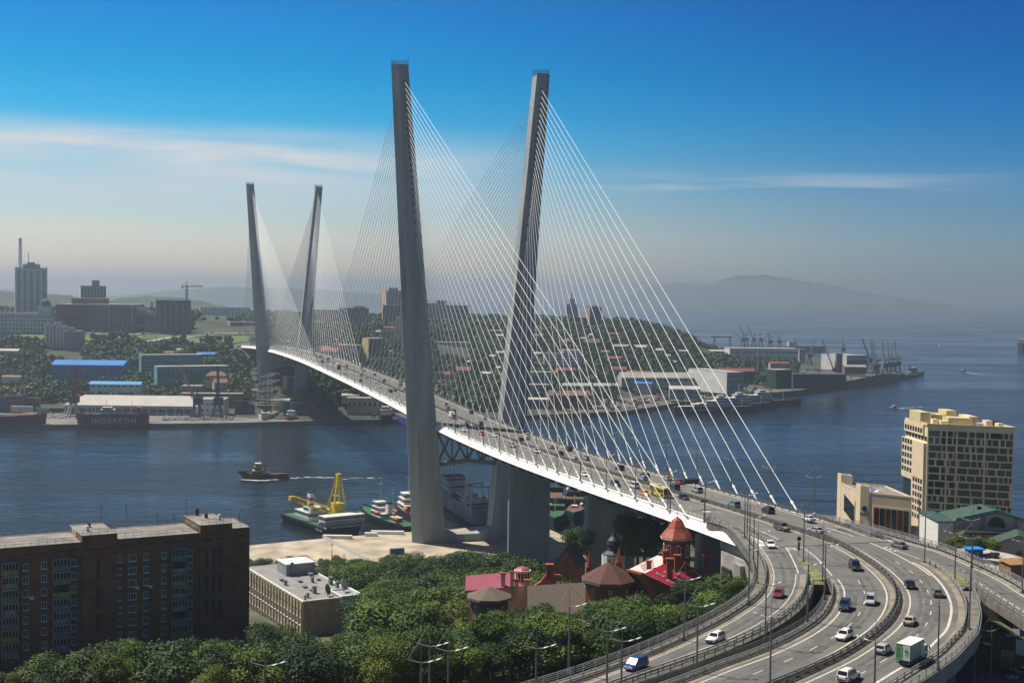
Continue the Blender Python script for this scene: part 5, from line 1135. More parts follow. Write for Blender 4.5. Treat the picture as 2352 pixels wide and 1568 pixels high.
m = MB(); m.loft([[(a[0], a[1] + o_, zz_e - .4), (cx, cy + o_, zz_r - .4), (b[0], b[1] + o_, zz_e - .4), (b[0], b[1] + o_, zz_e + .75), (cx, cy + o_, zz_r + .8), (a[0], a[1] + o_, zz_e + .75)] for o_ in (-.25, .25)]); m.build('gable_parapet', 'pink_render', pn)
m = MB(); m.box(a[0] - 4.5, a[0] - .1, a[1] + .5, a[1] + 18, 40, zz_e - .4); m.build('side_wing', 'white_paint', pn); m = MB(); m.box(a[0] - 4.8, a[0] - .05, a[1] + .2, a[1] + 18.3, zz_e - .399, zz_e - .1); m.build('side_roof', 'green_roof', pn)
m = MB(); m.box(a[0], b[0], a[1] - 6.2, a[1] - .05, 57.0, 57.5); m.build('string_course', 'dark', pn)
for f in (.33, .72):
 xx = a[0] + (b[0] - a[0]) * f; yy = a[1] + (b[1] - a[1]) * f - .5; m = MB()
 for dx in (-.4, .4): m.beam((xx + dx, yy, 52), (xx + dx, yy, zz_e + 2), .1)
 for k in range(14): m.beam((xx - .4, yy, 52.3 + k * .7), (xx + .4, yy, 52.3 + k * .7), .07)
 m.build('roof_ladder', 'container_red', pn)
for f in (.2, .85): xx = a[0] + (b[0] - a[0]) * f; yy = a[1] + (b[1] - a[1]) * f; m = MB(); m.box(xx - .4, xx + .4, yy - .06, yy + .1, 55, 56.4); m.build('window', 'glass', pn)
m = MB(); q = far(*c8(1650, 1040), 371); m.box(q[0] - .5, q[0] + .5, q[1], q[1] + 1, q[2] - 1.5, q[2] + 2); m.build('chimney', 'dark', pn)
gsh = thing('green_roof_shed', 'low pink shed with a green hipped roof under the big pink hall', 'shed', (*far(*c8(1900, 1330), 348)[:2], 48)); q = far(*c8(1930, 1310), 348)
gable(gsh, (q[0] - 5, q[1]), (q[0] + 9, q[1] - 1), (3, 9), 46, q[2] - .6, q[2] + 2.0, 'pink_render', 'green_roof')
# ---- lot above the branch road with booth, shed, rubble
poly_slab('concrete_lot', [c7(1120, 405), c7(1320, 398), c7(1560, 445), c7(1760, 500), c7(1760, 690), c7(1600, 640), c7(1380, 545)], 56, 63.0, 'wall_concrete')
q = site(*c7(1272, 512), 63.0)
bo = local('guard_booth', 'small blue guard booth with white-framed windows beside the branch road', 'booth', q, .15)
m = MB(); m.box(-1.5, 1.5, -1.3, 1.3, 0, 2.7); m.build('wall', 'blue_paint', bo); m = MB(); m.box(-1.9, 1.9, -1.7, 1.7, 2.703, 3.0); m.build('roof', 'tarp_blue', bo)
window(bo, 0, 1.6, 1.0, 1.2, y=-1.33); window(bo, .2, 1.6, .9, 1.2, basis=Matrix(((0, 1, 0, -1.53), (1, 0, 0, 0), (0, 0, 1, 0), (0, 0, 0, 1))))
q = site(*c7(1640, 632), 63.0); ws = local('wooden_shed', 'raw timber shed at the right edge above the branch road', 'shed', q, .3)
m = MB(); m.box(-3, 3, -2, 2, 0, 2.6); m.build('wall', 'wood', ws); m = MB(); m.add([(-3.3, -2.3, 2.65), (3.3, -2.3, 2.65), (3.3, 2.3, 3.1), (-3.3, 2.3, 3.1), (-3.3, -2.3, 2.75), (3.3, -2.3, 2.75), (3.3, 2.3, 3.2), (-3.3, 2.3, 3.2)], [(3, 2, 1, 0), (4, 5, 6, 7), (0, 1, 5, 4), (1, 2, 6, 5), (2, 3, 7, 6), (3, 0, 4, 7)]); m.build('roof', 'wood', ws)
q = site(*c7(1395, 480), 63.0); m = MB(); rg = random.Random(3)
for i in range(16): m.cbox((q[0] + rg.uniform(-2.5, 2.5), q[1] + rg.uniform(-1.2, 1.2), q[2] + rg.uniform(.1, .7)), (rg.uniform(.5, 1.4), rg.uniform(.4, 1), rg.uniform(.3, .8)), 0, rg.uniform(0, 3))
tag(m.build('scrap_heap', 'dark', org=q), 'dark heap of scrap beside the blue guard booth', 'scrap heap', kind='stuff')
# ---- yard under the branch road
YZ = 48.0
poly_slab('yard', [c7(1180, 1150), c7(1560, 1000), c7(1900, 1000), c7(2100, 1800), c7(1050, 1800)], 44, YZ, 'asphalt')
def container(name, label, p, rz, mat, L_=6.1, W_=2.44, H_=2.6, group=None):
 t = local(name, label, 'container', p, rz, group); m = MB(); n = 20
 m.box(-L_ / 2, L_ / 2, -W_ / 2, W_ / 2, .1, H_);
 for i in range(n): x = -L_ / 2 + .2 + (L_ - .4) * i / (n - 1); m.box(x - .06, x + .06, -W_ / 2 - .04, -W_ / 2 - .001, .2, H_ - .15); m.box(x - .06, x + .06, W_ / 2 + .001, W_ / 2 + .04, .2, H_ - .15)
 m.build('shell', mat, t); m = MB()
 for x in (-L_ / 2, L_ / 2):
  for y in (-W_ / 2, W_ / 2): m.cbox((x, y, H_ / 2 + .02), (.16, .16, H_ + .04))
 m.build('corner_post', mat, t); m = MB(); m.box(L_ / 2 + .002, L_ / 2 + .05, -W_ / 2 + .15, -.03, .25, H_ - .15); m.box(L_ / 2 + .002, L_ / 2 + .05, .03, W_ / 2 - .15, .25, H_ - .15); d_ = m.build('door', mat, t)
 m = MB()
 for y in (-.8, -.35, .35, .8): m.cone((L_ / 2 + .07, y, .2), (L_ / 2 + .07, y, H_ - .1), .03, .03, 5)
 m.build('locking_bar', 'galvanised', d_); return t
container('shipping_container', 'rust-red shipping container in the shaded yard under the branch road', site(*c7(1560, 1425), YZ), 1.2, 'container_red')
container('shipping_container', 'white shipping container standing behind the rust-red one in the yard', site(*c7(1690, 1330), YZ), 1.2, 'white_paint')
m = MB(); q = site(*c7(1560, 1520), YZ)
for i in range(5): m.cbox((q[0] + .5 * i, q[1] - .4 * (i % 2), q[2] + .3), (.9, .7, .6), 0, .3 * i)
tag(m.build('concrete_blocks', 'wall_concrete', org=q), 'loose pale concrete blocks on the yard ground', 'blocks', kind='stuff')
rp_ = thing('red_roof_kiosk', 'crimson-roofed kiosk cut by the right edge, in front of the retaining wall', 'kiosk', site(*c7(1700, 1230), YZ)); q = site(*c7(1715, 1230), YZ)
m = MB(); m.box(q[0] - 1.2, q[0] + 5, q[1], q[1] + 4, YZ, YZ + 5.5); m.build('wall', 'panel_grey', rp_); m = MB(); m.loft([[(q[0] - 2, q[1] - .8, YZ + 5.503), (q[0] + 6, q[1] - .8, YZ + 5.503), (q[0] + 6, q[1] + 4.8, YZ + 5.503), (q[0] - 2, q[1] + 4.8, YZ + 5.503)], [(q[0] + .6, q[1] + 1.5, YZ + 7), (q[0] + 3.5, q[1] + 1.5, YZ + 7), (q[0] + 3.5, q[1] + 2.5, YZ + 7), (q[0] + .6, q[1] + 2.5, YZ + 7)]]); m.build('roof', 'roof_red', rp_)
for i, (xy, txt) in enumerate(((c7(1415, 1560), 'taller slim street lamp standing in the dark yard'), (c7(1270, 1640), 'nearer street lamp with tilted heads in the dark yard'))): put_lamp(site(*xy, YZ), R(200), txt, 1.0)
# white fence across the quay and tie-block
q0, q1 = site(743, 1237, 3.9), site(845, 1290, 3.9); fence('concrete_fence', 'white openwork concrete fence running across the sunlit quay', 'fence', smooth_path([q0, ((q0[0] + q1[0]) / 2, (q0[1] + q1[1]) / 2, 3.9), q1], 2), [(0, .35, .2, .5), (0, 1.5, .2, .45), (0, 1.0, .08, .3)], 'white_paint', 2.5, 2.0, .28)
for i, (u, v, l) in enumerate(((775, 1232, 14), (890, 1222, 16), (852, 1226, 6), (1000, 1208, 8))):
 q = site(u, v + 4, 3.9); m = MB(); m.cbox((q[0], q[1], 4.7), (l, 2.2, 1.6), 0, -.02); tag(m.build('concrete_block', 'white_paint', org=q), f'{ordw(i)} white concrete beam from the left on the edge of the near quay', 'block', 'white beams on the quay edge')
container('shipping_container', 'small blue and grey container on the quay behind the treetops', site(912, 1272, 3.9), .3, 'container_blue')
# ================================================================ the far shore: city, warehouses, containers
DEFS.update({
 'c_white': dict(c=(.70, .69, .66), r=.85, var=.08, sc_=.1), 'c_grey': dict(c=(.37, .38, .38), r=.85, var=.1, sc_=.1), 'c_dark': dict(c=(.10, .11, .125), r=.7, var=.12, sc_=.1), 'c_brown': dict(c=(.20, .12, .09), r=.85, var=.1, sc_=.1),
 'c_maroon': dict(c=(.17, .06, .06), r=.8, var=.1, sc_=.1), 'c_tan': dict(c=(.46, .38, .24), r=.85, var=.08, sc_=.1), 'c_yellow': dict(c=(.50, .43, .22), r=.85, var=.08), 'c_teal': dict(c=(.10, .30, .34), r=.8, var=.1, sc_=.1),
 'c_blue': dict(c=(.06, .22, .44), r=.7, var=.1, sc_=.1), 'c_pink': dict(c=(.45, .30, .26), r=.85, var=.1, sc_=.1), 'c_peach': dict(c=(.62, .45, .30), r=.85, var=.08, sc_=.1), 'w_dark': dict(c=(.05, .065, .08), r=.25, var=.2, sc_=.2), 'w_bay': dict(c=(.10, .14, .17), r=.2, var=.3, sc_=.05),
 'r_blue': dict(c=(.015, .20, .60), r=.5, var=.08, sc_=.05), 'r_cyan': dict(c=(.02, .32, .66), r=.5, var=.1), 'r_grey': dict(c=(.34, .33, .30), r=.8, var=.1, sc_=.05), 'r_pale': dict(c=(.46, .44, .39), r=.7, var=.06, sc_=.08), 'r_brown': dict(c=(.20, .12, .09), r=.85, var=.15, sc_=.1), 'r_orange': dict(c=(.32, .14, .07), r=.8, var=.2, sc_=.4),
 'r_green': dict(c=(.05, .22, .14), r=.6, var=.1), 'r_red': dict(c=(.22, .06, .05), r=.7, var=.1), 'net_green': dict(c=(.008, .06, .035), r=.8, var=.45, sc_=.12, detail=8), 'sack_white': dict(c=(.60, .61, .60), r=.8, var=.25, sc_=.6), 'chim_red': dict(c=(.40, .03, .02), r=.7),
 'crane_yellow': dict(c=(.74, .55, .02), r=.5, var=.08), 'tc_yellow': dict(c=(.62, .36, .10), r=.5, var=.08), 'steel_dark': dict(c=(.05, .06, .075), r=.6, var=.15), 'steel_rust': dict(c=(.15, .085, .055), r=.8, var=.3, sc_=.3), 'steel_red': dict(c=(.22, .035, .03), r=.6, var=.15), 'steel_pale': dict(c=(.42, .42, .40), r=.6, var=.1), 'steel_blue': dict(c=(.02, .05, .13), r=.6, var=.15),
})
FRONT = []
FOOT = []                                             # (x, y, radius) kept clear of trees
WIN = {}
def far_windows(par, W_, H_, nx, ny, mat, wmat, x0=0.0, top=.06, bot=.05, wf=.55, hf=.5, face='front', D=0.0, bands=False, most=100):
 cw, ch = W_ / nx, H_ * (1 - top - bot) / ny; ww, hh = cw * wf, ch * hf; n = 0; src = None; rest = MB()
 for j in range(ny):
  for i in range(nx):
   cx, cz = x0 + cw * (i + .5), H_ * bot + ch * (j + .5)
   if n < most:
    if src is None:
     m = MB(); m.box(-ww / 2, ww / 2, -.12, .1, -hh / 2, hh / 2); src = m.build('window', wmat, par, org=(0, 0, 0)); o = src
    else: o = inst(src, 'window', par)
    if face == 'front': o.location = (cx, 0, cz)
    else: o.location = (0, cx, cz); o.rotation_euler = (0, 0, -math.pi / 2)
   else:
    if face == 'front': rest.box(cx - ww / 2, cx + ww / 2, -.12, .1, cz - hh / 2, cz + hh / 2)
    else: rest.box(-.12, .1, cx - ww / 2, cx + ww / 2, cz - hh / 2, cz + hh / 2)
   n += 1
 if rest.v: tag(rest.build('window', wmat, par), kind='stuff')
def block(name, label, cat, u0, u1, vt, vb, d=None, side=0.0, mat='c_white', smat=None, nx=6, ny=8, wmat='w_dark', sx=0, roof='r_grey', depth=None, a=None, group=None, wf=.55, hf=.5, cap=None, most=100):
 if d is None: d = far_base(u0 + side * (u1 - u0), vb)[1]
 Wp = abs(u1 - u0) / FPX * d; a = (R(26) if side > 0 else R(4)) if a is None else R(a)
 Wf = Wp * (1 - side) / math.cos(a); D = (Wp * side / math.sin(a)) if side > 0 else (depth or min(14, Wf * .6))
 uc = u0 + side * (u1 - u0); x, y, zb = far(uc, vb, d); zt = far(uc, vt, d)[2]; H_ = zt - zb
 t = local(name, label, cat, (x, y, zb - 2.0), a, group); H_ += 2.0
 FRONT.append((min(u0, u1) - 3, max(u0, u1) + 3, vb - 5, d))
 if smat:
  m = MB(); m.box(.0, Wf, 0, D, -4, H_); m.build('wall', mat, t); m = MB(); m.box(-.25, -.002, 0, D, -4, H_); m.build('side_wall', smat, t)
 else: m = MB(); m.box(0, Wf, 0, D, -4, H_); m.build('wall', mat, t)
 m = MB(); m.box(-.3, Wf + .3, -.3, D + .3, H_ + .003, H_ + .6); m.build('roof', roof, t)
 if nx: far_windows(t, Wf, H_, nx, ny, mat, wmat, wf=wf, hf=hf, bot=.12 if H_ < 14 else .06, most=most)
 if sx: far_windows(t, D, H_, sx, ny, mat, wmat, face='side', wf=.45, hf=hf, bot=.06, most=40)
 if cap:
  for (f0, f1, h_) in cap: m = MB(); m.box(Wf * f0, Wf * f1, D * .2, D * .8, H_ + .604, H_ + h_); m.build('roof_house', mat, t)
 ca, sa = math.cos(a), math.sin(a); r = 3.5
 for i in range(max(1, int(Wf / 8)) + 1):
  for j in range(max(1, int(D / 8)) + 1):
   px, py = Wf * i / max(1, int(Wf / 8)), D * j / max(1, int(D / 8)); FOOT.append((x + px * ca - py * sa, y + px * sa + py * ca, 6.5))
 return t, Wf, D, H_
def hall(name, label, cat, u0, u1, vr, ve, vb, d, depth, wall='c_grey', roof='r_grey', a=3, nx=0, ny=1, group=None, hip=0.0, wmat='w_dark'):
 """long shed: eave line at ve, ridge at vr, base at vb, front at distance d"""
 L_ = (u1 - u0) / FPX * d; a = R(a); um = (u0 + u1) / 2; zb = zat((um, vb), d); ze = zat((um, ve), d); dr = d + depth / 2; zr = max(ze + 1.2, zat((um, vr), dr)); X0_ = far(u0, ve, d)[0]
 t = local(name, label, cat, (X0_, d, zb - 1.5), a, group); H_, HR = ze - zb + 1.5, zr - zb + 1.5
 FRONT.append((u0 - 2, u1 + 2, max(vb - 8, ve + 2), d))
 m = MB(); V = [(0, 0, -3), (L_, 0, -3), (L_, depth, -3), (0, depth, -3), (0, 0, H_), (L_, 0, H_), (L_, depth, H_), (0, depth, H_), (hip, depth / 2, HR), (L_ - hip, depth / 2, HR)]
 m.add(V, [(0, 1, 5, 4), (2, 3, 7, 6), (1, 2, 6, 9, 5) if not hip else (1, 2, 6, 5), (3, 0, 4, 8, 7) if not hip else (3, 0, 4, 7)]); m.build('wall', wall, t)
 m = MB(); o = .6; V = [(-o, -o, H_ - .1), (L_ + o, -o, H_ - .1), (L_ + o, depth + o, H_ - .1), (-o, depth + o, H_ - .1), (hip - (o if not hip else 0), depth / 2, HR + .25), (L_ - hip + (o if not hip else 0), depth / 2, HR + .25)]
 m.add(V, [(0, 1, 5, 4), (2, 3, 4, 5), (1, 2, 5), (3, 0, 4), (0, 3, 2, 1)] if hip else [(0, 1, 5, 4), (2, 3, 4, 5)]); m.build('roof', roof, t)
 if nx: far_windows(t, L_, H_, nx, ny, wall, wmat, wf=.6, hf=.45, bot=.3)
 ca, sa = math.cos(a), math.sin(a)
 for i in range(int(L_ / 8) + 1):
  for j in range(int(depth / 8) + 1): px, py = min(L_, i * 8), min(depth, j * 8); FOOT.append((X0_ + px * ca - py * sa, d + px * sa + py * ca, 6.0))
 return t, L_, H_, HR
# ---- left: the city on the slope
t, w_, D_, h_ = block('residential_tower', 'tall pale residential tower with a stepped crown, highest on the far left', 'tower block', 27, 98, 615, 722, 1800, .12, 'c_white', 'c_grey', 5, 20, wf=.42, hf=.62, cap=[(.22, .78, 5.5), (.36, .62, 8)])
m = MB(); m.beam((w_ * .42, D_ * .5, h_ + 8), (w_ * .42, D_ * .5, h_ + 22), .7)
for f in (0.03, .3, .55, .7, .97): m.beam((w_ * f, 1, h_), (w_ * f, 1, h_ + (9 if .2 < f < .8 else 4)), .4)
m.build('antenna', 'steel_dark', t)
t, w_, D_, h_ = block('grand_hotel', 'long pale hotel with a glass dome on its right end, left edge', 'hotel', -40, 114, 718, 768, 1690, 0, 'c_white', None, 19, 5, depth=18)
m = MB(); m.box(w_ - 18, w_ - 1, 1, 15, h_ + .61, h_ + 9); tu = m.build('dome_base', 'c_white', t); m = MB(); c = (w_ - 9.5, 8); m.loft([[(c[0] + r_ * math.cos(q), c[1] + r_ * math.sin(q), h_ + 9 + z_) for q in np.linspace(0, 2 * math.pi, 14, endpoint=False)] for r_, z_ in ((6.8, .0), (7, 2.5), (6.4, 5.5), (4.6, 8), (2.2, 9.6), (.2, 10.2))]); m.build('dome', 'w_bay', tu)
q = far(46.5, 690, 4600); m = MB(); zt_ = zat((46.5, 547), 4600); m.cone((q[0], q[1], 0), (q[0], q[1], zt_), 8.5, 5.5, 16)
tag(m.build('smokestack', 'c_white', org=(q[0], q[1], 0)), 'very tall pale smokestack far behind the residential tower', 'smokestack')
block('apartment_tower', 'grey and white apartment tower rising behind the maroon museum block', 'tower block', 177, 236, 657, 720, 1990, .14, 'c_grey', 'c_white', 8, 9, cap=[(.45, .75, 9)])
t, w_, D_, h_ = block('museum_block', 'large museum hall with a maroon striped half and upper grey block', 'museum', 128, 204, 699, 756, 1720, 0, 'c_maroon', None, 0, 0, depth=50)
m = MB()
for k in range(5): m.box(-.1, w_ + .05, -.16, -.02, h_ * (.2 + .16 * k), h_ * (.2 + .16 * k) + .7)
m.build('stripe', 'c_brown', t)
t2, w2, D2, h2 = block('glass_concert_hall', 'dark glass concert hall joined to the maroon museum block', 'concert hall', 204.5, 312, 702, 758, 1722, 0, 'w_bay', None, 10, 1, 'w_dark', depth=52, wf=.8, hf=.86)
m = MB(); m.box(-2.5, w2 + 1, -2.6, 40, h2 + .61, h2 + 2.4); m.build('roof_slab', 'c_grey', t2); m = MB(); m.box(w2 - 6, w2 - 4.5, -2.5, -1, 0, h2 + .6); m.box(w2 * .42, w2 * .42 + 1.5, -2.5, -1, 0, h2 + .6); m.build('column', 'c_grey', t2)
block('museum_upper_block', 'plain grey-brown upper block on top of the museum roof', 'museum', 164, 240, 685, 712, 1745, 0, 'c_brown', None, 0, 0, depth=22)
t, w_, D_, h_ = block('unfinished_tower', 'unfinished dark concrete tower with open floors beside the yellow crane', 'tower block', 356, 430, 690, 764, 1700, .04, 'c_dark', 'c_dark', 6, 15, 'c_grey', depth=20, wf=.5, hf=.3)
m = MB()
for i in range(14): x_ = w_ * i / 13; m.beam((x_, 0, h_), (x_, 0, h_ + 3.5), .5)
m.build('scaffold', 'c_dark', t)
block('unfinished_wing', 'lower unfinished wing on the left of the dark open-floor tower', 'tower block', 332, 355.5, 721, 757, 1705, 0, 'c_dark', None, 4, 8, 'c_grey', wf=.5, hf=.3)
tc = local('tower_crane', 'yellow tower crane standing over the unfinished tower', 'crane', (*far(428.5, 762, 1694)[:2], zat((428.5, 764), 1694))); H_ = (764 - 657) / FPX * 1694
def lattice(m, a, b, w, step, th=.25):
 a, b = Vector(a), Vector(b); d = (b - a); n = max(2, int(d.length / step)); d = d.normalized(); up = Vector((0, 0, 1)) if abs(d.z) < .9 else Vector((0, 1, 0)); x = d.cross(up).normalized() * w / 2; y = x.cross(d).normalized() * w / 2
 for s in (x + y, x - y, -x - y, -x + y): m.beam(a + s, b + s, th)
 L_ = (b - a).length
 for i in range(n):
  p, q = a + d * L_ * i / n, a + d * L_ * (i + 1) / n
  for s, r in ((x + y, x - y), (x - y, -x - y), (-x - y, -x + y), (-x + y, x + y)): m.beam(p + (s if i % 2 else r), q + (r if i % 2 else s), th * .7)
m = MB(); lattice(m, (0, 0, 0), (0, 0, H_), 2.2, 2.5, .42); m.build('mast', 'steel_dark', tc)
m = MB(); lattice(m, (-6.5, 0, H_), (21.5, 0, H_), 1.6, 2.2, .42); m.beam((0, 0, H_), (0, 0, H_ + 6.5), .8); m.beam((0, 0, H_ + 6.3), (16, 0, H_ + .8), .2); m.beam((0, 0, H_ + 6.3), (-6, 0, H_ + .8), .2); m.build('jib', 'tc_yellow', tc)
m = MB(); m.box(-7, -4.5, -1, 1, H_ - 2.6, H_ - .9); m.build('counterweight', 'c_dark', tc); m = MB(); m.box(.9, 2.4, -.8, .8, H_ - 2.6, H_ - .9); m.build('cab', 'c_white', tc); m = MB(); m.beam((15, 0, H_ - .8), (15, 0, H_ - 24), .12); m.build('hoist_rope', 'steel_dark', tc)
t, w_, D_, h_ = block('housing_block', 'white high-rise housing slab with a blue vertical stripe, left of two', 'tower block', 102, 147, 747, 818, 1560, .06, 'c_white', 'c_grey', 6, 12, cap=[(.4, .8, 4)], depth=14)
m = MB(); m.box(w_ * .38, w_ * .46, -.2, -.13, 0, h_); m.build('blue_stripe', 'c_blue', t)
block('housing_block', 'bluish-grey high-rise housing slab standing right of the blue-striped one', 'tower block', 147.5, 186, 760, 827, 1552, 0, 'c_grey', None, 7, 10, cap=[(.1, .5, 4)], depth=14)
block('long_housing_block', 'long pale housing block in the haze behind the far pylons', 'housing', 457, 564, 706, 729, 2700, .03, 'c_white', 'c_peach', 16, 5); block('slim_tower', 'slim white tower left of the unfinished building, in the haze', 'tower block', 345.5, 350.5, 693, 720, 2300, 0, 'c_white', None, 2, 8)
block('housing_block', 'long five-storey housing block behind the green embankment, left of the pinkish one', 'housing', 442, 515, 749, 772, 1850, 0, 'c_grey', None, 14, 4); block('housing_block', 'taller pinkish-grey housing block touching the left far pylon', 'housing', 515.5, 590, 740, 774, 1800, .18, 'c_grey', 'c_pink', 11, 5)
# blue-roofed hall and teal works buildings
t, L_, H_, HR = hall('sports_hall', 'large hall with a bright blue metal roof among trees', 'hall', 118, 281, 827, 838, 872, 1405, 34, 'c_blue', 'r_blue', 3, 9, 2)
block('teal_works', 'long teal office block of four storeys left of the far pylon', 'works building', 311, 452, 816, 853, 1425, .1, 'c_teal', 'c_teal', 20, 4, depth=12); block('teal_workshop', 'low teal workshop with a grey flat roof in front of the teal office block', 'works building', 345, 510, 843, 873, 1370, .1, 'c_teal', 'c_teal', 16, 1, hf=.6, depth=30)
hall('hip_roof_house', 'brown house with a hipped roof right of the teal workshop', 'house', 472, 517, 853, 862, 880, 1335, 16, 'c_tan', 'r_brown', 6, 4, 1, hip=5); hall('gable_house', 'tan house with a pale half of its roof above the quay', 'house', 492, 522, 870, 878, 902, 1305, 14, 'c_tan', 'r_brown', 20, 2, 2)
block('long_flat_shed', 'long low brown shed behind the white quay office', 'shed', 416, 554, 904, 922, 1275, 0, 'c_brown', None, 12, 1, depth=10); block('brown_shed', 'brown two-storey shed with a grey roof above the warehouse', 'shed', 417, 461, 887, 903, 1290, 0, 'c_brown', None, 4, 1, depth=14)
hall('barracks', 'long building with a bright cyan roof half hidden by trees', 'house', 206, 322, 876, 882, 892, 1322, 12, 'c_white', 'r_cyan', 2, 8, 1)
hall('pale_shed', 'pale flat-roofed shed at the far left edge among trees', 'shed', -8, 41, 801, 805, 812, 1520, 12, 'c_white', 'r_pale', 0); hall('orange_shed', 'low shed with a rusty orange roof in the trees at far left', 'shed', 4, 46, 862, 865, 870, 1375, 8, 'c_white', 'r_orange', 0)
for i, (u0, u1, v, mt, txt) in enumerate(((378, 398, 806, 'r_red', 'small house with a dusty red roof under the embankment'), (450, 500, 809, 'r_blue', 'small house with a blue roof above the teal office block'), (468, 486, 846, 'r_brown', 'little brown-roofed house beside the blue-roofed hall'), (575, 630, 893, 'r_brown', 'low wooden house behind the big warehouse'))):
 hall('small_house', txt, 'house', u0, u1, v, v + 4, v + 11, far_base((u0 + u1) / 2, v + 11)[1], 9, 'c_tan', mt, 5)
# quay warehouse with pale roof, quay office
t, L_, H_, HR = hall('quay_warehouse', 'long quay warehouse with a pale hipped roof and dark window bands', 'warehouse', 148, 452, 908, 931, 961, 1205, 44, 'c_grey', 'r_pale', .5, 0, hip=12)
m = MB(); m.box(2, L_ - 2, -.2, .05, H_ * .52, H_ * .78); m.build('window_band', 'w_dark', t); m = MB(); m.box(2, L_ - 2, -.2, .05, H_ * .12, H_ * .42); m.build('window_band', 'c_dark', t)
m = MB()
for i in range(15): m.box(4 + i * (L_ - 8) / 14, 4.6 + i * (L_ - 8) / 14, -.35, -.21, 0, H_)
m.build('pilaster', 'c_white', t)
block('quay_office', 'white concrete quay office with blank walls right of the warehouse', 'office', 460, 515, 918, 961, 1203, 0, 'c_white', None, 5, 3, depth=26, wf=.4, hf=.3)
# ---- middle: behind the bridge
block('housing_block', 'long dark housing block between the far pylons and the near one, left part', 'housing', 700, 778, 711, 742, 2110, 0, 'c_brown', None, 12, 6); block('housing_block', 'dark blue-grey housing block right of the long dark one behind the cables', 'housing', 778.5, 846, 707, 742, 2100, 0, 'c_dark', None, 10, 7, cap=[(.5, .9, 3)])
block('apartment_tower', 'tall apartment tower with a sunlit peach side left of the near pylon', 'tower block', 875, 921, 668, 737, 2010, .26, 'c_grey', 'c_peach', 7, 14, sx=3, cap=[(.2, .8, 5)]); block('apartment_tower', 'lower bluish block in front of the peach-sided tower', 'tower block', 879, 924, 701, 740, 1985, 0, 'c_dark', None, 8, 8)  # peach side wall: sunlight put into its colour
block('yellow_block', 'yellowish nine-storey block with a sunlit left side behind the main span', 'tower block', 828, 880, 778, 824, 1480, .36, 'c_dark', 'c_yellow', 7, 9, sx=5); block('grey_block', 'grey housing block left of the yellowish one', 'housing', 777, 827, 793, 824, 1484, 0, 'c_grey', None, 8, 6)  # yellow block: sunlight and shade put into its side and front colours
hall('pink_roof_house', 'house with a dull pink roof left of the grey housing block', 'house', 736, 777, 799, 806, 818, 1500, 16, 'c_pink', 'r_red', 4, 5, 1); hall('pink_roof_house', 'distant pink-roofed house close left of the near pylon', 'house', 882, 912, 750, 752, 757, 1780, 12, 'c_white', 'r_red', 4)
block('pale_tower', 'pale grey slab peeping out left of the near pylon', 'tower block', 908, 928, 728, 786, 1620, 0, 'c_white', None, 3, 12)
for i, (u0, u1, vt, vb, mt, s_) in enumerate(((978, 1001, 697, 734, 'c_grey', 'first'), (1001.5, 1024, 690, 734, 'c_pink', 'second'), (1024.5, 1050, 701, 734, 'c_grey', 'third'), (1050.5, 1076, 702, 734, 'c_dark', 'fourth'))):
 block('ridge_tower', f'{s_} tower from the left in the row on the ridge right of the near pylon', 'tower block', u0, u1, vt, vb, 2060, 0, mt, None, 4, 9, group='towers on the ridge')
block('balcony_block', 'white balconied slab on the slope seen through the near cables', 'housing', 1001, 1080, 786, 818, 1655, .0, 'c_white', None, 14, 7, hf=.4, wf=.8); block('checker_block', 'white block with checkered balconies right of the right near pylon', 'tower block', 1221, 1248, 729, 757, 1960, 0, 'c_white', None, 6, 8)
block('spired_tower', 'stepped hazy tower with a mast on the ridge crest', 'tower block', 1301, 1328, 699, 728, 2330, 0, 'c_grey', None, 5, 7, cap=[(.2, .7, 10), (.4, .5, 20)]); block('rounded_tower', 'dark tower with a curved crown on the ridge', 'tower block', 1343, 1382, 706, 750, 2060, .3, 'c_dark', 'c_pink', 5, 11, cap=[(.1, .9, 2.5)])
t, w_, D_, h_ = block('white_institute', 'white institute of two joined wings with a brown roof on the wooded slope', 'institute', 1250, 1337, 812, 841, 1610, 0, 'c_white', None, 16, 4, roof='r_brown', cap=[(.5, .95, 5)])
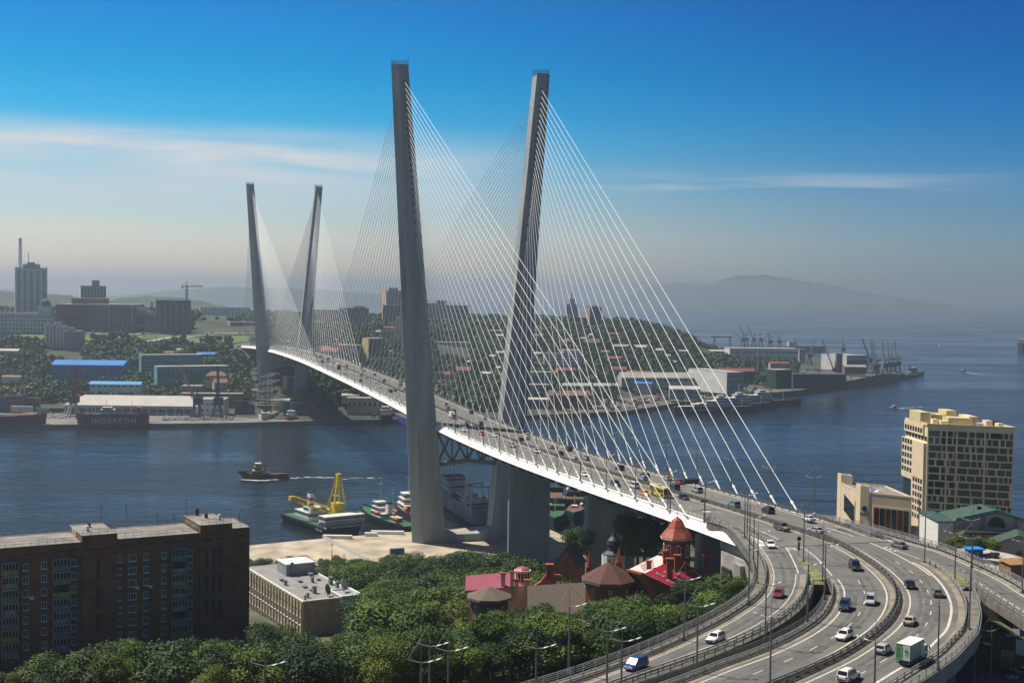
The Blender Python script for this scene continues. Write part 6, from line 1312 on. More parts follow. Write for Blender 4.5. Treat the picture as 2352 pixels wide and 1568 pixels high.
rows = [(1048, 1081, 842, 850, 870, 'c_tan', 'r_red', 'big house with a red hipped roof in the trees behind the bridge'), (1014, 1036, 853, 860, 876, 'c_tan', 'r_red', 'narrow house with a red roof left of the big red-roofed house'), (1100, 1126, 853, 857, 863, 'c_white', 'r_pale', 'small pale-roofed house on the slope left of the right near pylon leg'),
  (1222, 1262, 766, 772, 781, 'c_brown', 'r_brown', 'brown house high on the slope right of the near pylon'), (1290, 1315, 779, 784, 795, 'c_brown', 'r_red', 'reddish house below the checkered block'), (1343, 1378, 778, 786, 803, 'c_tan', 'r_brown', 'tan castle-like house on the middle of the slope'), (1280, 1325, 845, 850, 862, 'c_pink', 'r_red', 'low pink-roofed hall above the shipyard'),
  (1120, 1160, 757, 760, 768, 'c_brown', 'r_brown', 'brown flat house seen behind the near cables'), (1140, 1165, 806, 810, 822, 'c_grey', 'r_grey', 'grey house right of the white balconied slab'), (1395, 1425, 764, 767, 773, 'c_pink', 'r_red', 'pink house near the top of the wooded hill'), (1398, 1432, 818, 823, 833, 'c_pink', 'r_red', 'pinkish row house on the wooded hill'),
  (1410, 1446, 791, 795, 803, 'c_white', 'r_grey', 'white villa with a grey roof on the wooded hill'), (1456, 1490, 792, 797, 804, 'c_tan', 'r_pale', 'pale cottages cluster right of the white villa'), (1500, 1522, 800, 804, 810, 'c_white', 'r_pale', 'pale hip-roofed house left of the port sheds'), (1552, 1580, 803, 806, 812, 'c_white', 'r_grey', 'white gabled house above the shipyard trees'),
  (1405, 1440, 842, 848, 856, 'c_white', 'r_red', 'white works house with a red stripe roof behind the yellow crane'), (1440, 1496, 851, 856, 868, 'c_tan', 'r_red', 'red-roofed workshops row in front of the wooded hill'), (940, 962, 835, 842, 852, 'c_tan', 'r_red', 'tan house with a red roof hidden right of the near pylon')]
for u0, u1, vr, ve, vb, wm, rm, txt in rows:
 d = far_base((u0 + u1) / 2, vb)[1]; hall('hillside_house', txt, 'house', u0, u1, vr, ve, vb, d, 12, wm, rm, random.Random(u0).choice([-12, 5, 14]), 4, 1)
rg = random.Random(55); hs = []
for i in range(52):
 if i < 22: u = rg.uniform(640, 1000); v = rg.uniform(762, 880)
 else: u = rg.uniform(1000, 1560); v = rg.uniform(np.interp(u, [1000, 1300, 1450, 1560], [760, 775, 765, 800]), 868)
 x, y, zz = far_base(u, v)
 if abs((x - AX0[0]) * tr[0] + (y - AX0[1]) * tr[1]) < 30 or any((f[0] - x) ** 2 + (f[1] - y) ** 2 < 330 for f in FOOT): continue
 hs.append((u, v, y)); FOOT.append((x, y, 4.0))
hs.sort()
for i, (u, v, y) in enumerate(hs):
 w = rg.uniform(5, 11) * 1800 / y; k_ = rg.choice(['red', 'brown', 'grey', 'pale', 'pale', 'grey', 'orange']); hall('hillside_house', f'{ordw(i)} small scattered house from the left on the far slope, {k_} roof', 'house', u - w, u + w, v - 8.5, v - 5.5, v, y, 9, rg.choice(['c_tan', 'c_white', 'c_peach', 'c_grey', 'c_white']), 'r_' + k_, rg.uniform(-14, 16), 3, 1, group='small houses on the far slope')
hall('tan_shed', 'tan gabled shed on the quay behind the main span', 'shed', 785, 824, 904, 908, 917, 1245, 14, 'c_tan', 'r_pale', 2, 0); block('orange_depot', 'orange brick depot with square windows on the quay behind the main span', 'depot', 797, 878, 915, 938, 1222, 0, 'c_peach', None, 7, 1, 'w_dark', wf=.4, hf=.4)
block('pylon_hut', 'derelict two-storey hut standing between the legs of the far pylon', 'hut', 645, 674, 866, 893, 1330, .5, 'c_brown', 'c_tan', 3, 2); hall('quay_hut', 'low hut under the far pylon beside the stacked containers', 'hut', 624, 664, 915, 919, 938, 1240, 10, 'c_tan', 'r_pale', 2)
# ---- shipyard on the right part of the far shore
block('shipyard_hall', 'grey shipyard hall with a flat roof behind the cables', 'works hall', 1211, 1268, 855, 884, 1500, 0, 'c_grey', None, 6, 1); block('shipyard_hall', 'teal-grey lower shipyard hall left of the long brown sheds', 'works hall', 1205, 1262, 884, 902, 1420, 0, 'c_teal', None, 6, 1)
hall('shipyard_shed', 'long shed with a brown roof at the shipyard edge', 'shed', 1262, 1357, 897, 908, 930, 1330, 22, 'c_brown', 'r_brown', 5, 8, 1); hall('shipyard_shed', 'tan-roofed shed left of the long brown shed at the shipyard', 'shed', 1208, 1258, 913, 917, 930, 1322, 14, 'c_brown', 'r_pale', 2); hall('shipyard_shed', 'long grey-roofed shed stretching right below the wooded hill', 'shed', 1428, 1598, 856, 868, 882, 1530, 26, 'c_grey', 'r_grey', 8, 14, 1); hall('shipyard_shed', 'pale brick shed with small windows left of the long grey one', 'shed', 1290, 1420, 880, 886, 896, 1500, 14, 'c_tan', 'r_grey', 6, 12, 1)
block('ship_hall', 'great white shipbuilding hall with louvre slots behind the moored ships', 'works hall', 1600, 1712, 856, 893, 1490, .62, 'c_grey', 'c_white', 4, 3, sx=3, hf=.2, roof='r_grey', wf=.8); hall('blue_roof_shed', 'grey shed with a bright blue roof at the shipyard', 'shed', 1458, 1497, 876, 880, 896, 1452, 14, 'c_grey', 'r_blue', -6)
hall('cream_roof_shed', 'shed with a cream roof behind the coast guard ships', 'shed', 1538, 1608, 886, 893, 908, 1425, 18, 'c_grey', 'r_pale', -4, 5, 1); hall('red_roof_works', 'works hall with a dull red roof behind the white shipbuilding hall', 'works hall', 1655, 1735, 846, 852, 866, 1570, 20, 'c_brown', 'r_red', 4)
t, w_, D_, h_ = block('netted_dock', 'dark shed wrapped in torn green netting by the floating dock', 'dock shed', 1766, 1822, 850, 882, 1530, .3, 'net_green', 'net_green', 0, 0); block('dark_dock', 'long dark floating dock wall stretching right of the green netting', 'floating dock', 1822, 1946, 860, 881, 1560, 0, 'steel_dark', None, 0, 0, depth=24, roof='steel_dark'); hall('pink_tower_house', 'small house with a red and white striped roof above the dock', 'house', 1770, 1813, 831, 834, 840, 1680, 12, 'c_pink', 'r_red', 4)
block('port_warehouse', 'long white port warehouse with slot windows in front of the strait', 'warehouse', 1676, 1835, 800, 826, 1960, .0, 'c_white', None, 12, 2, wf=.85, hf=.2, depth=34); hall('quay_store', 'long low store with a pale roof between the hill and the port', 'warehouse', 1598, 1676, 803, 806, 815, 2080, 14, 'c_brown', 'r_pale', 2)
block('end_warehouse', 'warehouse with a lit white gable and brick corner near the tip of the peninsula', 'warehouse', 1905, 2000, 817, 843, 1850, .42, 'c_grey', 'c_white', 8, 1, wf=.8, hf=.3, roof='r_grey'); block('brick_tower', 'brown brick stair tower beside the lit warehouse gable', 'tower', 1921, 1935, 812, 845, 1835, 0, 'c_brown', None, 1, 3); hall('quay_shed', 'brown open shed in front of the lit warehouse', 'shed', 1940, 1990, 838, 842, 852, 1800, 12, 'c_brown', 'r_grey', 2)  # white gable wall: sunlight put into its colour
block('small_dock_tower', 'small grey tower left of the port warehouse end', 'tower', 1836, 1850, 802, 826, 1930, 0, 'c_grey', None, 2, 4)
q = far(1360.5, 877, 1500); m = MB()
for k in range(6): m.cone((q[0], q[1], 4 + k * 3.9), (q[0], q[1], 4 + (k + 1) * 3.9 - .002), 1.3 - .08 * k, 1.22 - .08 * k, 10, k % 2)
tag(m.build('striped_chimney', ['chim_red', 'c_white'], org=(q[0], q[1], 4)), 'red and white striped chimney in the shipyard', 'chimney')
t = local('gantry_crane', 'red gantry crane standing over the container yard in the haze', 'crane', far(1642, 798, 2400), .05); m = MB()
for x_ in (0, 29): m.beam((x_, 0, 0), (x_, 0, 19), 1.3); m.beam((x_, 12, 0), (x_, 12, 19), 1.3); m.beam((x_, 0, 14), (x_, 12, 14), .9)
m.build('leg', 'steel_red', t); m = MB(); m.beam((-6, 0, 19.6), (33, 0, 19.6), 1.4); m.beam((-6, 12, 19.6), (33, 12, 19.6), 1.4); m.build('bridge_beam', 'steel_red', t)
m = MB(); rg = random.Random(9); cols = []
for i in range(120):
 u = rg.uniform(1584, 1712); d = rg.uniform(2150, 2560); x, y, zz = far_at(u, d); m.cbox((x, y, 5 + rg.choice([1.3, 3.9])), (12, 2.5, 2.6 * rg.choice([1, 2])), rg.randrange(5), rg.uniform(-.1, .1))
tag(m.build('container_yard', ['container_red', 'container_blue', 'c_white', 'r_orange', 'c_teal'], org=(0, 0, 0)), 'hazy yard of mixed coloured containers and stacks in the far port', 'container yard', kind='stuff')
# ---- containers on the far quay
cproto = {}
CG = 'shipping containers stacked on the far quay'
def stack(u, d, cols_, rows_, mats, txt, L_=6.1, z0=3.6, rz=0.0, seed=1):
 rg = random.Random(seed); x0 = (u - 1176) / FPX * d
 for c in range(cols_):
  for r in range(rows_ - (rg.random() < .25)):
   mt = rg.choice(mats); p = (x0 + c * (L_ + .3), d, z0 + r * 2.6)
   key = (mt, L_)
   lab = f'container {ordw(r)} from the ground, {ordw(c)} column, {txt}'
   if key not in cproto: cproto[key] = container('shipping_container', lab, p, rz, mt, L_, 2.44, 2.6, CG)
   else: dup(cproto[key], p, rz, lab, CG)
 FOOT.append((x0 + cols_ * L_ / 2, d, cols_ * L_ / 2 + 4))
stack(4, 1212, 2, 6, ['container_blue', 'container_blue', 'container_red'], 'stack at the far left edge', 12.2, seed=2); stack(46, 1225, 2, 6, ['container_red', 'container_blue'], 'tall stack behind the left red ship', 12.2, seed=5)
stack(548, 1222, 2, 6, ['container_blue', 'container_red', 'container_blue'], 'stack left of the tall ship', 6.1, seed=4); stack(563, 1222, 2, 5, ['container_blue', 'container_red'], 'stack close left of the far pylon', 6.1, seed=6)
stack(668, 1215, 2, 5, ['container_blue', 'container_red', 'container_blue'], 'stack at the foot of the far pylon', 12.2, seed=7); stack(698, 1215, 2, 5, ['container_red', 'container_blue', 'container_blue'], 'rightmost stack at the foot of the far pylon', 6.1, seed=8)
def heap(name, label, cat, u0, u1, v0, v1, z0, n, size, mat, d0=None):
 rg = random.Random(int(u0)); m = MB()
 for i in range(n):
  u = rg.uniform(u0, u1); v = rg.uniform(v0, v1); q = site(u, v, z0); s = size * rg.uniform(.7, 1.2); m.cbox((q[0], q[1], z0 + s * .4 + rg.choice([0, 0, .8]) * s), (s, s, s * .9), 0, rg.uniform(0, 1.5))
 q = site((u0 + u1) / 2, v1, z0); tag(m.build(name, mat, org=q), label, cat, kind='stuff')
heap('bulk_bags', 'long pile of white bulk bags on the quay before the warehouse', 'bulk bags', 372, 535, 958, 966, 3.6, 420, 1.1, 'sack_white'); heap('bulk_bags', 'stacked white bulk bags left of the red cargo ship', 'bulk bags', 110, 149, 953, 961, 3.6, 160, 1.1, 'sack_white')
# railway wagons
for i, (u, mt, txt) in enumerate(((84, 'c_teal', 'left green railway wagon behind the harbour crane'), (116, 'net_green', 'right green railway wagon behind the harbour crane'))):
 q = site(u, 948, 3.6); t = local('railway_wagon', txt, 'wagon', q, 0.0); m = MB(); m.box(0, 13, -1.5, 1.5, 1.1, 4.6); m.build('body', mt, t); m = MB(); m.box(-.2, 13.2, -1.6, 1.6, 4.603, 4.9); m.build('roof', 'c_brown', t); m = MB(); m.box(1, 12, -1.2, 1.2, .3, 1.0); m.build('undercarriage', 'steel_dark', t)
q = site(754, 948, 3.6); t = local('freight_train', 'string of long white-topped freight wagons on the far quay', 'train', q, 0.0)
for i in range(4): m = MB(); m.box(i * 10.3, i * 10.3 + 9.8, -1.5, 1.5, 1.2, 3.9); w_ = m.build('wagon', 'c_brown', t); m = MB(); m.box(i * 10.3, i * 10.3 + 9.8, -1.6, 1.6, 3.903, 4.4); m.build('cover', 'c_white', w_); m = MB(); m.box(i * 10.3 + .8, i * 10.3 + 9, -1.3, 1.3, .2, 1.1); m.build('undercarriage', 'steel_dark', w_)
# green embankment, highway and interchange at the far end of the bridge
def ground_strip(name, pts, lift, mat, w=None):
 m = MB(); P = [far_base(u, v) for u, v in pts]; P = smooth_path(P, 6)
 P = [(p[0], p[1], far_z(p[0], p[1]) + lift) for p in P]; m.sweep(P, [(-w / 2, 0), (w / 2, 0), (w / 2, -1.2), (-w / 2, -1.2)]); return tag(m.build(name, mat), kind='structure')
def lawn(pts, lift=.5):
 V = [far_base(u, v) for u, v in pts]; m = MB(); m.add([(p[0], p[1], p[2] + lift) for p in V], [tuple(range(len(V)))]); tag(m.build('lawn', 'grass'), kind='structure')
for q in ([(192, 784), (250, 782), (330, 779), (330, 768), (260, 765), (200, 766)], [(332, 779), (420, 776), (505, 772), (505, 766), (420, 765), (332, 768)], [(360, 789), (440, 789), (540, 788), (590, 782), (560, 772), (470, 775), (400, 780)], [(190, 796), (290, 794), (350, 793), (350, 785), (280, 786), (195, 788)], [(420, 806), (540, 803), (545, 796), (430, 797)], [(40, 784), (100, 782), (100, 770), (45, 770)]): lawn(q)
ground_strip('highway', [(280, 789), (330, 787), (380, 779), (420, 774), (470, 771), (560, 769)], .9, 'wall_concrete', 13); ground_strip('highway', [(345, 790), (400, 783), (440, 776), (500, 771)], .95, 'wall_concrete', 9); ground_strip('highway', [(10, 780), (60, 781), (104, 787)], .9, 'wall_concrete', 8); ground_strip('parking_road', [(200, 766), (280, 770), (360, 767), (480, 766), (585, 768)], 1.0, 'wall_concrete', 16)
ground_strip('highway', [(405, 806), (420, 799), (450, 796), (560, 794)], .8, 'wall_concrete', 8)
vd = thing('highway_viaduct', 'low concrete highway viaduct leading left from the far end of the bridge', 'viaduct', B(1066, 0, 0))
P = smooth_path([B(1062, 2, .1), far(520, 793, 1630), far(440, 791.5, 1600), far(340, 791, 1565)], 12); m = MB(); m.sweep(P, [(-9, 0), (9, 0), (9, -2), (-9, -2)]); m.build('deck', 'c_grey', vd); m = MB(); m.sweep(P, [(-9, 1.2), (-8.8, 1.2), (-8.8, .02), (-9, .02)]); m.sweep(P, [(8.8, 1.2), (9, 1.2), (9, .02), (8.8, .02)]); m.build('parapet', 'c_dark', vd)
for p_ in P[2::3]:
 for o_ in (-5, 5): m = MB(); m.cone((p_[0], p_[1] + o_, far_z(p_[0], p_[1]) - 6), (p_[0], p_[1] + o_, p_[2] - 2), 1.2, 1.2, 8); m.build('column', 'c_grey', vd)
rg = random.Random(77); m = MB()
for i in range(260):
 u = rg.uniform(1260, 2090); d = fshore(u) + rg.uniform(6, np.interp(u, [1260, 1560, 1900, 2090], [110, 140, 260, 60])); x, y, zz = far_at(u, d)
 if np.min([(f[0] - x) ** 2 + (f[1] - y) ** 2 for f in FOOT]) < 60: continue
 w = rg.uniform(1.5, 7); m.cbox((x, y, zz + .6), (w, rg.uniform(1.5, 4), rg.uniform(1.2, 4.5)), rg.randrange(6), rg.uniform(-.4, .4))
tag(m.build('dock_clutter', ['steel_rust', 'c_white', 'steel_dark', 'c_brown', 'container_blue', 'r_orange'], org=(0, 0, 0)), 'scattered dockside clutter of crates, scrap and sheds along the shipyard shore', 'dock clutter', kind='stuff')
# ================================================================ vehicles
def paintmat():
 m = bpy.data.materials.new('car_paint'); m.use_nodes = True; t = m.node_tree; b = t.nodes['Principled BSDF']; oi = N(t, 'ShaderNodeObjectInfo'); t.links.new(oi.outputs['Color'], b.inputs['Base Color'])
 b.inputs['Roughness'].default_value = .35; b.inputs['Coat Weight'].default_value = .6; b.inputs['Coat Roughness'].default_value = .08; return m
DEFS['car_paint'] = paintmat
DEFS.update({'car_glass': dict(c=(.012, .015, .018), r=.05, var=.1, spec=.7), 'tyre': dict(c=(.015, .015, .015), r=.9, var=.1), 'rim': dict(c=(.30, .30, .30), r=.35, metal=.7, var=.1), 'headlight': dict(c=(.75, .76, .78), r=.1, var=.02), 'taillight': dict(c=(.35, .01, .01), r=.2, var=.05), 'trim_black': dict(c=(.02, .02, .02), r=.6, var=.1), 'plate': dict(c=(.6, .6, .6), r=.5), 'bus_yellow': dict(c=(.68, .55, .02), r=.4, var=.04), 'bus_roof': dict(c=(.45, .45, .44), r=.5), 'truck_green': dict(c=(.03, .26, .07), r=.5, var=.05), 'van_tan': dict(c=(.55, .42, .20), r=.6)})
# kind: length, width, sill, belt, roof, hood start.., (x of windscreen base, windscreen top, rear top, rear base), hood height, tail height
CARS = {'sedan': (4.6, 1.78, .25, .92, 1.45, (.95, .25, -1.05, -1.70), .80, .95), 'wagon': (4.6, 1.76, .25, .95, 1.48, (1.05, .35, -1.85, -2.2), .82, .97), 'hatch': (3.95, 1.70, .25, .98, 1.52, (1.15, .45, -1.35, -1.85), .85, 1.0),
  'suv': (4.75, 1.90, .35, 1.12, 1.82, (1.05, .45, -1.95, -2.28), 1.05, 1.15), 'minivan': (4.6, 1.75, .25, 1.02, 1.72, (1.50, .60, -1.95, -2.22), .88, 1.05), 'van': (4.7, 1.70, .30, 1.10, 1.98, (2.05, 1.55, -2.10, -2.30), 1.05, 1.10)}
def car(kind, detail=True):
 L_, W_, zs, zb, zr, (a, b, c, d), hh, th = CARS[kind]; h = W_ / 2; x0, x1 = -L_ / 2, L_ / 2
 t = local({'sedan': 'sedan_car', 'wagon': 'estate_car', 'hatch': 'hatchback_car', 'suv': 'suv_car', 'minivan': 'minivan', 'van': 'van'}[kind], 'x', 'car')
 def ring(x, w, lo, hi, r=.12): return [(x, -w + r * .5, lo), (x, -w, lo + r), (x, -w, hi - r), (x, -w + r * 1.4, hi), (x, w - r * 1.4, hi), (x, w, hi - r), (x, w, lo + r), (x, w - r * .5, lo)]
 st = [(x0, h * .86, zs + .18, th - .22), (x0 + .10, h * .95, zs + .02, th - .02), (d, h, zs, th if d > x0 + .35 else zb), (c, h, zs, zb), (b, h, zs, zb), (a, h, zs, zb), (a + (x1 - a) * .55, h * .98, zs, hh), (x1 - .15, h * .92, zs + .03, hh - .08), (x1, h * .80, zs + .15, hh - .25)]
 st = sorted(st, key=lambda q: q[0])
 R_ = [ring(*q) for q in st]; paint = ['car_paint', 'trim_black', 'car_glass', 'tyre', 'rim', 'headlight', 'taillight', 'plate']
 body = MB(); body.loft(R_[::-1] if False else R_, 0)
 ti = .13 + .05 * (kind != 'van'); wt = h - ti
 roof = [(b, -wt, zr), (b, wt, zr), (c, wt, zr), (c, -wt, zr)]; base = [(a, -h + .04, zb), (a, h - .04, zb), (d, h - .04, zb), (d, -h + .04, zb)]
 rc = [((b + c) / 2 + (p[0] - (b + c) / 2) * .80, p[1] * .78, zr + .05) for p in roof]
 body.loft([[base[i] for i in (0, 3, 2, 1)], [roof[i] for i in (0, 3, 2, 1)], [rc[i] for i in (0, 3, 2, 1)]], 0)
 def pane(m, p, i0, i1, j0, j1, out=.012, mi=2):
  A, Bq, C, D_ = [Vector(q) for q in p]                                    # A,B bottom  D,C top
  f = lambda u, v: (A * (1 - u) + Bq * u) * (1 - v) + (D_ * (1 - u) + C * u) * v
  q = [f(i0, j0), f(i1, j0), f(i1, j1), f(i0, j1)]; n = (q[1] - q[0]).cross(q[3] - q[0]).normalized() * out; q2 = [v + n for v in q]; m.add(q2 + q, [(0, 1, 2, 3), (0, 1, 5, 4), (1, 2, 6, 5), (2, 3, 7, 6), (3, 0, 4, 7)], mi)
 P = {'windscreen': [((base[0], base[1], roof[1], roof[0]), .05, .95, .08, .94)], 'rear_window': [((base[2], base[3], roof[3], roof[2]), .06, .94, .10, .9)],
         'side_window': [((base[3], base[0], roof[0], roof[3]), .05, .36, .1, .9), ((base[3], base[0], roof[0], roof[3]), .39, .66, .1, .9), ((base[3], base[0], roof[0], roof[3]), .69, .95, .1, .9), ((base[1], base[2], roof[2], roof[1]), .05, .31, .1, .9), ((base[1], base[2], roof[2], roof[1]), .34, .61, .1, .9), ((base[1], base[2], roof[2], roof[1]), .64, .95, .1, .9)]}
 wr = .33 if kind not in ('suv',) else .38; ax_ = (L_ * .30, -L_ * .29)
 parts = []
 def wheel_mb(x, s, m, mt=3, mr=4):
  y = s * (h - .10); m.cone((x, y - s * .10, wr), (x, y + s * .115, wr), wr, wr, 14, mt); m.cone((x, y + s * .116, wr), (x, y + s * .135, wr), wr * .62, wr * .55, 10, mr)
 if not detail:
  for k, L2 in P.items():
   for q in L2: pane(body, *q)
  for x in ax_:
   for s in (-1, 1): wheel_mb(x, s, body)
  for s in (-1, 1):
   body.cbox((x1 - .08, s * h * .62, hh - .28), (.12, .36, .16), 5); body.cbox((x0 + .05, s * h * .72, th - .22), (.12, .26, .24), 6)
  o = body.build('body', paint, t); return t
 o = body.build('body', paint, t)
 m = MB(); m.cbox((x1 - .03, 0, zs + .22), (.12, W_ * .62, .20)); m.build('bumper_trim', 'trim_black', t); m = MB(); m.cbox((x0 + .03, 0, zs + .2), (.12, W_ * .7, .16)); m.build('bumper_trim', 'trim_black', t)
 m = MB(); m.cbox((x1 + .035, 0, zs + .24), (.02, .5, .12)); m.build('number_plate', 'plate', t); m = MB(); m.cbox((x0 - .035, 0, zb - .34), (.02, .5, .12)); m.build('number_plate', 'plate', t)
 for k, L2 in P.items():
  for q in L2: m = MB(); pane(m, *q, mi=0); m.build(k, 'car_glass', t)
 for x in ax_:
  for s in (-1, 1):
   m = MB(); y = s * (h - .10); m.cone((x, y - s * .10, wr), (x, y + s * .115, wr), wr, wr, 16); w = m.build('wheel', 'tyre', t); m = MB(); m.cone((x, y + s * .116, wr), (x, y + s * .135, wr), wr * .64, wr * .55, 10); m.build('rim', 'rim', w)
   m = MB(); m.cone((x, s * (h + .004), wr + .03), (x, s * (h + .012), wr + .03), wr * 1.16, wr * 1.16, 16); m.build('wheel_arch', 'trim_black', t)
 for s in (-1, 1):
  m = MB(); m.cbox((x1 - .07, s * h * .60, hh - .26), (.14, .40, .17)); m.build('headlight', 'headlight', t); m = MB(); m.cbox((x0 + .04, s * h * .74, th - .20), (.14, .28, .26)); m.build('taillight', 'taillight', t); m = MB(); m.cbox((a - .12, s * (h + .12), zb + .10), (.14, .22, .15)); m.build('wing_mirror', 'car_paint', t)
 if kind in ('suv', 'wagon'):
  m = MB()
  for s in (-1, 1): m.beam((b - .1, s * wt * .85, zr + .09), (c + .1, s * wt * .85, zr + .09), .05)
  m.build('roof_rail', 'trim_black', t)
 return t
CP = {}
COL = {'white': (.78, .79, .78), 'silver': (.42, .44, .46), 'grey': (.16, .17, .18), 'black': (.012, .013, .016), 'navy': (.015, .03, .075), 'blue': (.01, .05, .22), 'red': (.38, .02, .025), 'maroon': (.22, .012, .04), 'beige': (.48, .42, .30), 'brown': (.16, .12, .10), 'lightblue': (.26, .36, .45), 'teal': (.20, .30, .29), 'yellow': (.70, .48, .03), 'orange': (.75, .25, .02), 'green': (.1, .3, .1)}
def put_car(kind, color, p, rz, label, group, detail):
 k = (kind, detail); c = COL[color]
 if k not in CP:
  t = car(kind, detail); CP[k] = t; t.location = p; t.rotation_euler = (0, 0, rz); t['label'] = label; t['group'] = group
  for o in KIDS.get(t.name, ()):
   o.color = (*c, 1)
   for q in KIDS.get(o.name, ()): q.color = (*c, 1)
  return t
 return dup(CP[k], p, rz, label, group, c)
def local_dir(path, p):
 i = closest(path, p); a, b = path[max(0, i - 2)], path[min(len(path) - 1, i + 2)]; return math.atan2(b[1] - a[1], b[0] - a[0])
RG_ = 'cars driving on the ramps'
RAMP = [  # kind, colour, survey mark, path, +1 drives along the path (away from the bridge), label
 ('wagon', 'white', c6(420, 1205), pLA, 1, 'white estate car on the leftmost ramp, close to its outer barrier'), ('minivan', 'blue', c5(1580, 1440), pLA, 1, 'dark blue minivan on the leftmost ramp at the bottom of the photo'), ('hatch', 'maroon', c6(968, 820), pLB, 1, 'maroon hatchback taxi on the leftmost ramp beside the dark gap'), ('sedan', 'white', c6(898, 392), pLA, 1, 'white and yellow taxi entering the leftmost ramp'),
 ('suv', 'brown', c6(1000, 245), pMD, 1, 'grey-brown crossover passing the bridge end beside the median'), ('suv', 'black', c7(245, 585), pMD, 1, 'black off-road car in the right lane of the middle carriageway'), ('suv', 'navy', c7(158, 930), pMC, 1, 'dark navy crossover in the left lane of the middle carriageway'), ('minivan', 'silver', c7(378, 880), pMD, 1, 'silver-white minivan right of the navy crossover'), ('wagon', 'white', c7(150, 1182), pMC, 1, 'white estate car lower in the middle carriageway'),
 ('suv', 'white', c7(190, 1540), pMD, -1, 'large white off-road car beside the median at the bottom'), ('hatch', 'silver', c7(490, 1305), pMD, -1, 'silver hatchback just left of the green box truck'), ('sedan', 'beige', c7(717, 1055), pOE, -1, 'pale beige sedan above the green box truck'), ('sedan', 'black', c7(718, 740), pMD, -1, 'black sedan high in the outer curving carriageway'), ('hatch', 'grey', c7(958, 815), pOE, -1, 'dark grey hatchback with red tail lights by the outer kerb'),
 ('sedan', 'grey', c7(625, 398), pBR, -1, 'grey-blue sedan on the merge before the branch road'), ('sedan', 'silver', c6(1290, 268), pMD, -1, 'silver sedan right of the median at the bridge end'), ('sedan', 'white', c6(1225, 165), pBR, -1, 'white taxi with a yellow sign near the right barrier')]
for kind, colr, uv, path, sgn, txt in RAMP:
 p = site(*uv, RZ + .012); q = min(path, key=lambda s: (s[0] - p[0]) ** 2 + (s[1] - p[1]) ** 2); a = local_dir(path, q) + (0 if sgn > 0 else math.pi)
 put_car(kind, colr, p, a, txt, RG_, True)
# green box truck
def truck(name, label, p, rz, L_, W_, H_, side, cabc, rear=None, det=True):
 t = local(name, label, 'truck', p, rz); zf = .95
 m = MB(); m.box(-L_ / 2, L_ / 2 - 1.9, -W_ / 2, W_ / 2, zf, H_); bx = m.build('cargo_box', side, t)
 m = MB(); m.box(-L_ / 2 - .02, L_ / 2 - 1.88, -W_ / 2 - .02, W_ / 2 + .02, H_ + .002, H_ + .08); m.build('box_roof', 'white_paint', bx)
 m = MB(); x0 = L_ / 2 - 1.7; prof = [(x0, .5), (x0 + 1.75, .5), (x0 + 1.8, 1.2), (x0 + 1.55, 2.2), (x0 + 1.35, 2.35), (x0, 2.4)]; m.loft([[(x, y, z_) for x, z_ in prof] for y in (-W_ / 2 + .1, W_ / 2 - .1)]); cb = m.build('cab', 'car_paint', t); cb.color = (*cabc, 1)
 m = MB(); A = Vector((x0 + 1.79, 0, 1.28)); Bq = Vector((x0 + 1.56, 0, 2.14)); m.add([(A.x + .03, -W_ / 2 + .25, A.z), (A.x + .03, W_ / 2 - .25, A.z), (Bq.x + .03, W_ / 2 - .3, Bq.z), (Bq.x + .03, -W_ / 2 + .3, Bq.z)], [(0, 1, 2, 3)]); m.build('windscreen', 'car_glass', cb)
 for s in (-1, 1): m = MB(); y = s * (W_ / 2 - .085); m.add([(x0 + .25, y, 1.35), (x0 + 1.55, y, 1.35), (x0 + 1.4, y, 2.1), (x0 + .25, y, 2.1)], [(0, 1, 2, 3)]); m.build('side_window', 'car_glass', cb); m = MB(); m.cbox((x0 + 1.75, s * (W_ / 2 + .12), 1.75), (.1, .22, .5)); m.build('wing_mirror', 'trim_black', cb)
 m = MB(); m.box(-L_ / 2 + .1, L_ / 2 - .4, -.5, .5, .55, .93); m.box(-L_ / 2, -L_ / 2 + .12, -W_ / 2, W_ / 2, .55, .75); m.build('chassis', 'trim_black', t)
 for x in (L_ / 2 - .85, -L_ / 2 + 1.4):
  for s in (-1, 1): m = MB(); y = s * (W_ / 2 - .2); m.cone((x, y - s * .15, .46), (x, y + s * .15, .46), .46, .46, 14); w = m.build('wheel', 'tyre', t); m = MB(); m.cone((x, y + s * .151, .46), (x, y + s * .17, .46), .26, .22, 10); m.build('rim', 'rim', w)
 for s in (-1, 1): m = MB(); m.cbox((-L_ / 2 - .03, s * (W_ / 2 - .2), .66), (.06, .3, .14)); m.build('taillight', 'taillight', t)
 return t, bx
p = site(*c7(740, 1385), RZ + .012); q = min(pOE, key=lambda s: (s[0] - p[0]) ** 2 + (s[1] - p[1]) ** 2); ang = local_dir(pOE, q) + math.pi
tk, bx = truck('box_truck', 'white-roofed box truck with green lettered sides on the outer curve', p, ang - .05, 7.4, 2.3, 3.5, 'truck_green', (.7, .7, .7))
m = MB(); m.box(-3.74, -3.70, -1.08, .05, 1.1, 3.38); dr = m.build('rear_door', 'white_paint', bx); m = MB(); m.box(-3.5, 1.0, -1.17, -1.152, 3.2, 3.42); m.box(.6, 1.6, -1.17, -1.152, 1.05, 3.19); m.build('side_panel', 'white_paint', bx)
bk = lambda y, z_: facing((-3.76, y, z_), (0, -1, 0)); sd = lambda x, z_: facing((x, -1.18, z_), (1, 0, 0))
for txt, y, z_, s in (('DELIVERY', .58, 3.05, .27), ('STORAGE', .58, 1.25, .27)): text_part(txt, s, 'white_paint', bx, bk(y, z_), .005, 'lettering')
mm = facing((-3.76, .30, 2.1), (0, 0, 1), (0, 1, 0)); text_part('ЛОГИСТИКА', .26, 'white_paint', bx, mm, .005, 'lettering')
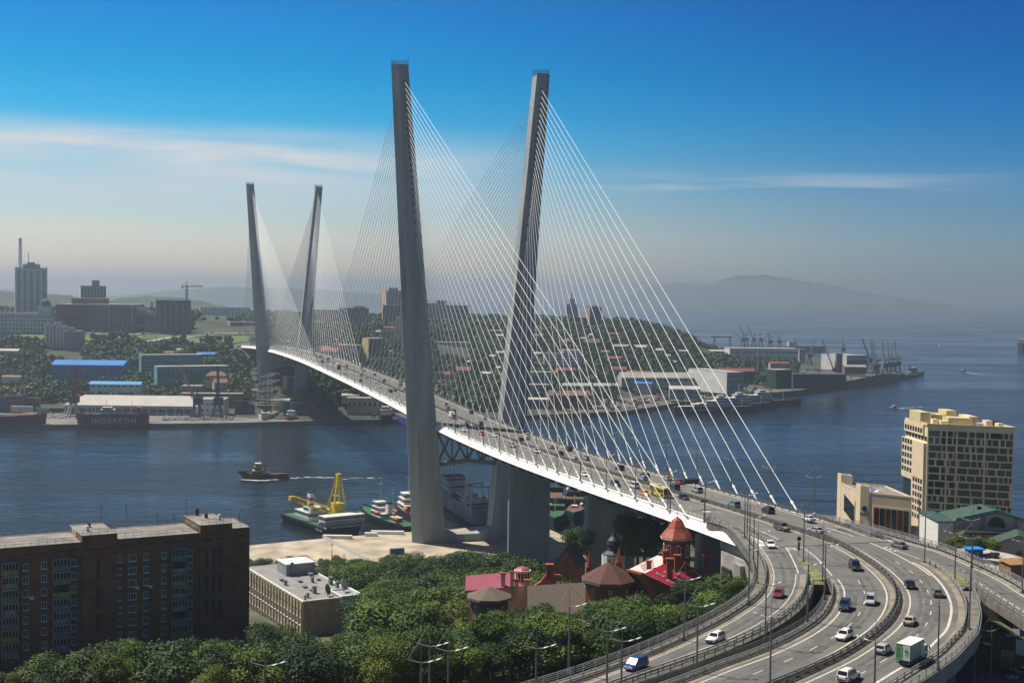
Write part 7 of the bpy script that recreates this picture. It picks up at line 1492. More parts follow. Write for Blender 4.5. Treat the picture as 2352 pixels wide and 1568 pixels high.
for i, txt in enumerate(('хранение', 'доставка', 'склад')): text_part(txt, .15, 'white_paint', bx, bk(.75, 2.65 - .38 * i), .005, 'lettering')
text_part('NZP', .3, 'truck_green', bx, facing((-3.765, -.5, 1.95), (0, -1, 0)), .005, 'lettering'); m = MB()
for i in range(5): a = 2 * math.pi * i / 5 + .3; m.cone((-3.765, -.5 + .2 * math.cos(a), 2.5 + .2 * math.sin(a)), (-3.775, -.5 + .2 * math.cos(a), 2.5 + .2 * math.sin(a)), .13, .13, 8)
m.build('emblem', 'truck_green', bx)
rg = random.Random(5)
for r_ in range(7):
 m = MB(); x = -3.4
 while x < .5: w = rg.uniform(.25, .9); m.box(x, min(x + w, .55), -1.165, -1.152, 1.2 + r_ * .28, 1.2 + r_ * .28 + .12); x += w + .12
 m.build('lettering', 'white_paint', bx)
tk2, b2 = truck('flatbed_truck', 'light blue truck cab cut by the bottom edge between the ramps', site(2600 / 2560 * 2352 * .0 + c6(240, 1600)[0], c6(240, 1600)[1], RZ - 3), local_dir(pMC, pMC[-8]), 6.5, 2.0, 2.0, 'wood', (.05, .28, .45))
# ---- traffic on the bridge: distance s along the deck, lane offset
BG_ = 'vehicles crossing the bridge'
def lane_pos(u, v, cands=(-11.0, -7.1, -3.4, 3.4, 7.1, 11.0)):
 """which lane a survey mark on the deck falls in"""
 best = None
 for o in np.arange(-12, 12.1, .5):
  s = onplane(u, v, o); r = ray(u, v); x, y = B(s, o, 0)[:2]; zz = CAMZ + r[2] / r[1] * y
  e = abs(zz - bz(s))
  if best is None or e < best[0]: best = (e, s, o)
 return best[1], min(cands, key=lambda c: abs(c - best[2]))
def p3(x, y): return ((1600 + x / 2.904) * .6125, (1500 + y / 2.904) * .6125)
def p4(x, y): return ((2000 + x / 2.94) * .6125, (1700 + y / 2.94) * .6125)
def p2(x, y): return ((900 + x / 2.904) * .6125, (1200 + y / 2.904) * .6125)
TR = [('suv', 'white', p3(190, 60)), ('suv', 'silver', p3(208, 105)), ('suv', 'black', p3(325, 138)), ('suv', 'grey', p3(450, 150)), ('sedan', 'white', p3(590, 212)), ('hatch', 'lightblue', p3(405, 272)), ('suv', 'grey', p3(570, 270)), ('sedan', 'navy', p3(518, 322)), ('suv', 'white', p3(388, 342)), ('hatch', 'red', p3(590, 382)), ('wagon', 'white', p3(695, 398)), ('sedan', 'yellow', p3(1055, 395)), ('hatch', 'white', p3(1060, 432)), ('sedan', 'black', p3(1012, 445)), ('suv', 'silver', p3(905, 515)),
      ('suv', 'white', p3(1190, 575)), ('sedan', 'beige', p3(1325, 525)), ('sedan', 'black', p3(1445, 597)), ('suv', 'black', p3(1508, 555)), ('sedan', 'white', p3(1610, 645)), ('suv', 'silver', p3(1712, 652)), ('suv', 'black', p3(2070, 762)), ('sedan', 'white', p3(1700, 830)), ('suv', 'navy', p3(2040, 940)),
      ('van', 'white', p4(1120, 385)), ('minivan', 'black', p4(1195, 268)), ('hatch', 'silver', p4(1215, 300)), ('sedan', 'beige', p4(1425, 300)), ('sedan', 'red', p4(1645, 330)), ('suv', 'black', p4(1560, 400)), ('suv', 'silver', p4(1785, 432)), ('hatch', 'orange', p4(1190, 465)), ('sedan', 'navy', p4(1640, 508)), ('suv', 'teal', p4(2210 + 60, 590)), ('suv', 'black', (1767, 1178)),
      ('suv', 'black', p2(975, 435)), ('sedan', 'grey', p2(1018, 418)), ('sedan', 'grey', p2(880, 405)), ('sedan', 'white', p2(880, 438)), ('suv', 'navy', p2(900, 465)), ('sedan', 'white', p2(930, 452)), ('sedan', 'lightblue', p2(967, 468)), ('sedan', 'white', p2(965, 492)), ('sedan', 'white', p2(998, 502)), ('sedan', 'white', p2(1055, 550)), ('hatch', 'grey', p2(1168, 510)), ('sedan', 'beige', p2(1152, 545)), ('sedan', 'silver', p2(1137, 592)), ('hatch', 'lightblue', p2(1325, 530)), ('suv', 'white', p2(1352, 560)),
      ('minivan', 'silver', p2(1460, 605)), ('suv', 'beige', p2(1375, 642)), ('sedan', 'black', p2(1305, 672)), ('sedan', 'white', p2(1465, 685)), ('suv', 'grey', p2(1570, 675)), ('sedan', 'white', p2(1508, 735)), ('suv', 'black', p2(1620, 788)), ('sedan', 'navy', p2(1675, 780)), ('suv', 'beige', p2(1728, 695)), ('suv', 'grey', p2(1725, 720)), ('suv', 'white', p2(1778, 768)), ('sedan', 'white', p2(820, 440)), ('sedan', 'grey', p2(810, 352)), ('sedan', 'white', p2(700, 350)), ('sedan', 'silver', p2(620, 330)), ('suv', 'white', p2(545, 330)), ('sedan', 'black', p2(670, 380)), ('sedan', 'red', p2(770, 385)), ('sedan', 'white', p2(480, 300)), ('sedan', 'white', p2(385, 272))]
place = []
KN = {'sedan': 'sedan', 'wagon': 'estate car', 'hatch': 'hatchback', 'suv': 'off-road car', 'minivan': 'minivan', 'van': 'van'}; CN = {'lightblue': 'light blue', 'teal': 'pale teal'}
for kind, colr, uv in TR:
 s, o = lane_pos(*uv); place.append((s, o, kind, colr))
from collections import Counter
place.sort(key=lambda q: q[0]); cnt = {}
tot = Counter((q[2], q[3]) for q in place)
for s, o, kind, colr in place:
 k = (kind, colr); cnt[k] = cnt.get(k, 0) + 1
 where = 'left' if o < 0 else 'right'
 nm = f'{CN.get(colr, colr)} {KN[kind]}'
 lab = (f'{ordw(cnt[k] - 1)} {nm} on the bridge counted from the ramps, ' if tot[k] > 1 else f'only {nm} on the bridge deck, ') + f'in the {where} carriageway'
 put_car(kind, colr, B(s, o, .10), TH + math.pi / 2 + (math.pi if o < 0 else 0), lab, BG_, s < -60)
def at_deck(u, v): s, o = lane_pos(u, v); return s, o
# yellow bus
s, o = at_deck(*p4(1420, 470)); bus = local('city_bus', 'yellow city bus with a grey roof on the near side span', 'bus', B(s, o, .1), TH + math.pi / 2 + math.pi)
m = MB(); m.loft([[(x, y, z_) for y, z_ in ((-1.25, .35), (-1.25, 2.85), (-1.05, 3.05), (1.05, 3.05), (1.25, 2.85), (1.25, .35))] for x in (-5.3, 5.3)]); m.build('body', 'bus_yellow', bus); m = MB(); m.box(-5.2, 5.2, -1.0, 1.0, 3.06, 3.14); m.build('roof', 'bus_roof', bus); m = MB(); m.box(-3, 0, -.7, .7, 3.143, 3.4); m.build('roof_unit', 'bus_roof', bus)
m = MB(); m.box(5.302, 5.33, -1.1, 1.1, 1.2, 2.8); m.build('windscreen', 'car_glass', bus); m = MB(); m.box(-5.33, -5.302, -1.05, 1.05, 1.5, 2.6); m.build('rear_window', 'car_glass', bus)
for sd_ in (-1, 1):
 for i in range(7): m = MB(); x = -5 + i * 1.43; m.box(x, x + 1.25, sd_ * 1.252 - .012, sd_ * 1.252 + .012, 1.35 if i not in (1, 4, 6) or sd_ > 0 else .55, 2.6); m.build('side_window' if i not in (1, 4, 6) or sd_ > 0 else 'door', 'car_glass', bus)
 for x in (-3.3, 3.2): m = MB(); m.cone((x, sd_ * 1.05, .5), (x, sd_ * 1.28, .5), .5, .5, 14); w = m.build('wheel', 'tyre', bus); m = MB(); m.cone((x, sd_ * 1.281, .5), (x, sd_ * 1.3, .5), .28, .24, 10); m.build('rim', 'rim', w)
 m = MB(); m.cbox((5.33, sd_ * .9, .75), (.06, .35, .2)); m.build('headlight', 'headlight', bus)
s, o = at_deck(*p3(245, 200)); truck('box_truck', 'small white box truck just past the near pylon', B(s, o, .1), TH + math.pi * 1.5, 6.0, 2.1, 3.1, 'white_paint', (.6, .6, .58))
s, o = at_deck(*p2(1060, 535)); truck('box_truck', 'tan box truck with a dark cab in the middle of the main span', B(s, o, .1), TH + math.pi * 1.5, 8.6, 2.5, 3.9, 'van_tan', (.02, .02, .03))
s, o = at_deck(*p2(1288, 615)); put_car('van', 'yellow', B(s, o, .1), TH + math.pi * 1.5, 'bright yellow van in the main span left carriageway', BG_, False)
# cars parked along the far roads and quay (too small to show their parts)
PK = 'cars parked on the far shore'
rg = random.Random(21); i = 0
def parked(kind, colr, p, rz, txt): put_car(kind, colr, p, rz, txt, PK, False)
def quaycars(marks, txt, z0=3.62):
 for i, (u, v) in enumerate(marks): colr = rg.choice(['white', 'white', 'silver', 'grey', 'black', 'white']); parked(rg.choice(['sedan', 'suv', 'wagon']), colr, site(u, v, z0), rg.choice([0, .1, 3.1]), f'{ordw(i)} parked car from the left {txt}')
quaycars([(553, 951), (560, 953), (566, 950), (572, 953), (579, 951), (585, 950)], 'on the quay left of the tall ship'); quaycars([(622, 949), (633, 950), (641, 948), (652, 950), (692, 949), (706, 951)], 'on the quay between tall ship and pylon')
mk_ = [(rg.uniform(205, 590), rg.uniform(765, 770)) for _ in range(38)]; mk_.sort()
for i, (u, v) in enumerate(mk_):
 p = far_base(u, v); parked(rg.choice(['sedan', 'suv', 'van', 'wagon']), rg.choice(['white', 'white', 'silver', 'black', 'grey', 'yellow']), (p[0], p[1], p[2] + 1.1), rg.choice([0, .2, 1.4]), f'{ordw(i)} car from the left in the far car park above the green lawns')
for i, (u, v) in enumerate([(266, 787), (300, 788), (322, 788), (360, 780), (395, 777), (120, 788), (404, 774), (457, 797), (435, 798)]):
 p = far_base(u, v); parked('sedan', rg.choice(['white', 'silver', 'grey']), (p[0], p[1], p[2] + 1.0), .2, f'{ordw(i)} small car listed on the far highway below the car park')
put_car('suv', 'white', site(*c7(1625, 1222), YZ), .1, 'white off-road car parked in the yard by the red kiosk', 'cars in the yard', True); put_car('sedan', 'beige', site(*c7(1690, 1490), YZ), 2.2, 'old beige car at the right edge of the yard', 'cars in the yard', True); put_car('suv', 'grey', site(*c7(1375, 1290), YZ), 1.4, 'dark grey car in the shadow under the viaduct', 'cars in the yard', True)
# ---- people
def person(label, p, rz, top, legs, h=1.75):
 pts = {'pelvis': (0, 0, .95), 'chest': (0, .02, 1.30), 'neck': (0, .02, 1.48), 'head': (0, .04, 1.62), 'crown': (0, .03, 1.72)}
 V = [(0, 0, .95), (0, .01, 1.15), (0, .02, 1.36), (0, .02, 1.48), (0, .05, 1.60), (0, .04, 1.71), (-.10, 0, .88), (-.11, .02, .50), (-.11, -.03, .08), (-.11, .14, .03), (.10, 0, .88), (.12, .05, .50), (.13, -.01, .08), (.13, .16, .03), (-.20, .02, 1.38), (-.26, .0, 1.10), (-.24, .12, .86), (.20, .02, 1.38), (.26, .0, 1.10), (.24, .12, .86)]
 E = [(0, 1), (1, 2), (2, 3), (3, 4), (4, 5), (0, 6), (6, 7), (7, 8), (8, 9), (0, 10), (10, 11), (11, 12), (12, 13), (2, 14), (14, 15), (15, 16), (2, 17), (17, 18), (18, 19)]
 rad = [.14, .14, .15, .06, .105, .07, .10, .07, .05, .04, .10, .07, .05, .04, .075, .05, .04, .075, .05, .04]
 me = bpy.data.meshes.new('person'); me.from_pydata(V, E, []); o = bpy.data.objects.new('person', me); col.objects.link(o); o.location = p; o.rotation_euler = (0, 0, rz)
 sk = o.modifiers.new('skin', 'SKIN'); sl = me.skin_vertices[0].data
 for i, r in enumerate(rad): sl[i].radius = (r, r * .8)
 sl[0].use_root = True; o.modifiers.new('sub', 'SUBSURF').levels = 1
 for n_ in (top,): me.materials.append(M(n_))
 return tag(o, label, 'person')
s, o_ = at_deck(*p4(1940, 715)); s = onplane(*p4(1940, 715), -15.0)
person('person in a bright green safety jacket on the bridge walkway', B(s, -15.0, .1), 1.0, 'hivis', 'cloth_dark'); person('person in dark clothes standing near the white car in the yard', site(*c7(1566, 1235), YZ), 2.0, 'cloth_dark', 'cloth_dark')
sb = onplane(*p4(1925, 705), -14.9); bth = local('sentry_box', 'small glazed sentry box beside the person in green', 'booth', B(sb, -15.1, .05), TH); m = MB()
for x in (-.7, .7):
 for y in (-.7, .7): m.cbox((x, y, 1.2), (.1, .1, 2.4))
m.build('frame', 'galvanised', bth); m = MB(); m.box(-.9, .9, -.9, .9, 2.403, 2.6); m.build('roof', 'white_paint', bth); m = MB(); m.box(-.7, .7, -.68, -.64, .2, 1.1); m.build('panel', 'glass_blue', bth)
# ---- road signs
def sign(name, label, p, rz, h, kind):
 t = local(name, label, 'road sign', p, rz); m = MB(); m.cone((0, 0, 0), (0, 0, h), .07, .07, 6); m.build('post', 'lamp_post', t)
 if kind == 'round': m = MB(); m.cone((0, -.08, h - .45), (0, -.12, h - .45), .5, .5, 16); m.build('disc', 'cloth_dark', t); m = MB(); m.box(-.28, .28, -.11, -.08, h - 3.0, h - 1.2); m.build('plate', 'panel_grey', t)
 if kind == 'forty':
  for zz in (h - .4, h - 1.4): m = MB(); m.cone((0, -.08, zz), (0, -.12, zz), .42, .42, 16); m.build('disc', 'panel_grey', t)
 return t
sign('road_sign', 'round sign seen from behind above a narrow plate at the gore', site(*c6(1140, 482), RZ), .2, 4.6, 'round');
t = local('gantry_sign', 'dark overhead sign on a cantilever arm above the near side span', 'road sign', B(onplane(*p4(1508, 570), -15.6), -15.6, .05), TH); m = MB(); m.cone((0, 0, 0), (0, 0, 8.2), .22, .18, 8); m.build('post', 'lamp_post', t); m = MB(); m.beam((0, 0, 8.0), (8.5, 0, 8.0), .25); m.build('arm', 'lamp_post', t); m = MB(); m.cbox((6.3, .2, 7.5), (4.2, .12, 1.5)); m.build('panel', 'steel_dark', t)
t = local('road_sign', 'small dark rectangular plate on a post on the left edge of the deck', 'road sign', B(onplane(*p4(1880, 752), -15.4), -15.4, .05), TH); m = MB(); m.cone((0, 0, 0), (0, 0, 5.2), .09, .09, 6); m.build('post', 'lamp_post', t); m = MB(); m.cbox((0, .12, 5.0), (1.9, .08, .55)); m.build('plate', 'steel_dark', t)
# ================================================================ ships and harbour cranes
DEFS.update({'hull_black': dict(c=(.018, .02, .024), r=.5, var=.15, sc_=.2), 'hull_red': dict(c=(.30, .025, .02), r=.5, var=.15, sc_=.15), 'hull_grey': dict(c=(.38, .43, .46), r=.6, var=.18, sc_=.12, detail=8, dark=(.16, .13, .11)), 'hull_navy': dict(c=(.012, .02, .055), r=.5, var=.1), 'hull_green': dict(c=(.015, .05, .04), r=.6, var=.2), 'boot_red': dict(c=(.16, .03, .02), r=.7, var=.2), 'boot_green': dict(c=(.02, .10, .09), r=.7, var=.2),
 'deck_green': dict(c=(.035, .12, .055), r=.8, var=.2, sc_=.2), 'deck_rust': dict(c=(.18, .095, .07), r=.85, var=.25, sc_=.3), 'deck_grey': dict(c=(.22, .22, .21), r=.8, var=.15), 'deck_wood': dict(c=(.32, .24, .15), r=.8, var=.15), 'super_white': dict(c=(.66, .66, .63), r=.6, var=.08, sc_=.2), 'super_dirty': dict(c=(.66, .61, .51), r=.7, var=.2, sc_=.25), 'super_yellow': dict(c=(.55, .34, .08), r=.6, var=.1), 'boat_orange': dict(c=(.75, .17, .02), r=.5), 'flag_red': dict(c=(.5, .02, .02), r=.7), 'flag_blue': dict(c=(.03, .06, .30), r=.7),
 'foam': dict(c=(.62, .66, .68), r=.9, var=.2, sc_=.3, detail=8)})
def ship(name, label, cat, p, hd, L_, Bm, H_, hull, deck, boxes=(), masts=(), funnels=(), boats=(), boot='boot_red', sheer=1.0, blunt=False, stern=.8, bulwark=.8):
 """p = midship at the waterline, hd = heading of the bow; boxes: (material, x0, x1, half width, z0, z1) as fractions of L / B, metres up"""
 t = local(name, label, cat, (p[0], p[1], 0), hd); N_ = 13
 def hb(f): return Bm / 2 * ((1 if f < .15 else math.sqrt(max(0, 1 - ((f - .15) / .35) ** 2.2)) * .97 + .03) if not blunt else (1 if f < .42 else .8)) * (stern + (1 - stern) * min(1, (f + .5) / .25))
 def st(f, z0, z1, k0, k1):
  x = f * L_; w = hb(f); fl = .72 if f > .15 else .9; s = sheer * (max(0, f) * 2) ** 2 * 1.6 + sheer * .3 * (max(0, -f) * 2) ** 2
  zt = z1 + s if z1 > 1 else z1; xb = x + (1.6 * sheer * (zt / H_) if f > .49 and z1 > 1 else 0)
  return [(x, -w * k0, z0), (xb, -w * k1, zt), (xb, w * k1, zt), (x, w * k0, z0)]
 F_ = list(np.linspace(-.5, .5, N_)); m = MB(); m.loft([st(f, .7, H_, .86, 1.0) for f in F_]); h = m.build('hull', hull, t, smooth=False)
 m = MB(); m.loft([st(f, -1.5, .7, .7, .858) for f in F_]); m.build('boot_stripe', boot, t)
 m = MB(); m.loft([[(r[1][0] * .985, r[1][1] * .93, r[1][2] + .03), (r[1][0] * .985, r[1][1] * .93, r[1][2] + .08), (r[2][0] * .985, r[2][1] * .93, r[2][2] + .08), (r[2][0] * .985, r[2][1] * .93, r[2][2] + .03)] for r in [st(f, .7, H_, .86, 1.0) for f in F_]]); m.build('deck', deck, t)
 m = MB(); P = [(st(f, 0, H_, 1, 1)[1]) for f in F_]
 for s in (1, -1):
  m.loft([[(q[0], s * q[1] * .995, q[2]), (q[0], s * q[1] * .995, q[2] + bulwark), (q[0], s * q[1] * .955, q[2] + bulwark), (q[0], s * q[1] * .955, q[2])] for q in P])
 m.build('bulwark', hull, t)
 sp = None
 for i, (mt, x0, x1, w, z0, z1) in enumerate(boxes):
  x0, x1, w = x0 * L_, x1 * L_, w * Bm / 2; m = MB(); m.box(x0, x1, -w, w, H_ + z0 + .06, H_ + z1); b = m.build('superstructure' if z1 - z0 > 1.6 else 'hatch', mt, t)
  if z1 - z0 > 1.9:
   m = MB(); zz = H_ + z1 - 1.5; m.box(x0 - .06, x1 + .06, -w - .06, w + .06, zz, zz + .75); m.build('window_band', 'w_dark', b)
   m = MB(); m.box(x0 - .25, x1 + .25, -w - .25, w + .25, H_ + z1 + .002, H_ + z1 + .22); m.build('bridge_deck', mt, b)
 for x, z0, z1, y in masts:
  m = MB(); m.cone((x * L_, y, H_ + z0), (x * L_, y, H_ + z1), .28, .14, 6); m.beam((x * L_, y - 1.6, H_ + z1 * .8 + z0 * .2), (x * L_, y + 1.6, H_ + z1 * .8 + z0 * .2), .18); m.beam((x * L_, y - .9, H_ + z1 * .93), (x * L_, y + .9, H_ + z1 * .93), .16); m.build('mast', 'super_dirty', t)
 for x, y, w, z0, z1, mt in funnels:
  m = MB(); m.loft([[(x * L_ + a * w * k, y + b * w * .7 * k, H_ + zz) for a, b in ((-1, -1), (1, -1), (1, 1), (-1, 1))] for zz, k in ((z0, 1), (z1, .85))]); f_ = m.build('funnel', mt, t); m = MB(); m.box(x * L_ - w * .95, x * L_ + w * .95, y - w * .66, y + w * .66, H_ + z1 + .003, H_ + z1 + .8); m.build('funnel_top', 'hull_black', f_)
 for x, y, z_, mt in boats:
  m = MB(); m.loft([[(x * L_ + a, y + b * w, H_ + z_ + c) for b, c in ((-1, .4), (-.6, -.4), (.6, -.4), (1, .4), (.5, 1.0), (-.5, 1.0))] for a, w in ((-2.6, .3), (-1.6, 1.0), (1.6, 1.0), (2.6, .2))]); m.build('lifeboat', mt, t)
 return t
def wl(u, v): return site(u, v, 0)
def two(u0, v0, u1, v1):
 """stern mark and bow mark on the water -> midship, heading, length"""
 a, b = wl(u0, v0), wl(u1, v1); return ((a[0] + b[0]) / 2, (a[1] + b[1]) / 2), math.atan2(b[1] - a[1], b[0] - a[0]), math.dist(a, b)
p, h, l = two(662, 1097, 557, 1098)
ship('tugboat', 'black harbour tug with a yellow deckhouse steaming left across the bay', 'tug', p, h, l, 9.5, 2.4, 'hull_black', 'deck_rust', [('super_yellow', .02, .28, .62, 0, 2.6), ('super_yellow', .08, .24, .45, 2.6, 5.2), ('super_white', .10, .22, .42, 5.2, 7.2), ('deck_rust', -.42, -.05, .5, 0, .5)], [(.12, 7, 15.5, 0)], [(.02, 1.6, .9, 2, 5.6, 'super_yellow'), (.02, -1.6, .9, 2, 5.6, 'super_yellow')], [(-.02, 2.5, 1, 'super_white')])
def foam(label, pts, w0, w1, seed=1):
 rg = random.Random(seed); m = MB(); P = smooth_path([wl(*q) for q in pts], 2.0)
 for i, p_ in enumerate(P):
  f = i / len(P); n = 3 if f < .6 else 2
  for k in range(n):
   if rg.random() < .25 + .5 * f: continue
   w = (w0 + (w1 - w0) * f); c = (p_[0] + rg.uniform(-1, 1), p_[1] + rg.uniform(-w, w), .05); a, b = rg.uniform(1.0, 4.0), rg.uniform(.3, 1.0)
   m.add([(c[0] - a, c[1], .05), (c[0], c[1] - b, .06), (c[0] + a, c[1] + .1, .05), (c[0], c[1] + b, .06)], [(0, 1, 2, 3)])
 return tag(m.build('wake', 'foam'), label, 'wake', kind='stuff')
foam('white foam wake trailing behind the black harbour tug', [(560, 1101), (600, 1103), (662, 1098), (720, 1096), (790, 1098), (870, 1098)], .9, 5.5, 2)
# crane barge
a, b = wl(640, 1203), wl(744, 1240); hd = math.atan2(b[1] - a[1], b[0] - a[0]); q = wl(690, 1212)
cb = ship('crane_barge', 'crane vessel with a big yellow A-frame crane and white bridge beside the quay', 'crane vessel', (-97.5, 671), hd, 54, 22, 3.2, 'hull_green', 'deck_green', [('super_white', .33, .47, .95, 0, 2.6), ('super_white', .35, .48, 1.0, 3.2, 6.0), ('super_white', -.40, -.10, .42, 0, 3.0), ('super_white', -.24, -.10, .36, 3.0, 5.6), ('deck_grey', -.05, .1, .5, 0, 1.2)], [(-.3, 5, 10, 4)], [(-.34, 3.0, 1.9, 3.6, 11.5, 'super_white'), (-.06, -4.2, 1.3, 3.6, 7.6, 'super_white')], [(-.46, 4, 2.4, 'boat_orange'), (-.1, 7.5, 3.8, 'super_white')], blunt=True, sheer=.05, stern=.98)
for f in (0, 1): m = MB(); x = -.34 * 54; m.box(x - 1.82, x + 1.82, 1.72, 4.28, 3.2 + 7.4 + f * .9, 3.2 + 8.2 + f * .9); m.build('funnel_band', ['flag_red', 'flag_blue'][f], cb)
m = MB(); X0, Y0 = 8.5, 4.5; m.cone((X0, Y0, 3.3), (X0, Y0, 6.6), 3.2, 3.0, 14); m.build('pedestal', 'steel_pale', cb)
m = MB(); m.cbox((X0, Y0, 9.8), (6.0, 5.2, 6.4)); ch = m.build('crane_house', 'crane_yellow', cb)
m = MB(); tp_ = Vector((X0 + 1.5, Y0, 27))
for s in (-2.6, 2.6): m.beam((X0 - 4, Y0 + s * 1.3, 11), tp_ + Vector((-.6, s * .3, 0)), .8); m.beam((X0 + 3.2, Y0 + s * 1.3, 11), tp_ + Vector((1.0, s * .3, 0)), .8)
for f in (.35, .65): m.beam((X0 - 4 + 4.9 * f, Y0 - 3 * (1 - f), 11 + 16 * f), (X0 - 4 + 4.9 * f, Y0 + 3 * (1 - f), 11 + 16 * f), .45); m.beam((X0 - 4 + 4.9 * f, Y0, 11 + 16 * f), (X0 + 3.2 - .7 * f, Y0, 11 + 16 * f), .45)
m.box(X0 + .4, X0 + 2.8, Y0 - 1.1, Y0 + 1.1, 26.4, 28.2); m.build('a_frame', 'crane_yellow', cb)
jd = Matrix.Rotation(-hd, 3, 'Z') @ Vector((-.95, .10, 0)); jb = Vector((X0, Y0, 8.6)) + jd * 2.8; jt = jb + jd * 22 + Vector((0, 0, 6.0)); m = MB(); lattice(m, jb, jt, 2.4, 2.4, .32); m.cbox(tuple(jt), (2.6, 2.6, 2.0)); m.build('boom', 'crane_yellow', cb)
m = MB()
for s in (-.8, .8): m.beam(tp_ + Vector((0, s, 0)), jt + Vector((0, s, 1.2)), .14)
m.build('cable', 'steel_dark', cb); text_part('СПК-41/50', 1.5, 'super_white', cb, facing((19, -11.15, 1.9), (1, 0, 0)), .03, 'lettering')
p, h, l = two(943, 1226, 838, 1186); ship('salvage_ship', 'black salvage ship with green decks and white deckhouse by the quay', 'ship', p, h, l, 11, 3.6, 'hull_black', 'deck_green', [('super_white', -.04, .24, .6, 0, 2.6), ('super_white', .06, .22, .55, 2.6, 5.0), ('super_white', .12, .21, .5, 5.0, 7.4), ('super_dirty', -.26, -.14, .35, 0, 2.2)], [(.14, 8, 19, 0), (-.12, 2, 17, 0), (.30, 0, 8, 0)], [(-.04, 0, 1.9, 3, 8, 'super_white')], [(.02, 5.2, 3, 'boat_orange'), (.02, -5.2, 3, 'boat_orange'), (-.3, 3, 2.4, 'boat_orange')], sheer=1.3)
p, h, l = two(990, 1215, 917, 1172); ship('rescue_ship', 'black-hulled ship with a white and red bridge hidden behind the left pylon leg', 'ship', p, h, l, 11, 3.8, 'hull_black', 'steel_red', [('super_white', .05, .32, .8, 0, 3), ('super_white', .12, .30, .7, 3, 6), ('super_white', .16, .28, .6, 6, 8.6)], [(.2, 8, 19, 0)], [], [(.0, 5, 2, 'boat_orange')], sheer=1.3)
p, h, l = two(1108, 1207, 1022, 1150); gs = ship('trawler', 'big rust-streaked grey factory trawler seen between the pylon legs', 'ship', p, h, l, 14.5, 8.6, 'hull_grey', 'deck_grey', [('super_dirty', .02, .34, .86, 0, 3), ('super_dirty', .10, .33, .8, 3, 5.8), ('super_dirty', .2, .33, .76, 5.8, 8.6), ('deck_rust', .2, .33, .8, 8.65, 9.2), ('super_dirty', -.22, .02, .55, 0, 3), ('super_dirty', -.40, -.22, .9, -.1, 2.6)], [(.24, 8, 22, 0), (.36, 4, 14, 0)], [(-.15, 0, 2.4, 3, 8.5, 'super_white')], [(-.02, 6.3, 1.6, 'flag_red'), (-.09, 6.3, 1.6, 'flag_red'), (-.05, -6.3, 1.6, 'boat_orange'), (.1, 6.3, 3.2, 'super_white'), (-.26, -6, 3, 'boat_orange')], sheer=.9)
for x in (-.28, -.43):
 m = MB()
 for s in (-5, 5): m.beam((x * l, s, 8.6), (x * l, s * .9, 20), .8)
 m.beam((x * l, -5.5, 19.5), (x * l, 5.5, 19.5), 1.0); m.build('gantry', 'super_dirty', gs)
p, h, l = two(1322, 1140, 1317, 1213); ship('rusty_ship', 'rust-brown decked dark ship moored bow-on right of the second pier gap', 'ship', p, h, l * .78, 11.5, 4.4, 'hull_green', 'deck_rust', [('hull_green', -.35, .08, .9, 0, 3), ('deck_rust', -.33, .05, .85, 3.05, 3.5), ('hull_green', -.28, -.04, .75, 3, 6), ('deck_rust', -.26, -.06, .72, 6.05, 6.4), ('hull_green', -.4, -.3, .7, 3, 9.5), ('deck_rust', -.4, -.31, .68, 9.55, 9.9), ('super_dirty', .15, .2, .3, 0, 1.5)], [(-.34, 9, 20, 0), (.1, 0, 6, 0)], [], [(-.1, 4, 6.5, 'super_white'), (-.1, -4, 6.5, 'super_white'), (.12, 4, 1, 'super_white')], sheer=1.1)
p, h, l = two(1280, 1148, 1272, 1225); ship('rusty_ship', 'similar moored ship with a bright green foredeck, partly behind the second pier', 'ship', p, h, l * .78, 10.5, 4.2, 'hull_green', 'deck_green', [('deck_green', -.3, .1, .9, 0, 2.4), ('hull_green', -.3, .0, .7, 2.4, 5), ('deck_rust', -.28, -.02, .66, 5.05, 5.4), ('hull_green', -.36, -.26, .7, 2.4, 8)], [(-.3, 8, 21, 0), (.2, 0, 8, 0)], [], [(-.1, 4, 4, 'super_white'), (.1, -3, 2.6, 'super_white')], sheer=1.1)
def yacht(label, u, v, h, L_, hull, mast=14, group=None, cat='sailboat', name='sailboat'):
 p = wl(u, v); t = local(name, label, cat, p, h, group); m = MB(); m.loft([[(f * L_, -w, zz) for w, zz in ((k * L_ * .14, -.5),)] + [(f * L_, -k * L_ * .15, 1.0 + .3 * f), (f * L_, k * L_ * .15, 1.0 + .3 * f), (f * L_, k * L_ * .14, -.5)] for f, k in ((-.5, .8), (-.2, 1), (.2, .85), (.5, .06))]); m.build('hull', hull, t)
 m = MB(); m.box(-.25 * L_, .12 * L_, -.08 * L_, .08 * L_, 1.05, 1.7 if mast else 2.9); m.build('cabin', 'super_white', t)
 if mast: m = MB(); m.cone((.05 * L_, 0, 1), (.05 * L_, 0, mast), .10, .07, 6); m.beam((-.35 * L_, 0, 2.4), (.05 * L_, 0, 2.4), .16); m.build('mast', 'super_dirty', t); m = MB(); m.beam((.5 * L_, 0, 1.2), (.05 * L_, 0, mast), .03); m.beam((-.5 * L_, 0, 1.2), (.05 * L_, 0, mast), .03); m.build('stay', 'steel_dark', t)
 else: m = MB(); m.box(-.2 * L_, .02 * L_, -.09 * L_, .09 * L_, 2.91, 3.9); m.build('flybridge', 'super_white', t); m = MB(); m.box(-.24 * L_, .13 * L_, -.083 * L_, .083 * L_, 2.0, 2.6); m.build('window_band', 'w_dark', t)
 return t
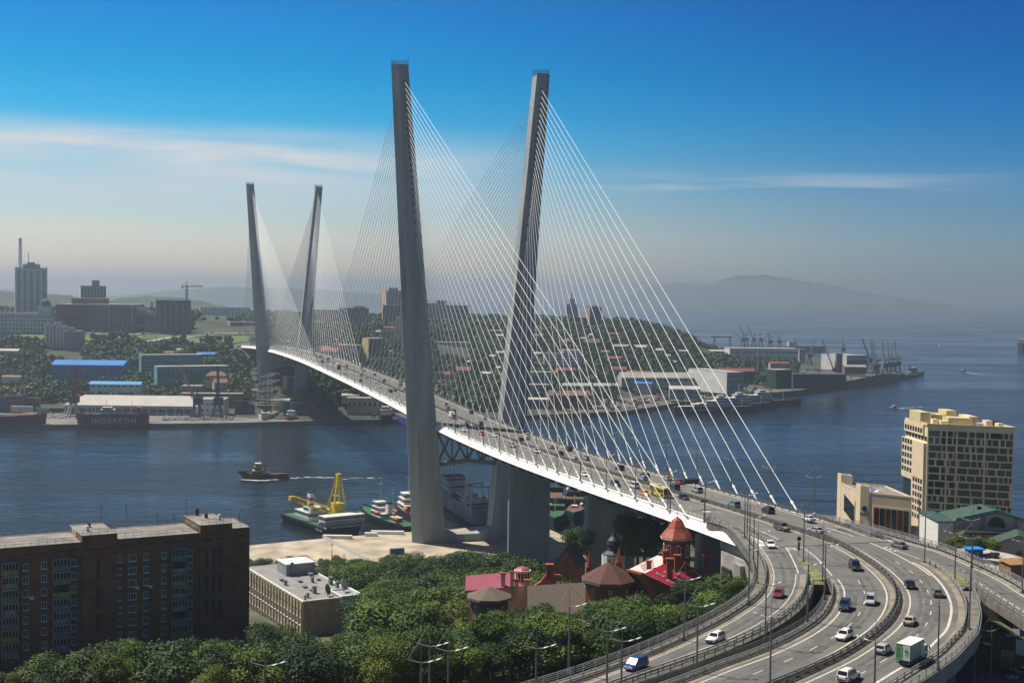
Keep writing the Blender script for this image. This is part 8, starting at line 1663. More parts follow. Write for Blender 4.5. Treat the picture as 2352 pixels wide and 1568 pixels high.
for i, (u, v, hl) in enumerate(((1492, 1196, 'hull_red'), (1504, 1190, 'super_white'), (1516, 1199, 'hull_red'), (1527, 1193, 'super_white'), (1538, 1200, 'flag_blue'), (1549, 1192, 'super_white'), (1560, 1197, 'flag_blue'))): yacht(f'{ordw(i)} moored sailboat from the left behind the red tower roof', u, v, 1.2 + .1 * (i % 3), 11, hl, 13 + i % 3, 'sailboats in the small marina')
yacht('white motor yacht moored at the left end of the small marina', 1470, 1203, 1.1, 17, 'super_white', 0, None, 'yacht', 'motor_yacht'); yacht('white fishing boat moored right of the red tower roof', 1597, 1192, 2.0, 17, 'super_white', 0, None, 'yacht', 'motor_yacht')
m = MB(); a, b = wl(1478, 1214), wl(1600, 1186); m.beam((a[0], a[1], .5), (b[0], b[1], .5), 3.0, .8); tag(m.build('pontoon', 'deck_wood', org=a), 'brown timber pontoon of the small marina', 'pontoon')
# far quay ships
p, h, l = two(342, 982, 178, 983); ind = ship('cargo_ship', 'red cargo ship with large white hull lettering and parked cars on deck', 'ship', p, h, l, 12, 11.5, 'hull_red', 'deck_grey', [('super_white', -.02, .17, .7, 0, 4.5), ('super_dirty', .02, .15, .6, 4.5, 6.5), ('hull_red', -.38, -.34, .95, 0, 6.5)], [(.1, 6, 13, 0), (-.26, 0, 13, 0), (.3, 0, 9, 0)], [], [], sheer=.3, bulwark=1.0)
text_part('INDERTON', 6.2, 'cable_white', ind, facing((-.02 * l, 6.22, 6.6), (-1, 0, 0)), .06, 'lettering', 1.25, .0, .12)
rg = random.Random(8)
for i in range(12): put_car(rg.choice(['sedan', 'suv', 'wagon']), rg.choice(['white', 'silver', 'white', 'grey', 'lightblue']), (p[0] + (-.36 + .065 * i) * l, p[1] - 3.2, 11.65), .1, f'{ordw(i)} car from the left parked on deck of the red lettered ship', 'cars on the red ship', False)
p, h, l = two(-30, 984, 82, 982); rs = ship('cargo_ship', 'red and green-bottomed cargo ship cut by the left edge', 'ship', p, h, l * 1.4, 13, 10.5, 'hull_red', 'deck_grey', [('deck_rust', .1, .32, .7, 0, 1.2), ('super_white', -.4, -.2, .9, 0, 9)], [(.42, 2, 13, 0), (.2, 0, 10, 2)], [], [], 'boot_green', .8)
q = wl(44, 978)
for i in range(6): k_ = i % 3; key = ('c_white', 6.1); lab = f'{ordw(i)} white container loaded on the left red ship'; pp = (q[0] - 6 + 6.3 * k_, q[1] + 6, 11.5 + 2.6 * (i // 3)); (dup(cproto[key], pp, 0, lab, 'white containers on the red ship') if key in cproto else cproto.__setitem__(key, container('shipping_container', lab, pp, 0, 'c_white', 6.1, 2.44, 2.6, 'white containers on the red ship')))
# tall ship, bow towards the viewer
p = wl(600, 972); ts = ship('tall_ship', 'three-masted square-rigged sailing ship moored bow-on at the far quay', 'sailing ship', (p[0], p[1] + 40), -math.pi / 2 + .03, 86, 13.5, 6.0, 'super_white', 'deck_wood', [('super_white', -.35, -.2, .6, 0, 2.4), ('super_white', .25, .32, .6, 0, 2.2)], [], [], [(.1, 5.5, 2, 'super_white'), (.1, -5.5, 2, 'super_white')], 'hull_black', 1.2)
for k, (x, hm) in enumerate(((.30, 45), (.0, 47), (-.28, 43))):
 m = MB(); m.cone((x * 86, 0, 6), (x * 86, 0, hm), .55, .22, 8); mst = m.build('mast', 'steel_rust', ts)
 if k < 3:
  for j, (zz, w) in enumerate(((15, 10.5), (20.5, 9.6), (27.5, 8.2), (34.5, 6.8), (41, 5.2))):
   m = MB(); m.cone((x * 86, -w, zz), (x * 86, w, zz), .28, .28, 6); m.build('yard', 'deck_wood', mst); m = MB(); m.cone((x * 86 + .3, -w * .9, zz + .5), (x * 86 + .3, w * .9, zz + .5), .32, .32, 6); m.build('furled_sail', 'super_white', mst)
 m = MB()
 for s in (-1, 1):
  for f in (.2, .5, .8): m.beam((x * 86 - 3 + 4 * f, s * 6.2, 6.5), (x * 86, 0, 20 + 20 * f), .12)
 m.build('shroud', 'steel_dark', mst)
m = MB(); m.cone((43, 0, 8), (56, 0, 12.5), .4, .2, 6); m.build('bowsprit', 'deck_wood', ts)
def bowon(name, label, u, v, L_, Bm, H_, hull, sup, hd=-math.pi / 2, extra=0): p = wl(u, v); return ship(name, label, 'ship', (p[0], p[1] + L_ * .5), hd, L_, Bm, H_, hull, 'deck_grey', [(sup, -.25, .05, .8, 0, 3 + extra), (sup, -.2, .0, .65, 3 + extra, 6 + extra)], [(-.12, 6 + extra, 14 + extra, 0)], [], [], sheer=1.0)
bowon('small_ship', 'small red ship with a white bridge moored bow-on right of the tall ship', 662, 974, 26, 10, 4.8, 'hull_red', 'super_white'); bowon('tugboat', 'small black tug moored bow-on under the main span', 857, 968, 22, 8, 3.2, 'hull_black', 'super_white'); bowon('small_ship', 'blue and red hulled ship with a grey bridge beside the small black tug', 881, 972, 40, 12, 5.5, 'hull_navy', 'super_dirty', extra=2)
p, h, l = two(905, 958, 960, 985); ship('cargo_ship', 'blue and red cargo ship emerging left of the near pylon leg', 'ship', p, h, max(l, 70), 14, 6.5, 'flag_blue', 'deck_rust', [('super_white', -.45, -.3, .9, 0, 7)], [(.3, 0, 10, 0)], [], [], sheer=.8)
# coast guard ships
for i, (u0, u1, v, num, hl, txt, L3) in enumerate(((1640, 1838, 934, '176', 'hull_navy', 'rearmost navy coast guard ship, longest one with its bow farthest right', 'c'), (1590, 1785, 941, '090', 'hull_navy', 'middle navy coast guard ship of the moored three', 'b'), (1547, 1742, 949, '157', 'hull_navy', 'front navy coast guard ship with white hull lettering and a diagonal stripe', 'a'))):
 p, h, l = two(u0, v, u1, v - 1.5); s_ = ship('coast_guard_ship', txt, 'ship', p, h, l, 12.5, 6.2, hl, 'deck_rust', [('super_white', -.28, .16, .86, 0, 3.4), ('super_white', -.14, .14, .8, 3.4, 6.6), ('super_white', -.02, .12, .75, 6.6, 9.8), ('super_white', .01, .08, .5, 9.8, 12), ('super_dirty', -.44, -.3, .6, 0, 1.4)], [(.04, 8, 22, 0), (-.1, 5, 15, 0), (-.36, 0, 12, 0), (.3, 0, 9, 0)], [(-.14, 0, 2.2, 3, 8.5, 'super_white')], [(-.2, -5.4, 3.4, 'boat_orange'), (-.02, -5.6, 3.2, 'boat_orange'), (-.24, 5.4, 3.4, 'boat_orange')], sheer=1.0)
 text_part(num, 3.0, 'super_dirty', s_, facing((.22 * l, -6.02, 4.2), (1, 0, 0)), .05, 'lettering')
 if L3 == 'a': text_part('БЕРЕГОВАЯ ОХРАНА', 2.9, 'cable_white', s_, facing((-.18 * l, -6.33, 4.0), (1, 0, 0)), .05, 'lettering', .95)
 m = MB(); m.add([(.145 * l, -6.3, 1.0), (.155 * l, -6.3, 1.0), (.17 * l, -6.45, 6.0), (.16 * l, -6.45, 6.0)], [(0, 1, 2, 3)]); m.add([(.156 * l, -6.31, 1.0), (.164 * l, -6.31, 1.0), (.179 * l, -6.46, 6.0), (.171 * l, -6.46, 6.0)], [(0, 1, 2, 3)]); m.build('hull_stripe', 'super_white', s_)
p, h, l = two(2072, 866, 2118, 862); ship('work_ship', 'dark-hulled work ship with a white bridge smoking at the tip of the peninsula', 'ship', p, h, l * 1.15, 9, 3.6, 'hull_black', 'deck_green', [('super_white', -.2, .15, .8, 0, 4), ('hull_green', -.1, .12, .7, 4, 8), ('super_white', -.02, .1, .6, 8, 10)], [(-.02, 9, 20, 0)], [(-.1, 0, 1.2, 8, 12, 'hull_red')], [(.2, -3, 1, 'boat_orange')], sheer=1.5)
yacht('white cabin cruiser heading left on the strait above the hotel', 2052, 938, math.pi, 12, 'super_white', 0, None, 'motorboat', 'motorboat'); yacht('white speedboat with a long foam trail in the strait', 2212, 852, math.pi, 15, 'super_white', 0, None, 'motorboat', 'motorboat'); yacht('tiny distant boat in the hazy strait', 2157, 794, 1.5, 14, 'super_white', 0, None, 'motorboat', 'motorboat')
foam('short foam trail behind the white cabin cruiser', [(2062, 938), (2090, 936), (2120, 934)], .4, 1.6, 3); foam('long foam trail behind the speedboat in the strait', [(2216, 854), (2245, 859), (2278, 863)], 1.5, 6, 4)
p = wl(2348, 806); ship('bulk_carrier', 'large dark hazy ship cut by the right edge of the strait', 'ship', (p[0] + 14, p[1] + 30), -2.0, 90, 26, 17, 'hull_navy', 'deck_rust', [('super_dirty', -.3, -.05, .8, 0, 9)], [(.2, 0, 26, 0)], [], [])
p = wl(1850, 806); ship('bulk_carrier', 'distant hazy cargo ship moored behind the white port warehouse', 'ship', p, .1, 90, 16, 9, 'hull_black', 'deck_grey', [('super_dirty', -.45, -.25, .9, 0, 12)], [(.2, 0, 20, 0)], [], [])
# portal cranes: foot mark, tip of the jib, materials
def portal_crane(label, u, v, ut, vt, z0, mats=('steel_dark', 'steel_blue', 'steel_pale'), s=1.0, group=None, gn=False):
 x, d, _ = site(u, v, z0); t = local('portal_crane', label, 'harbour crane', (x, d, z0), 0, group); H_ = 13 * s
 m = MB()
 for a in (-1, 1):
  for b in (-1, 1): m.beam((a * 4.6 * s, b * 4.6 * s, 0), (a * 2.0 * s, b * 2.0 * s, H_), 1.0 * s)
 m.cbox((0, 0, H_), (6 * s, 6 * s, 1.2)); m.beam((-4.2 * s, -4.2 * s, 2.2), (4.2 * s, -4.2 * s, 2.2), .8); m.beam((-4.2 * s, 4.2 * s, 2.2), (4.2 * s, 4.2 * s, 2.2), .8); m.build('portal', mats[0], t)
 m = MB(); m.cbox((1.0 * s, 0, H_ + 3.6 * s), (8 * s, 4.5 * s, 5.4 * s)); m.cone((0, 0, H_ + .6), (0, 0, H_ + 1.2), 2.2 * s, 2.2 * s, 10); m.build('machine_house', mats[1], t)
 tip = Vector((far(ut, vt, d)[0] - x, 0, zat((ut, vt), d) - z0)); sg = 1 if tip.x >= 0 else -1; b0 = Vector((sg * 1.5 * s, 0, H_ + 4 * s)); m = MB(); lattice(m, b0, tip, 1.5 * s, 3.0, .5 * s);
 if gn: m.beam(tip, tip + Vector((sg * 5, 0, -4)), .9)
 m.build('jib', mats[2], t); m = MB(); f0 = Vector((-sg * .5 * s, 0, H_ + 6.4 * s)); ft = Vector((-sg * .8 * s, 0, H_ + 15 * s)); m.beam(f0 + Vector((0, -1.4, 0)), ft, .6); m.beam(f0 + Vector((0, 1.4, 0)), ft, .6); m.beam(ft, b0 + (tip - b0) * .55, .3); m.cbox(tuple(ft + Vector((-sg * 2.4, 0, -2.6))), (3.2 * s, 2 * s, 2 * s)); m.build('a_frame', mats[1], t)
 m = MB(); m.beam(tip, tip + Vector((sg * .4, 0, -min(14, tip.z * .4))), .12); m.build('hoist_rope', 'steel_dark', t); return t
portal_crane('red-topped portal crane with a dark band standing beside the lettered red ship', 168, 961, 173, 846, 3.6, ('steel_pale', 'steel_red', 'steel_red'), 1.05); portal_crane('dark blue portal crane with a yellow jib leaning left over the quay warehouse', 452, 961, 414, 841, 3.6, ('steel_dark', 'steel_blue', 'tc_yellow'), 1.0); portal_crane('dark blue portal crane with an upright jib before the white quay office', 499, 961, 500, 841, 3.6, ('steel_dark', 'steel_blue', 'steel_rust'), 1.0)
for i, (u, v, ut, vt, gn) in enumerate(((1706, 797, 1689, 766, 1), (1713, 797, 1698, 746, 1), (1731, 797, 1718, 748, 1), (1747, 798, 1785, 758, 0), (1768, 803, 1763, 761, 0), (1789, 803, 1793, 764, 0))): portal_crane(f'{ordw(i)} hazy crane from the left in the distant port', u, v, ut, vt, 3.2, ('steel_dark', 'steel_dark', 'steel_pale'), 1.1, 'hazy port cranes', bool(gn))
for i, (u, v, ut, vt, gn) in enumerate(((1826, 832, 1826, 776, 0), (1859, 838, 1869, 779, 1), (1916, 874, 1889, 781, 1), (1936, 820, 1935, 779, 0), (1999, 848, 1981, 779, 0), (2010, 866, 1999, 781, 0), (2014, 864, 2005, 782, 0), (2033, 862, 2026, 784, 0), (2043, 860, 2039, 787, 0), (2051, 859, 2047, 791, 0), (2062, 857, 2054, 784, 0))): portal_crane(f'{ordw(i)} portal crane from the left along the tip of the peninsula', u, v, ut, vt, 3.4, ('steel_dark', 'steel_blue', 'steel_dark' if i in (4,) else 'steel_pale'), .95, 'cranes on the peninsula tip', bool(gn))
for i, (u, v, ut, vt) in enumerate(((1379, 905, 1401, 848), (1409, 922, 1400, 842), (1621, 893, 1639, 850), (1712, 888, 1704, 808), (1742, 884, 1741, 806), (1763, 886, 1753, 809))): portal_crane(f'{ordw(i)} shipyard crane from the left between the rusty pontoons and green dock', u, v, ut, vt, 3.4, ('steel_dark', 'steel_dark', 'tc_yellow' if i == 0 else 'steel_dark' if i in (1, 2) else 'steel_pale'), .9, 'cranes of the shipyard')
def floating_crane(label, u, v, w, ht, seed):
 p = wl(u, v); t = local('floating_crane', label, 'floating crane', p, .1); m = MB(); m.box(-w / 2, w / 2, 0, 14, -1, 2.6); m.build('pontoon', 'steel_rust', t); m = MB(); lattice(m, (0, 7, 2.6), (0, 7, ht * .7), 6, 4, .7); m.build('tower', 'steel_rust', t); m = MB(); lattice(m, (-w * .2, 7, ht * .4), (w * .15, 7, ht), 2.4, 3.4, .6); m.build('boom', 'steel_rust', t); m = MB(); rg = random.Random(seed)
 for i in range(7): m.cbox((rg.uniform(-w * .42, w * .42), rg.uniform(3, 11), 2.6 + 1.2), (rg.uniform(2, 5), 3, 2.4))
 m.build('deckhouse', 'steel_rust', t); m = MB(); m.cbox((w * .3, 2, 3.6), (4, 2, 1.8)); m.build('winch', 'tc_yellow', t)
floating_crane('tall rusty floating crane moored at the shipyard right of the pylon', 1283, 953, 34, 36, 1); floating_crane('lower rusty floating crane with a yellow winch at the shipyard', 1345, 950, 26, 20, 2); floating_crane('dark pontoon crane with yellow gear nearest the open water', 1408, 949, 34, 22, 3)
# ================================================================ trees
def leafmat(name, c0, c1, c2):
 m = bpy.data.materials.new(name); m.use_nodes = True; t = m.node_tree; b = t.nodes['Principled BSDF']; b.inputs['Roughness'].default_value = .65; b.inputs['Specular IOR Level'].default_value = .25
 oi = N(t, 'ShaderNodeObjectInfo'); co = N(t, 'ShaderNodeNewGeometry'); no = N(t, 'ShaderNodeTexNoise'); no.inputs['Scale'].default_value = .35; no.inputs['Detail'].default_value = 4; t.links.new(co.outputs['Position'], no.inputs[0])
 rp = ramp(t, [(.30, c0), (.55, c1), (.75, c2)]); t.links.new(mth(t, 'ADD', mth(t, 'MULTIPLY', no.outputs['Fac'], .55), mth(t, 'MULTIPLY', oi.outputs['Random'], .50)), rp.inputs[0]); t.links.new(rp.outputs[0], b.inputs['Base Color'])
 tl = N(t, 'ShaderNodeBsdfTranslucent'); t.links.new(rp.outputs[0], tl.inputs[0]); ms = N(t, 'ShaderNodeMixShader'); ms.inputs[0].default_value = .10; t.links.new(b.outputs[0], ms.inputs[1]); t.links.new(tl.outputs[0], ms.inputs[2]); t.links.new(ms.outputs[0], t.nodes['Material Output'].inputs[0]); return m
DEFS['leaves'] = lambda: leafmat('leaves', (.020, .048, .006), (.050, .100, .010), (.110, .170, .020)); DEFS['leaves_dark'] = lambda: leafmat('leaves_dark', (.012, .038, .007), (.030, .070, .010), (.066, .118, .018)); DEFS['leaves_warm'] = lambda: leafmat('leaves_warm', (.028, .054, .006), (.064, .108, .010), (.135, .18, .022)); DEFS['leaves_far'] = lambda: leafmat('leaves_far', (.022, .052, .015), (.058, .105, .026), (.11, .165, .04))
DEFS['bark'] = dict(c=(.10, .08, .06), r=.9, var=.25, sc_=2)
def crown_np(rng, r, h, nleaf, ls, lobes=9):
 """leaf clumps spread over several lobes: returns vertices (n*4, 3)"""
 C = [];
 for i in range(lobes):
  a = rng.uniform(0, 2 * math.pi); q = rng.uniform(.25, .82) * r; zz = h * rng.uniform(.34, .86) if i else h * .62
  C.append((q * math.cos(a), q * math.sin(a), zz, r * rng.uniform(.28, .52)))
 C.append((0, 0, h * .80, r * .5)); V = []
 w = np.array([c[3] ** 2 for c in C]); w /= w.sum()
 for k in rng.choice(len(C), nleaf, p=w):
  c = C[k]; d = rng.normal(size=3); d /= np.linalg.norm(d); rad = c[3] * (rng.uniform(.55, 1.0) ** .4) * (1 + .12 * rng.normal())
  p = np.array(c[:3]) + d * rad * np.array([1, 1, .85]); n = d * .9 + rng.normal(size=3) * .55 + np.array([0, 0, .35]); n /= np.linalg.norm(n)
  x = np.cross(n, rng.normal(size=3)); x /= np.linalg.norm(x); y = np.cross(n, x); s = ls * rng.uniform(.6, 1.3)
  V += [p - x * s - y * s * .35, p + x * s * .3 - y * s, p + x * s + y * s * .35, p - x * s * .3 + y * s]
 return np.array(V), C
def quads(name, V, mat):
 me = bpy.data.meshes.new(name); n = len(V) // 4; me.vertices.add(len(V)); me.vertices.foreach_set('co', V.astype(np.float32).ravel()); me.loops.add(len(V)); me.loops.foreach_set('vertex_index', np.arange(len(V), dtype=np.int32)); me.polygons.add(n); me.polygons.foreach_set('loop_start', np.arange(0, len(V), 4, dtype=np.int32)); me.update(calc_edges=True); me.materials.append(M(mat)); return me
protos = []
for i in range(7):
 rng = np.random.RandomState(40 + i); r, h = (4.6, 10.5) if i < 3 else (3.9, 8.5) if i < 5 else (5.0, 13.0); V, C = crown_np(rng, r, h, 7600 if i < 5 else 9000, .13 if i < 5 else .145, (7, 9, 6, 8, 11, 9, 7)[i]); me = quads('crown', V, ('leaves', 'leaves_dark', 'leaves_warm')[i % 3])
 m = MB(); m.loft([[(k_ * math.cos(a) + .1 * j, k_ * math.sin(a), zz) for a in np.linspace(0, 2 * math.pi, 7, endpoint=False)] for j, (k_, zz) in enumerate(((.34, -1.5), (.26, 1.2), (.20, h * .4), (.10, h * .62)))])
 for c in C[:6]: m.cone((.15, 0, h * .3), (c[0] * .8, c[1] * .8, c[2]), .11, .04, 5)
 o = m.build('trunk', 'bark', org=(0, 0, 0)); tme = o.data; bpy.data.objects.remove(o); protos.append((me, tme, r, h, V))
def tree(p, k, sc_v, rz, label, group, name='leafy_tree'):
 t = local(name, label, 'tree', p, rz, group); t.scale = sc_v; inst(protos[k][0], 'crown', t); inst(protos[k][1], 'trunk', t); return t
# skyline the trees may not pass, by depth: (u, v)
LIM_NEAR = [(-60, 1530), (0, 1524), (35, 1502), (88, 1497), (173, 1488), (186, 1466), (266, 1446), (305, 1441), (345, 1462), (393, 1466), (438, 1430), (478, 1446), (531, 1417), (568, 1403), (633, 1424), (665, 1432), (713, 1406), (747, 1404), (792, 1433), (830, 1400), (900, 1370), (1040, 1405), (1075, 1432), (1125, 1410), (1150, 1368), (1187, 1358), (1240, 1362), (1283, 1372), (1300, 1400), (1330, 1362), (1400, 1356), (1440, 1348), (1495, 1353), (1530, 1375), (1560, 1345), (1590, 1312), (1625, 1300), (1670, 1300), (1700, 1330)]
LIM_MID = [(560, 1268), (600, 1264), (640, 1272), (720, 1266), (770, 1262), (830, 1276), (865, 1281), (905, 1262), (960, 1254), (1000, 1260), (1080, 1252), (1148, 1256), (1190, 1258), (1235, 1270), (1272, 1284), (1290, 1295)]
boxes_ = [((-103.4, 264.6), ang0, (-20, 53, -2.5, 15)) for ang0 in (math.atan2(.485, .874),)] + [((-68.3, 429.5), math.atan2(.493, .87), (-3, 23, -4, 64))]
def blocked(x, y, r):
 for (o, a, b) in boxes_:
  dx, dy = x - o[0], y - o[1]; lx, ly = dx * math.cos(a) + dy * math.sin(a), -dx * math.sin(a) + dy * math.cos(a)
  if b[0] - r < lx < b[1] + r and b[2] - r < ly < b[3] + r: return True
 return any((x - c[0]) ** 2 + (y - c[1]) ** 2 < (c[2] + r * .6) ** 2 for c in NB)
NB = [(tx, ty, 9), (ox, oy, 9), (36, 322, 10), (40, 332, 10), (31, 318, 6), (43, 340, 6), (8, 345, 12), (ox2, oy2, 7), (-2, 352, 11), (lx, ly, 8), (12, 262, 11), (15, 272, 9), (-44, 274, 6)] + [(B(s, o, 0)[0], B(s, o, 0)[1], 8) for s in (-90, -180, -270) for o in (-6, 0, 6)] + [(B(0, o, 0)[0], B(0, o, 0)[1], 13) for o in (-22, 22)] + [(p[0], p[1], 7) for p in offset(pLA, 4)[::3]] + [(B(s, o, 0)[0], B(s, o, 0)[1], 10) for s in range(-330, -282, 10) for o in (-10, 0, 10)]
rg = random.Random(17); spots = []
def try_tree(u, d, lim, hmax, gap, zone):
 x, y, zz = near_at(u, d)
 if blocked(x, y, 3.0) or any((x - s[0]) ** 2 + (y - s[1]) ** 2 < gap * gap for s in spots): return
 v_l = np.interp(u, [q[0] for q in lim], [q[1] for q in lim]); ztop = zat((u, v_l + (rg.uniform(0, 14) if rg.random() < .4 else rg.uniform(10, 75))), d); h = ztop - zz
 if h < 4.0: return
 h = min(h, hmax * rg.uniform(.75, 1.1)); k = rg.randrange(7) if h > 7 else rg.randrange(5); s = h / (protos[k][3] * 1.08); sw = max(s, .62) * rg.uniform(.85, 1.5); spots.append((x, y, zz, k, s, sw, zone, u, d))
for _ in range(5200): try_tree(rg.uniform(-60, 1080), rg.uniform(222, 312), LIM_NEAR, 15, 7.3, 'foot')
for _ in range(2600): try_tree(rg.uniform(1040, 1310), rg.uniform(238, 330), LIM_NEAR, 17, 6.8, 'lane')
for _ in range(2600): try_tree(rg.uniform(1300, 1690), rg.uniform(236, 312), LIM_NEAR, 14, 6.4, 'ramp')
for _ in range(7000): try_tree(rg.uniform(565, 1075), rg.uniform(300, 556), LIM_MID, 21, 7.3, 'belt')
for _ in range(2600): try_tree(rg.uniform(1060, 1290), rg.uniform(372, 556), LIM_MID, 21, 7.2, 'pier')
# keep office building and villas in view: drop belt trees that would stand in front of them
def hides(s):
 x, y, zz, k, sc1, sw, zone, u, d = s
 if zone == 'belt' and 552 < u < 825 and d < 432:
  vt = img(x, y, zz + protos[k][3] * sc1)[1]; return vt < np.interp(u, [552, 690, 760, 825], [1405, 1436, 1445, 1405])
 if zone == 'belt' and u < 665 and d < 505 and img(x, y, zz + protos[k][3] * sc1)[1] < np.interp(u, [560, 690], [1398, 1434]): return True
 if zone == 'belt' and u > 1040 and d < 335: return True
 return False
spots = [s for s in spots if not hides(s)]
LB = {'foot': ['leafy green tree in the dense wood along the foot of the brick block', 'darker round-crowned tree in the wood below the brick block'], 'lane': ['big spreading tree among the red brick houses', 'dark bushy tree among the red brick houses'], 'ramp': ['bright leafy tree on the slope between the villa and leftmost ramp', 'dark round tree on the slope between villa and leftmost ramp'],
      'belt': ['leafy tree in the broad belt between office building and quay', 'dark green tree in the broad belt between office building and quay'], 'pier': ['tree in front of the near pylon foot and first pier', 'dark tree in front of the near pylon foot and first pier']}
GN = {'foot': 'wood below the brick block', 'lane': 'trees among the brick houses', 'ramp': 'trees beside the leftmost ramp', 'belt': 'tree belt before the quay', 'pier': 'trees at the pylon foot'}
spots.sort(key=lambda s: s[8]); rest_v = []
for i, (x, y, zz, k, s1, sw, zone, u, d) in enumerate(spots):
 if i < 300: j = k % 2; tree((x, y, zz - .3), k, (sw, sw, s1), rg.uniform(0, 6.28), LB[zone][j], GN[zone] + (', darker ones' if j else ''))
 else:
  a = rg.uniform(0, 6.28); V = protos[k][4][:]; ca, sa = math.cos(a), math.sin(a); rest_v.append(np.stack([(V[:, 0] * ca - V[:, 1] * sa) * sw + x, (V[:, 0] * sa + V[:, 1] * ca) * sw + y, V[:, 2] * s1 + zz - .3], 1))
if rest_v:
 o = bpy.data.objects.new('woodland', quads('woodland', np.concatenate(rest_v), 'leaves_dark')); col.objects.link(o); tag(o, 'rear trees of the wooded slope seen as one mass of foliage', 'woodland', kind='stuff')
# single trees with a place of their own
for (u, v, d, h, k, txt) in ((2205, 1290, 335, 8.5, 5, 'bright bushy tree left of the green-roofed shed'), (2240, 1296, 332, 8.0, 1, 'bushy tree in front of the pink hall, middle of three'), (2275, 1298, 335, 7.5, 3, 'bushy tree in front of the pink hall, right of three'), (2345, 1290, 330, 4, 2, 'low shrub at the right edge beyond the timber shed'), (1480, 1272, 402, 15, 0, 'tree left of the red tower in front of the marina'), (1507, 1270, 405, 14, 2, 'tree close left of the red tower in front of the marina'), (1466, 1268, 408, 12, 3, 'tree beside the second pier in front of the marina'), (1598, 1262, 392, 13, 1, 'tree right of the red tower below the deck'), (1612, 1266, 388, 12, 4, 'rightmost tree under the deck beside the third pier'), (1328, 1290, 430, 12, 4, 'thin dark tree standing before the quay left of the second pier'), (1692, 1390, 262, 6, 2, 'low bush at the foot of the bridge abutment')):
 q = far(u, v, d); b_ = 4 if 1460 < u < 1620 else 0; s = (h + b_) / protos[k][3]; tree((q[0], q[1], q[2] - .5 - b_), k, (s, s, s), rg.uniform(0, 6), txt, None)
# ---- far shore woods: bushy crowns of a few dozen clumps
fp = []
for i in range(6):
 rng = np.random.RandomState(80 + i); V, C = crown_np(rng, 4.4, 9.0, 95, 1.25, 6); fp.append((quads('crown', V, 'leaves_far'), V))
m = MB(); m.cone((0, 0, -1), (0, 0, 5), .35, .2, 6); o = m.build('trunk', 'bark', org=(0, 0, 0)); ftr = o.data; bpy.data.objects.remove(o)
FN = np.array([(f[0], f[1], f[2]) for f in FOOT])
roads = []
for o in col.objects:
 if o.data and o.name.startswith(('highway', 'parking_road', 'lawn')): roads.append(np.array([v.co[:2] for v in o.data.vertices]))
RD = np.concatenate(roads)
lawnpoly = [np.array([v.co[:2] for v in o.data.vertices]) for o in col.objects if o.name.startswith('lawn')]
def inpoly(x, y, P):
 c = False; j = len(P) - 1
 for i in range(len(P)):
  if (P[i][1] > y) != (P[j][1] > y) and x < (P[j][0] - P[i][0]) * (y - P[i][1]) / (P[j][1] - P[i][1]) + P[i][0]: c = not c
  j = i
 return c
rg = random.Random(33); ft = []; big = []
grid = {}
def far_ok(x, y, r, gap):
 if np.min((FN[:, 0] - x) ** 2 + (FN[:, 1] - y) ** 2 - (FN[:, 2] + r * .6) ** 2) < 0: return False
 if np.min((RD[:, 0] - x) ** 2 + (RD[:, 1] - y) ** 2) < 100: return False
 if any(inpoly(x, y, P) for P in lawnpoly): return False
 i, j = int(x // gap), int(y // gap)
 for a in (-1, 0, 1):
  for b in (-1, 0, 1):
   for q in grid.get((i + a, j + b), ()):
    if (q[0] - x) ** 2 + (q[1] - y) ** 2 < gap * gap * .7: return False
 grid.setdefault((i, j), []).append((x, y)); return True
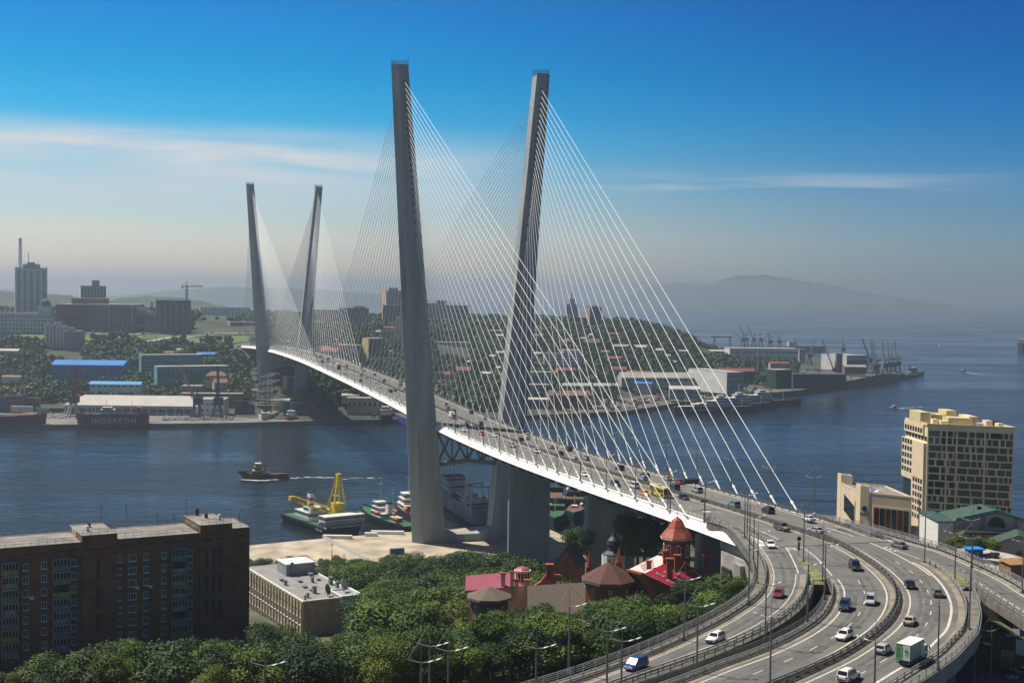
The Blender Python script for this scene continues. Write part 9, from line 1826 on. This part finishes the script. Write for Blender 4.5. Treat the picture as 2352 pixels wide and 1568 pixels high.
for _ in range(46000):
 u = rg.uniform(-120, 1830); d0 = fshore(u); d = d0 + 40 + (rg.random() ** .8) * (2150 - d0)
 if u > 1560: d = d0 + 60 + rg.random() * 620
 zz = interp_tab(FAR, u, d); v = 0
 if d > 2200 or zz < 4.4: continue
 if u < 600 and d < 1300: continue
 if 1180 < u < 1560 and zz < 7 and rg.random() < .8: continue
 if u > 1560 and (zz < 5.5 or rg.random() < .35): continue
 if u < 600 and d > 1640 and rg.random() < .80: continue
 x = (u - 1176) / FPX * d
 if -26 < (x - AX0[0]) * tr[0] + (y_ := d - AX0[1]) * tr[1] < 26 and d < 1800:
  if rg.random() < .9: continue
 s = rg.uniform(.7, 1.5) * (1.0 if d < 1700 else 1.15)
 ui, vi = img(x, d, zz + 8.6 * s)
 if any(f[0] < ui < f[1] and vi < f[2] and d < f[3] + 2 for f in FRONT): continue
 if far_ok(x, d, 4.0 * s, 6.6): ft.append((x, d, zz, s, u, v))
ft.sort(key=lambda q: -q[3] / q[1]); rest_v = []; names_ = {}
def zone_of(u, d): return ('left slope under the city' if u < 560 else 'slope behind the far pylons and main span' if u < 980 else 'hillside behind the near cables' if u < 1330 else 'wooded hill above the shipyard')
for i, (x, y, zz, s, u, v) in enumerate(ft):
 k = rg.randrange(6); a = rg.uniform(0, 6.28)
 if i < 170:
  zn = zone_of(u, y); t = local('broadleaf_tree', f'large round-crowned tree on the {zn}', 'tree', (x, y, zz - .8), a, f'large trees on the {zn}'); t.scale = (s, s, s * .95); inst(fp[k][0], 'crown', t); inst(ftr, 'trunk', t)
 else: V = fp[k][1]; ca, sa = math.cos(a), math.sin(a); rest_v.append(np.stack([(V[:, 0] * ca - V[:, 1] * sa) * s + x, (V[:, 0] * sa + V[:, 1] * ca) * s + y, V[:, 2] * s * .95 + zz - .8], 1))
o = bpy.data.objects.new('woodland', quads('woodland', np.concatenate(rest_v), 'leaves_far')); col.objects.link(o); tag(o, 'dense far woods covering the slopes of the opposite shore', 'woodland', kind='stuff')
print('TREES', len(spots), len(ft))
# ================================================================ air
mb = MB(); mb.box(-19800, 19800, -400, 19800, -3.5, 236)
m = bpy.data.materials.new('hazy_air'); m.use_nodes = True; t = m.node_tree
t.nodes.remove(t.nodes['Principled BSDF'])
pv = N(t, 'ShaderNodeVolumePrincipled'); pv.inputs['Color'].default_value = (0.64, 0.75, 0.87, 1); pv.inputs['Density'].default_value = HAZE; pv.inputs['Anisotropy'].default_value = 0.5
t.links.new(pv.outputs[0], t.nodes['Material Output'].inputs['Volume']); MATS['hazy_air'] = m
tag(mb.build('haze', 'hazy_air'), 'pale sea haze lying over the whole bay', 'haze', kind='stuff')
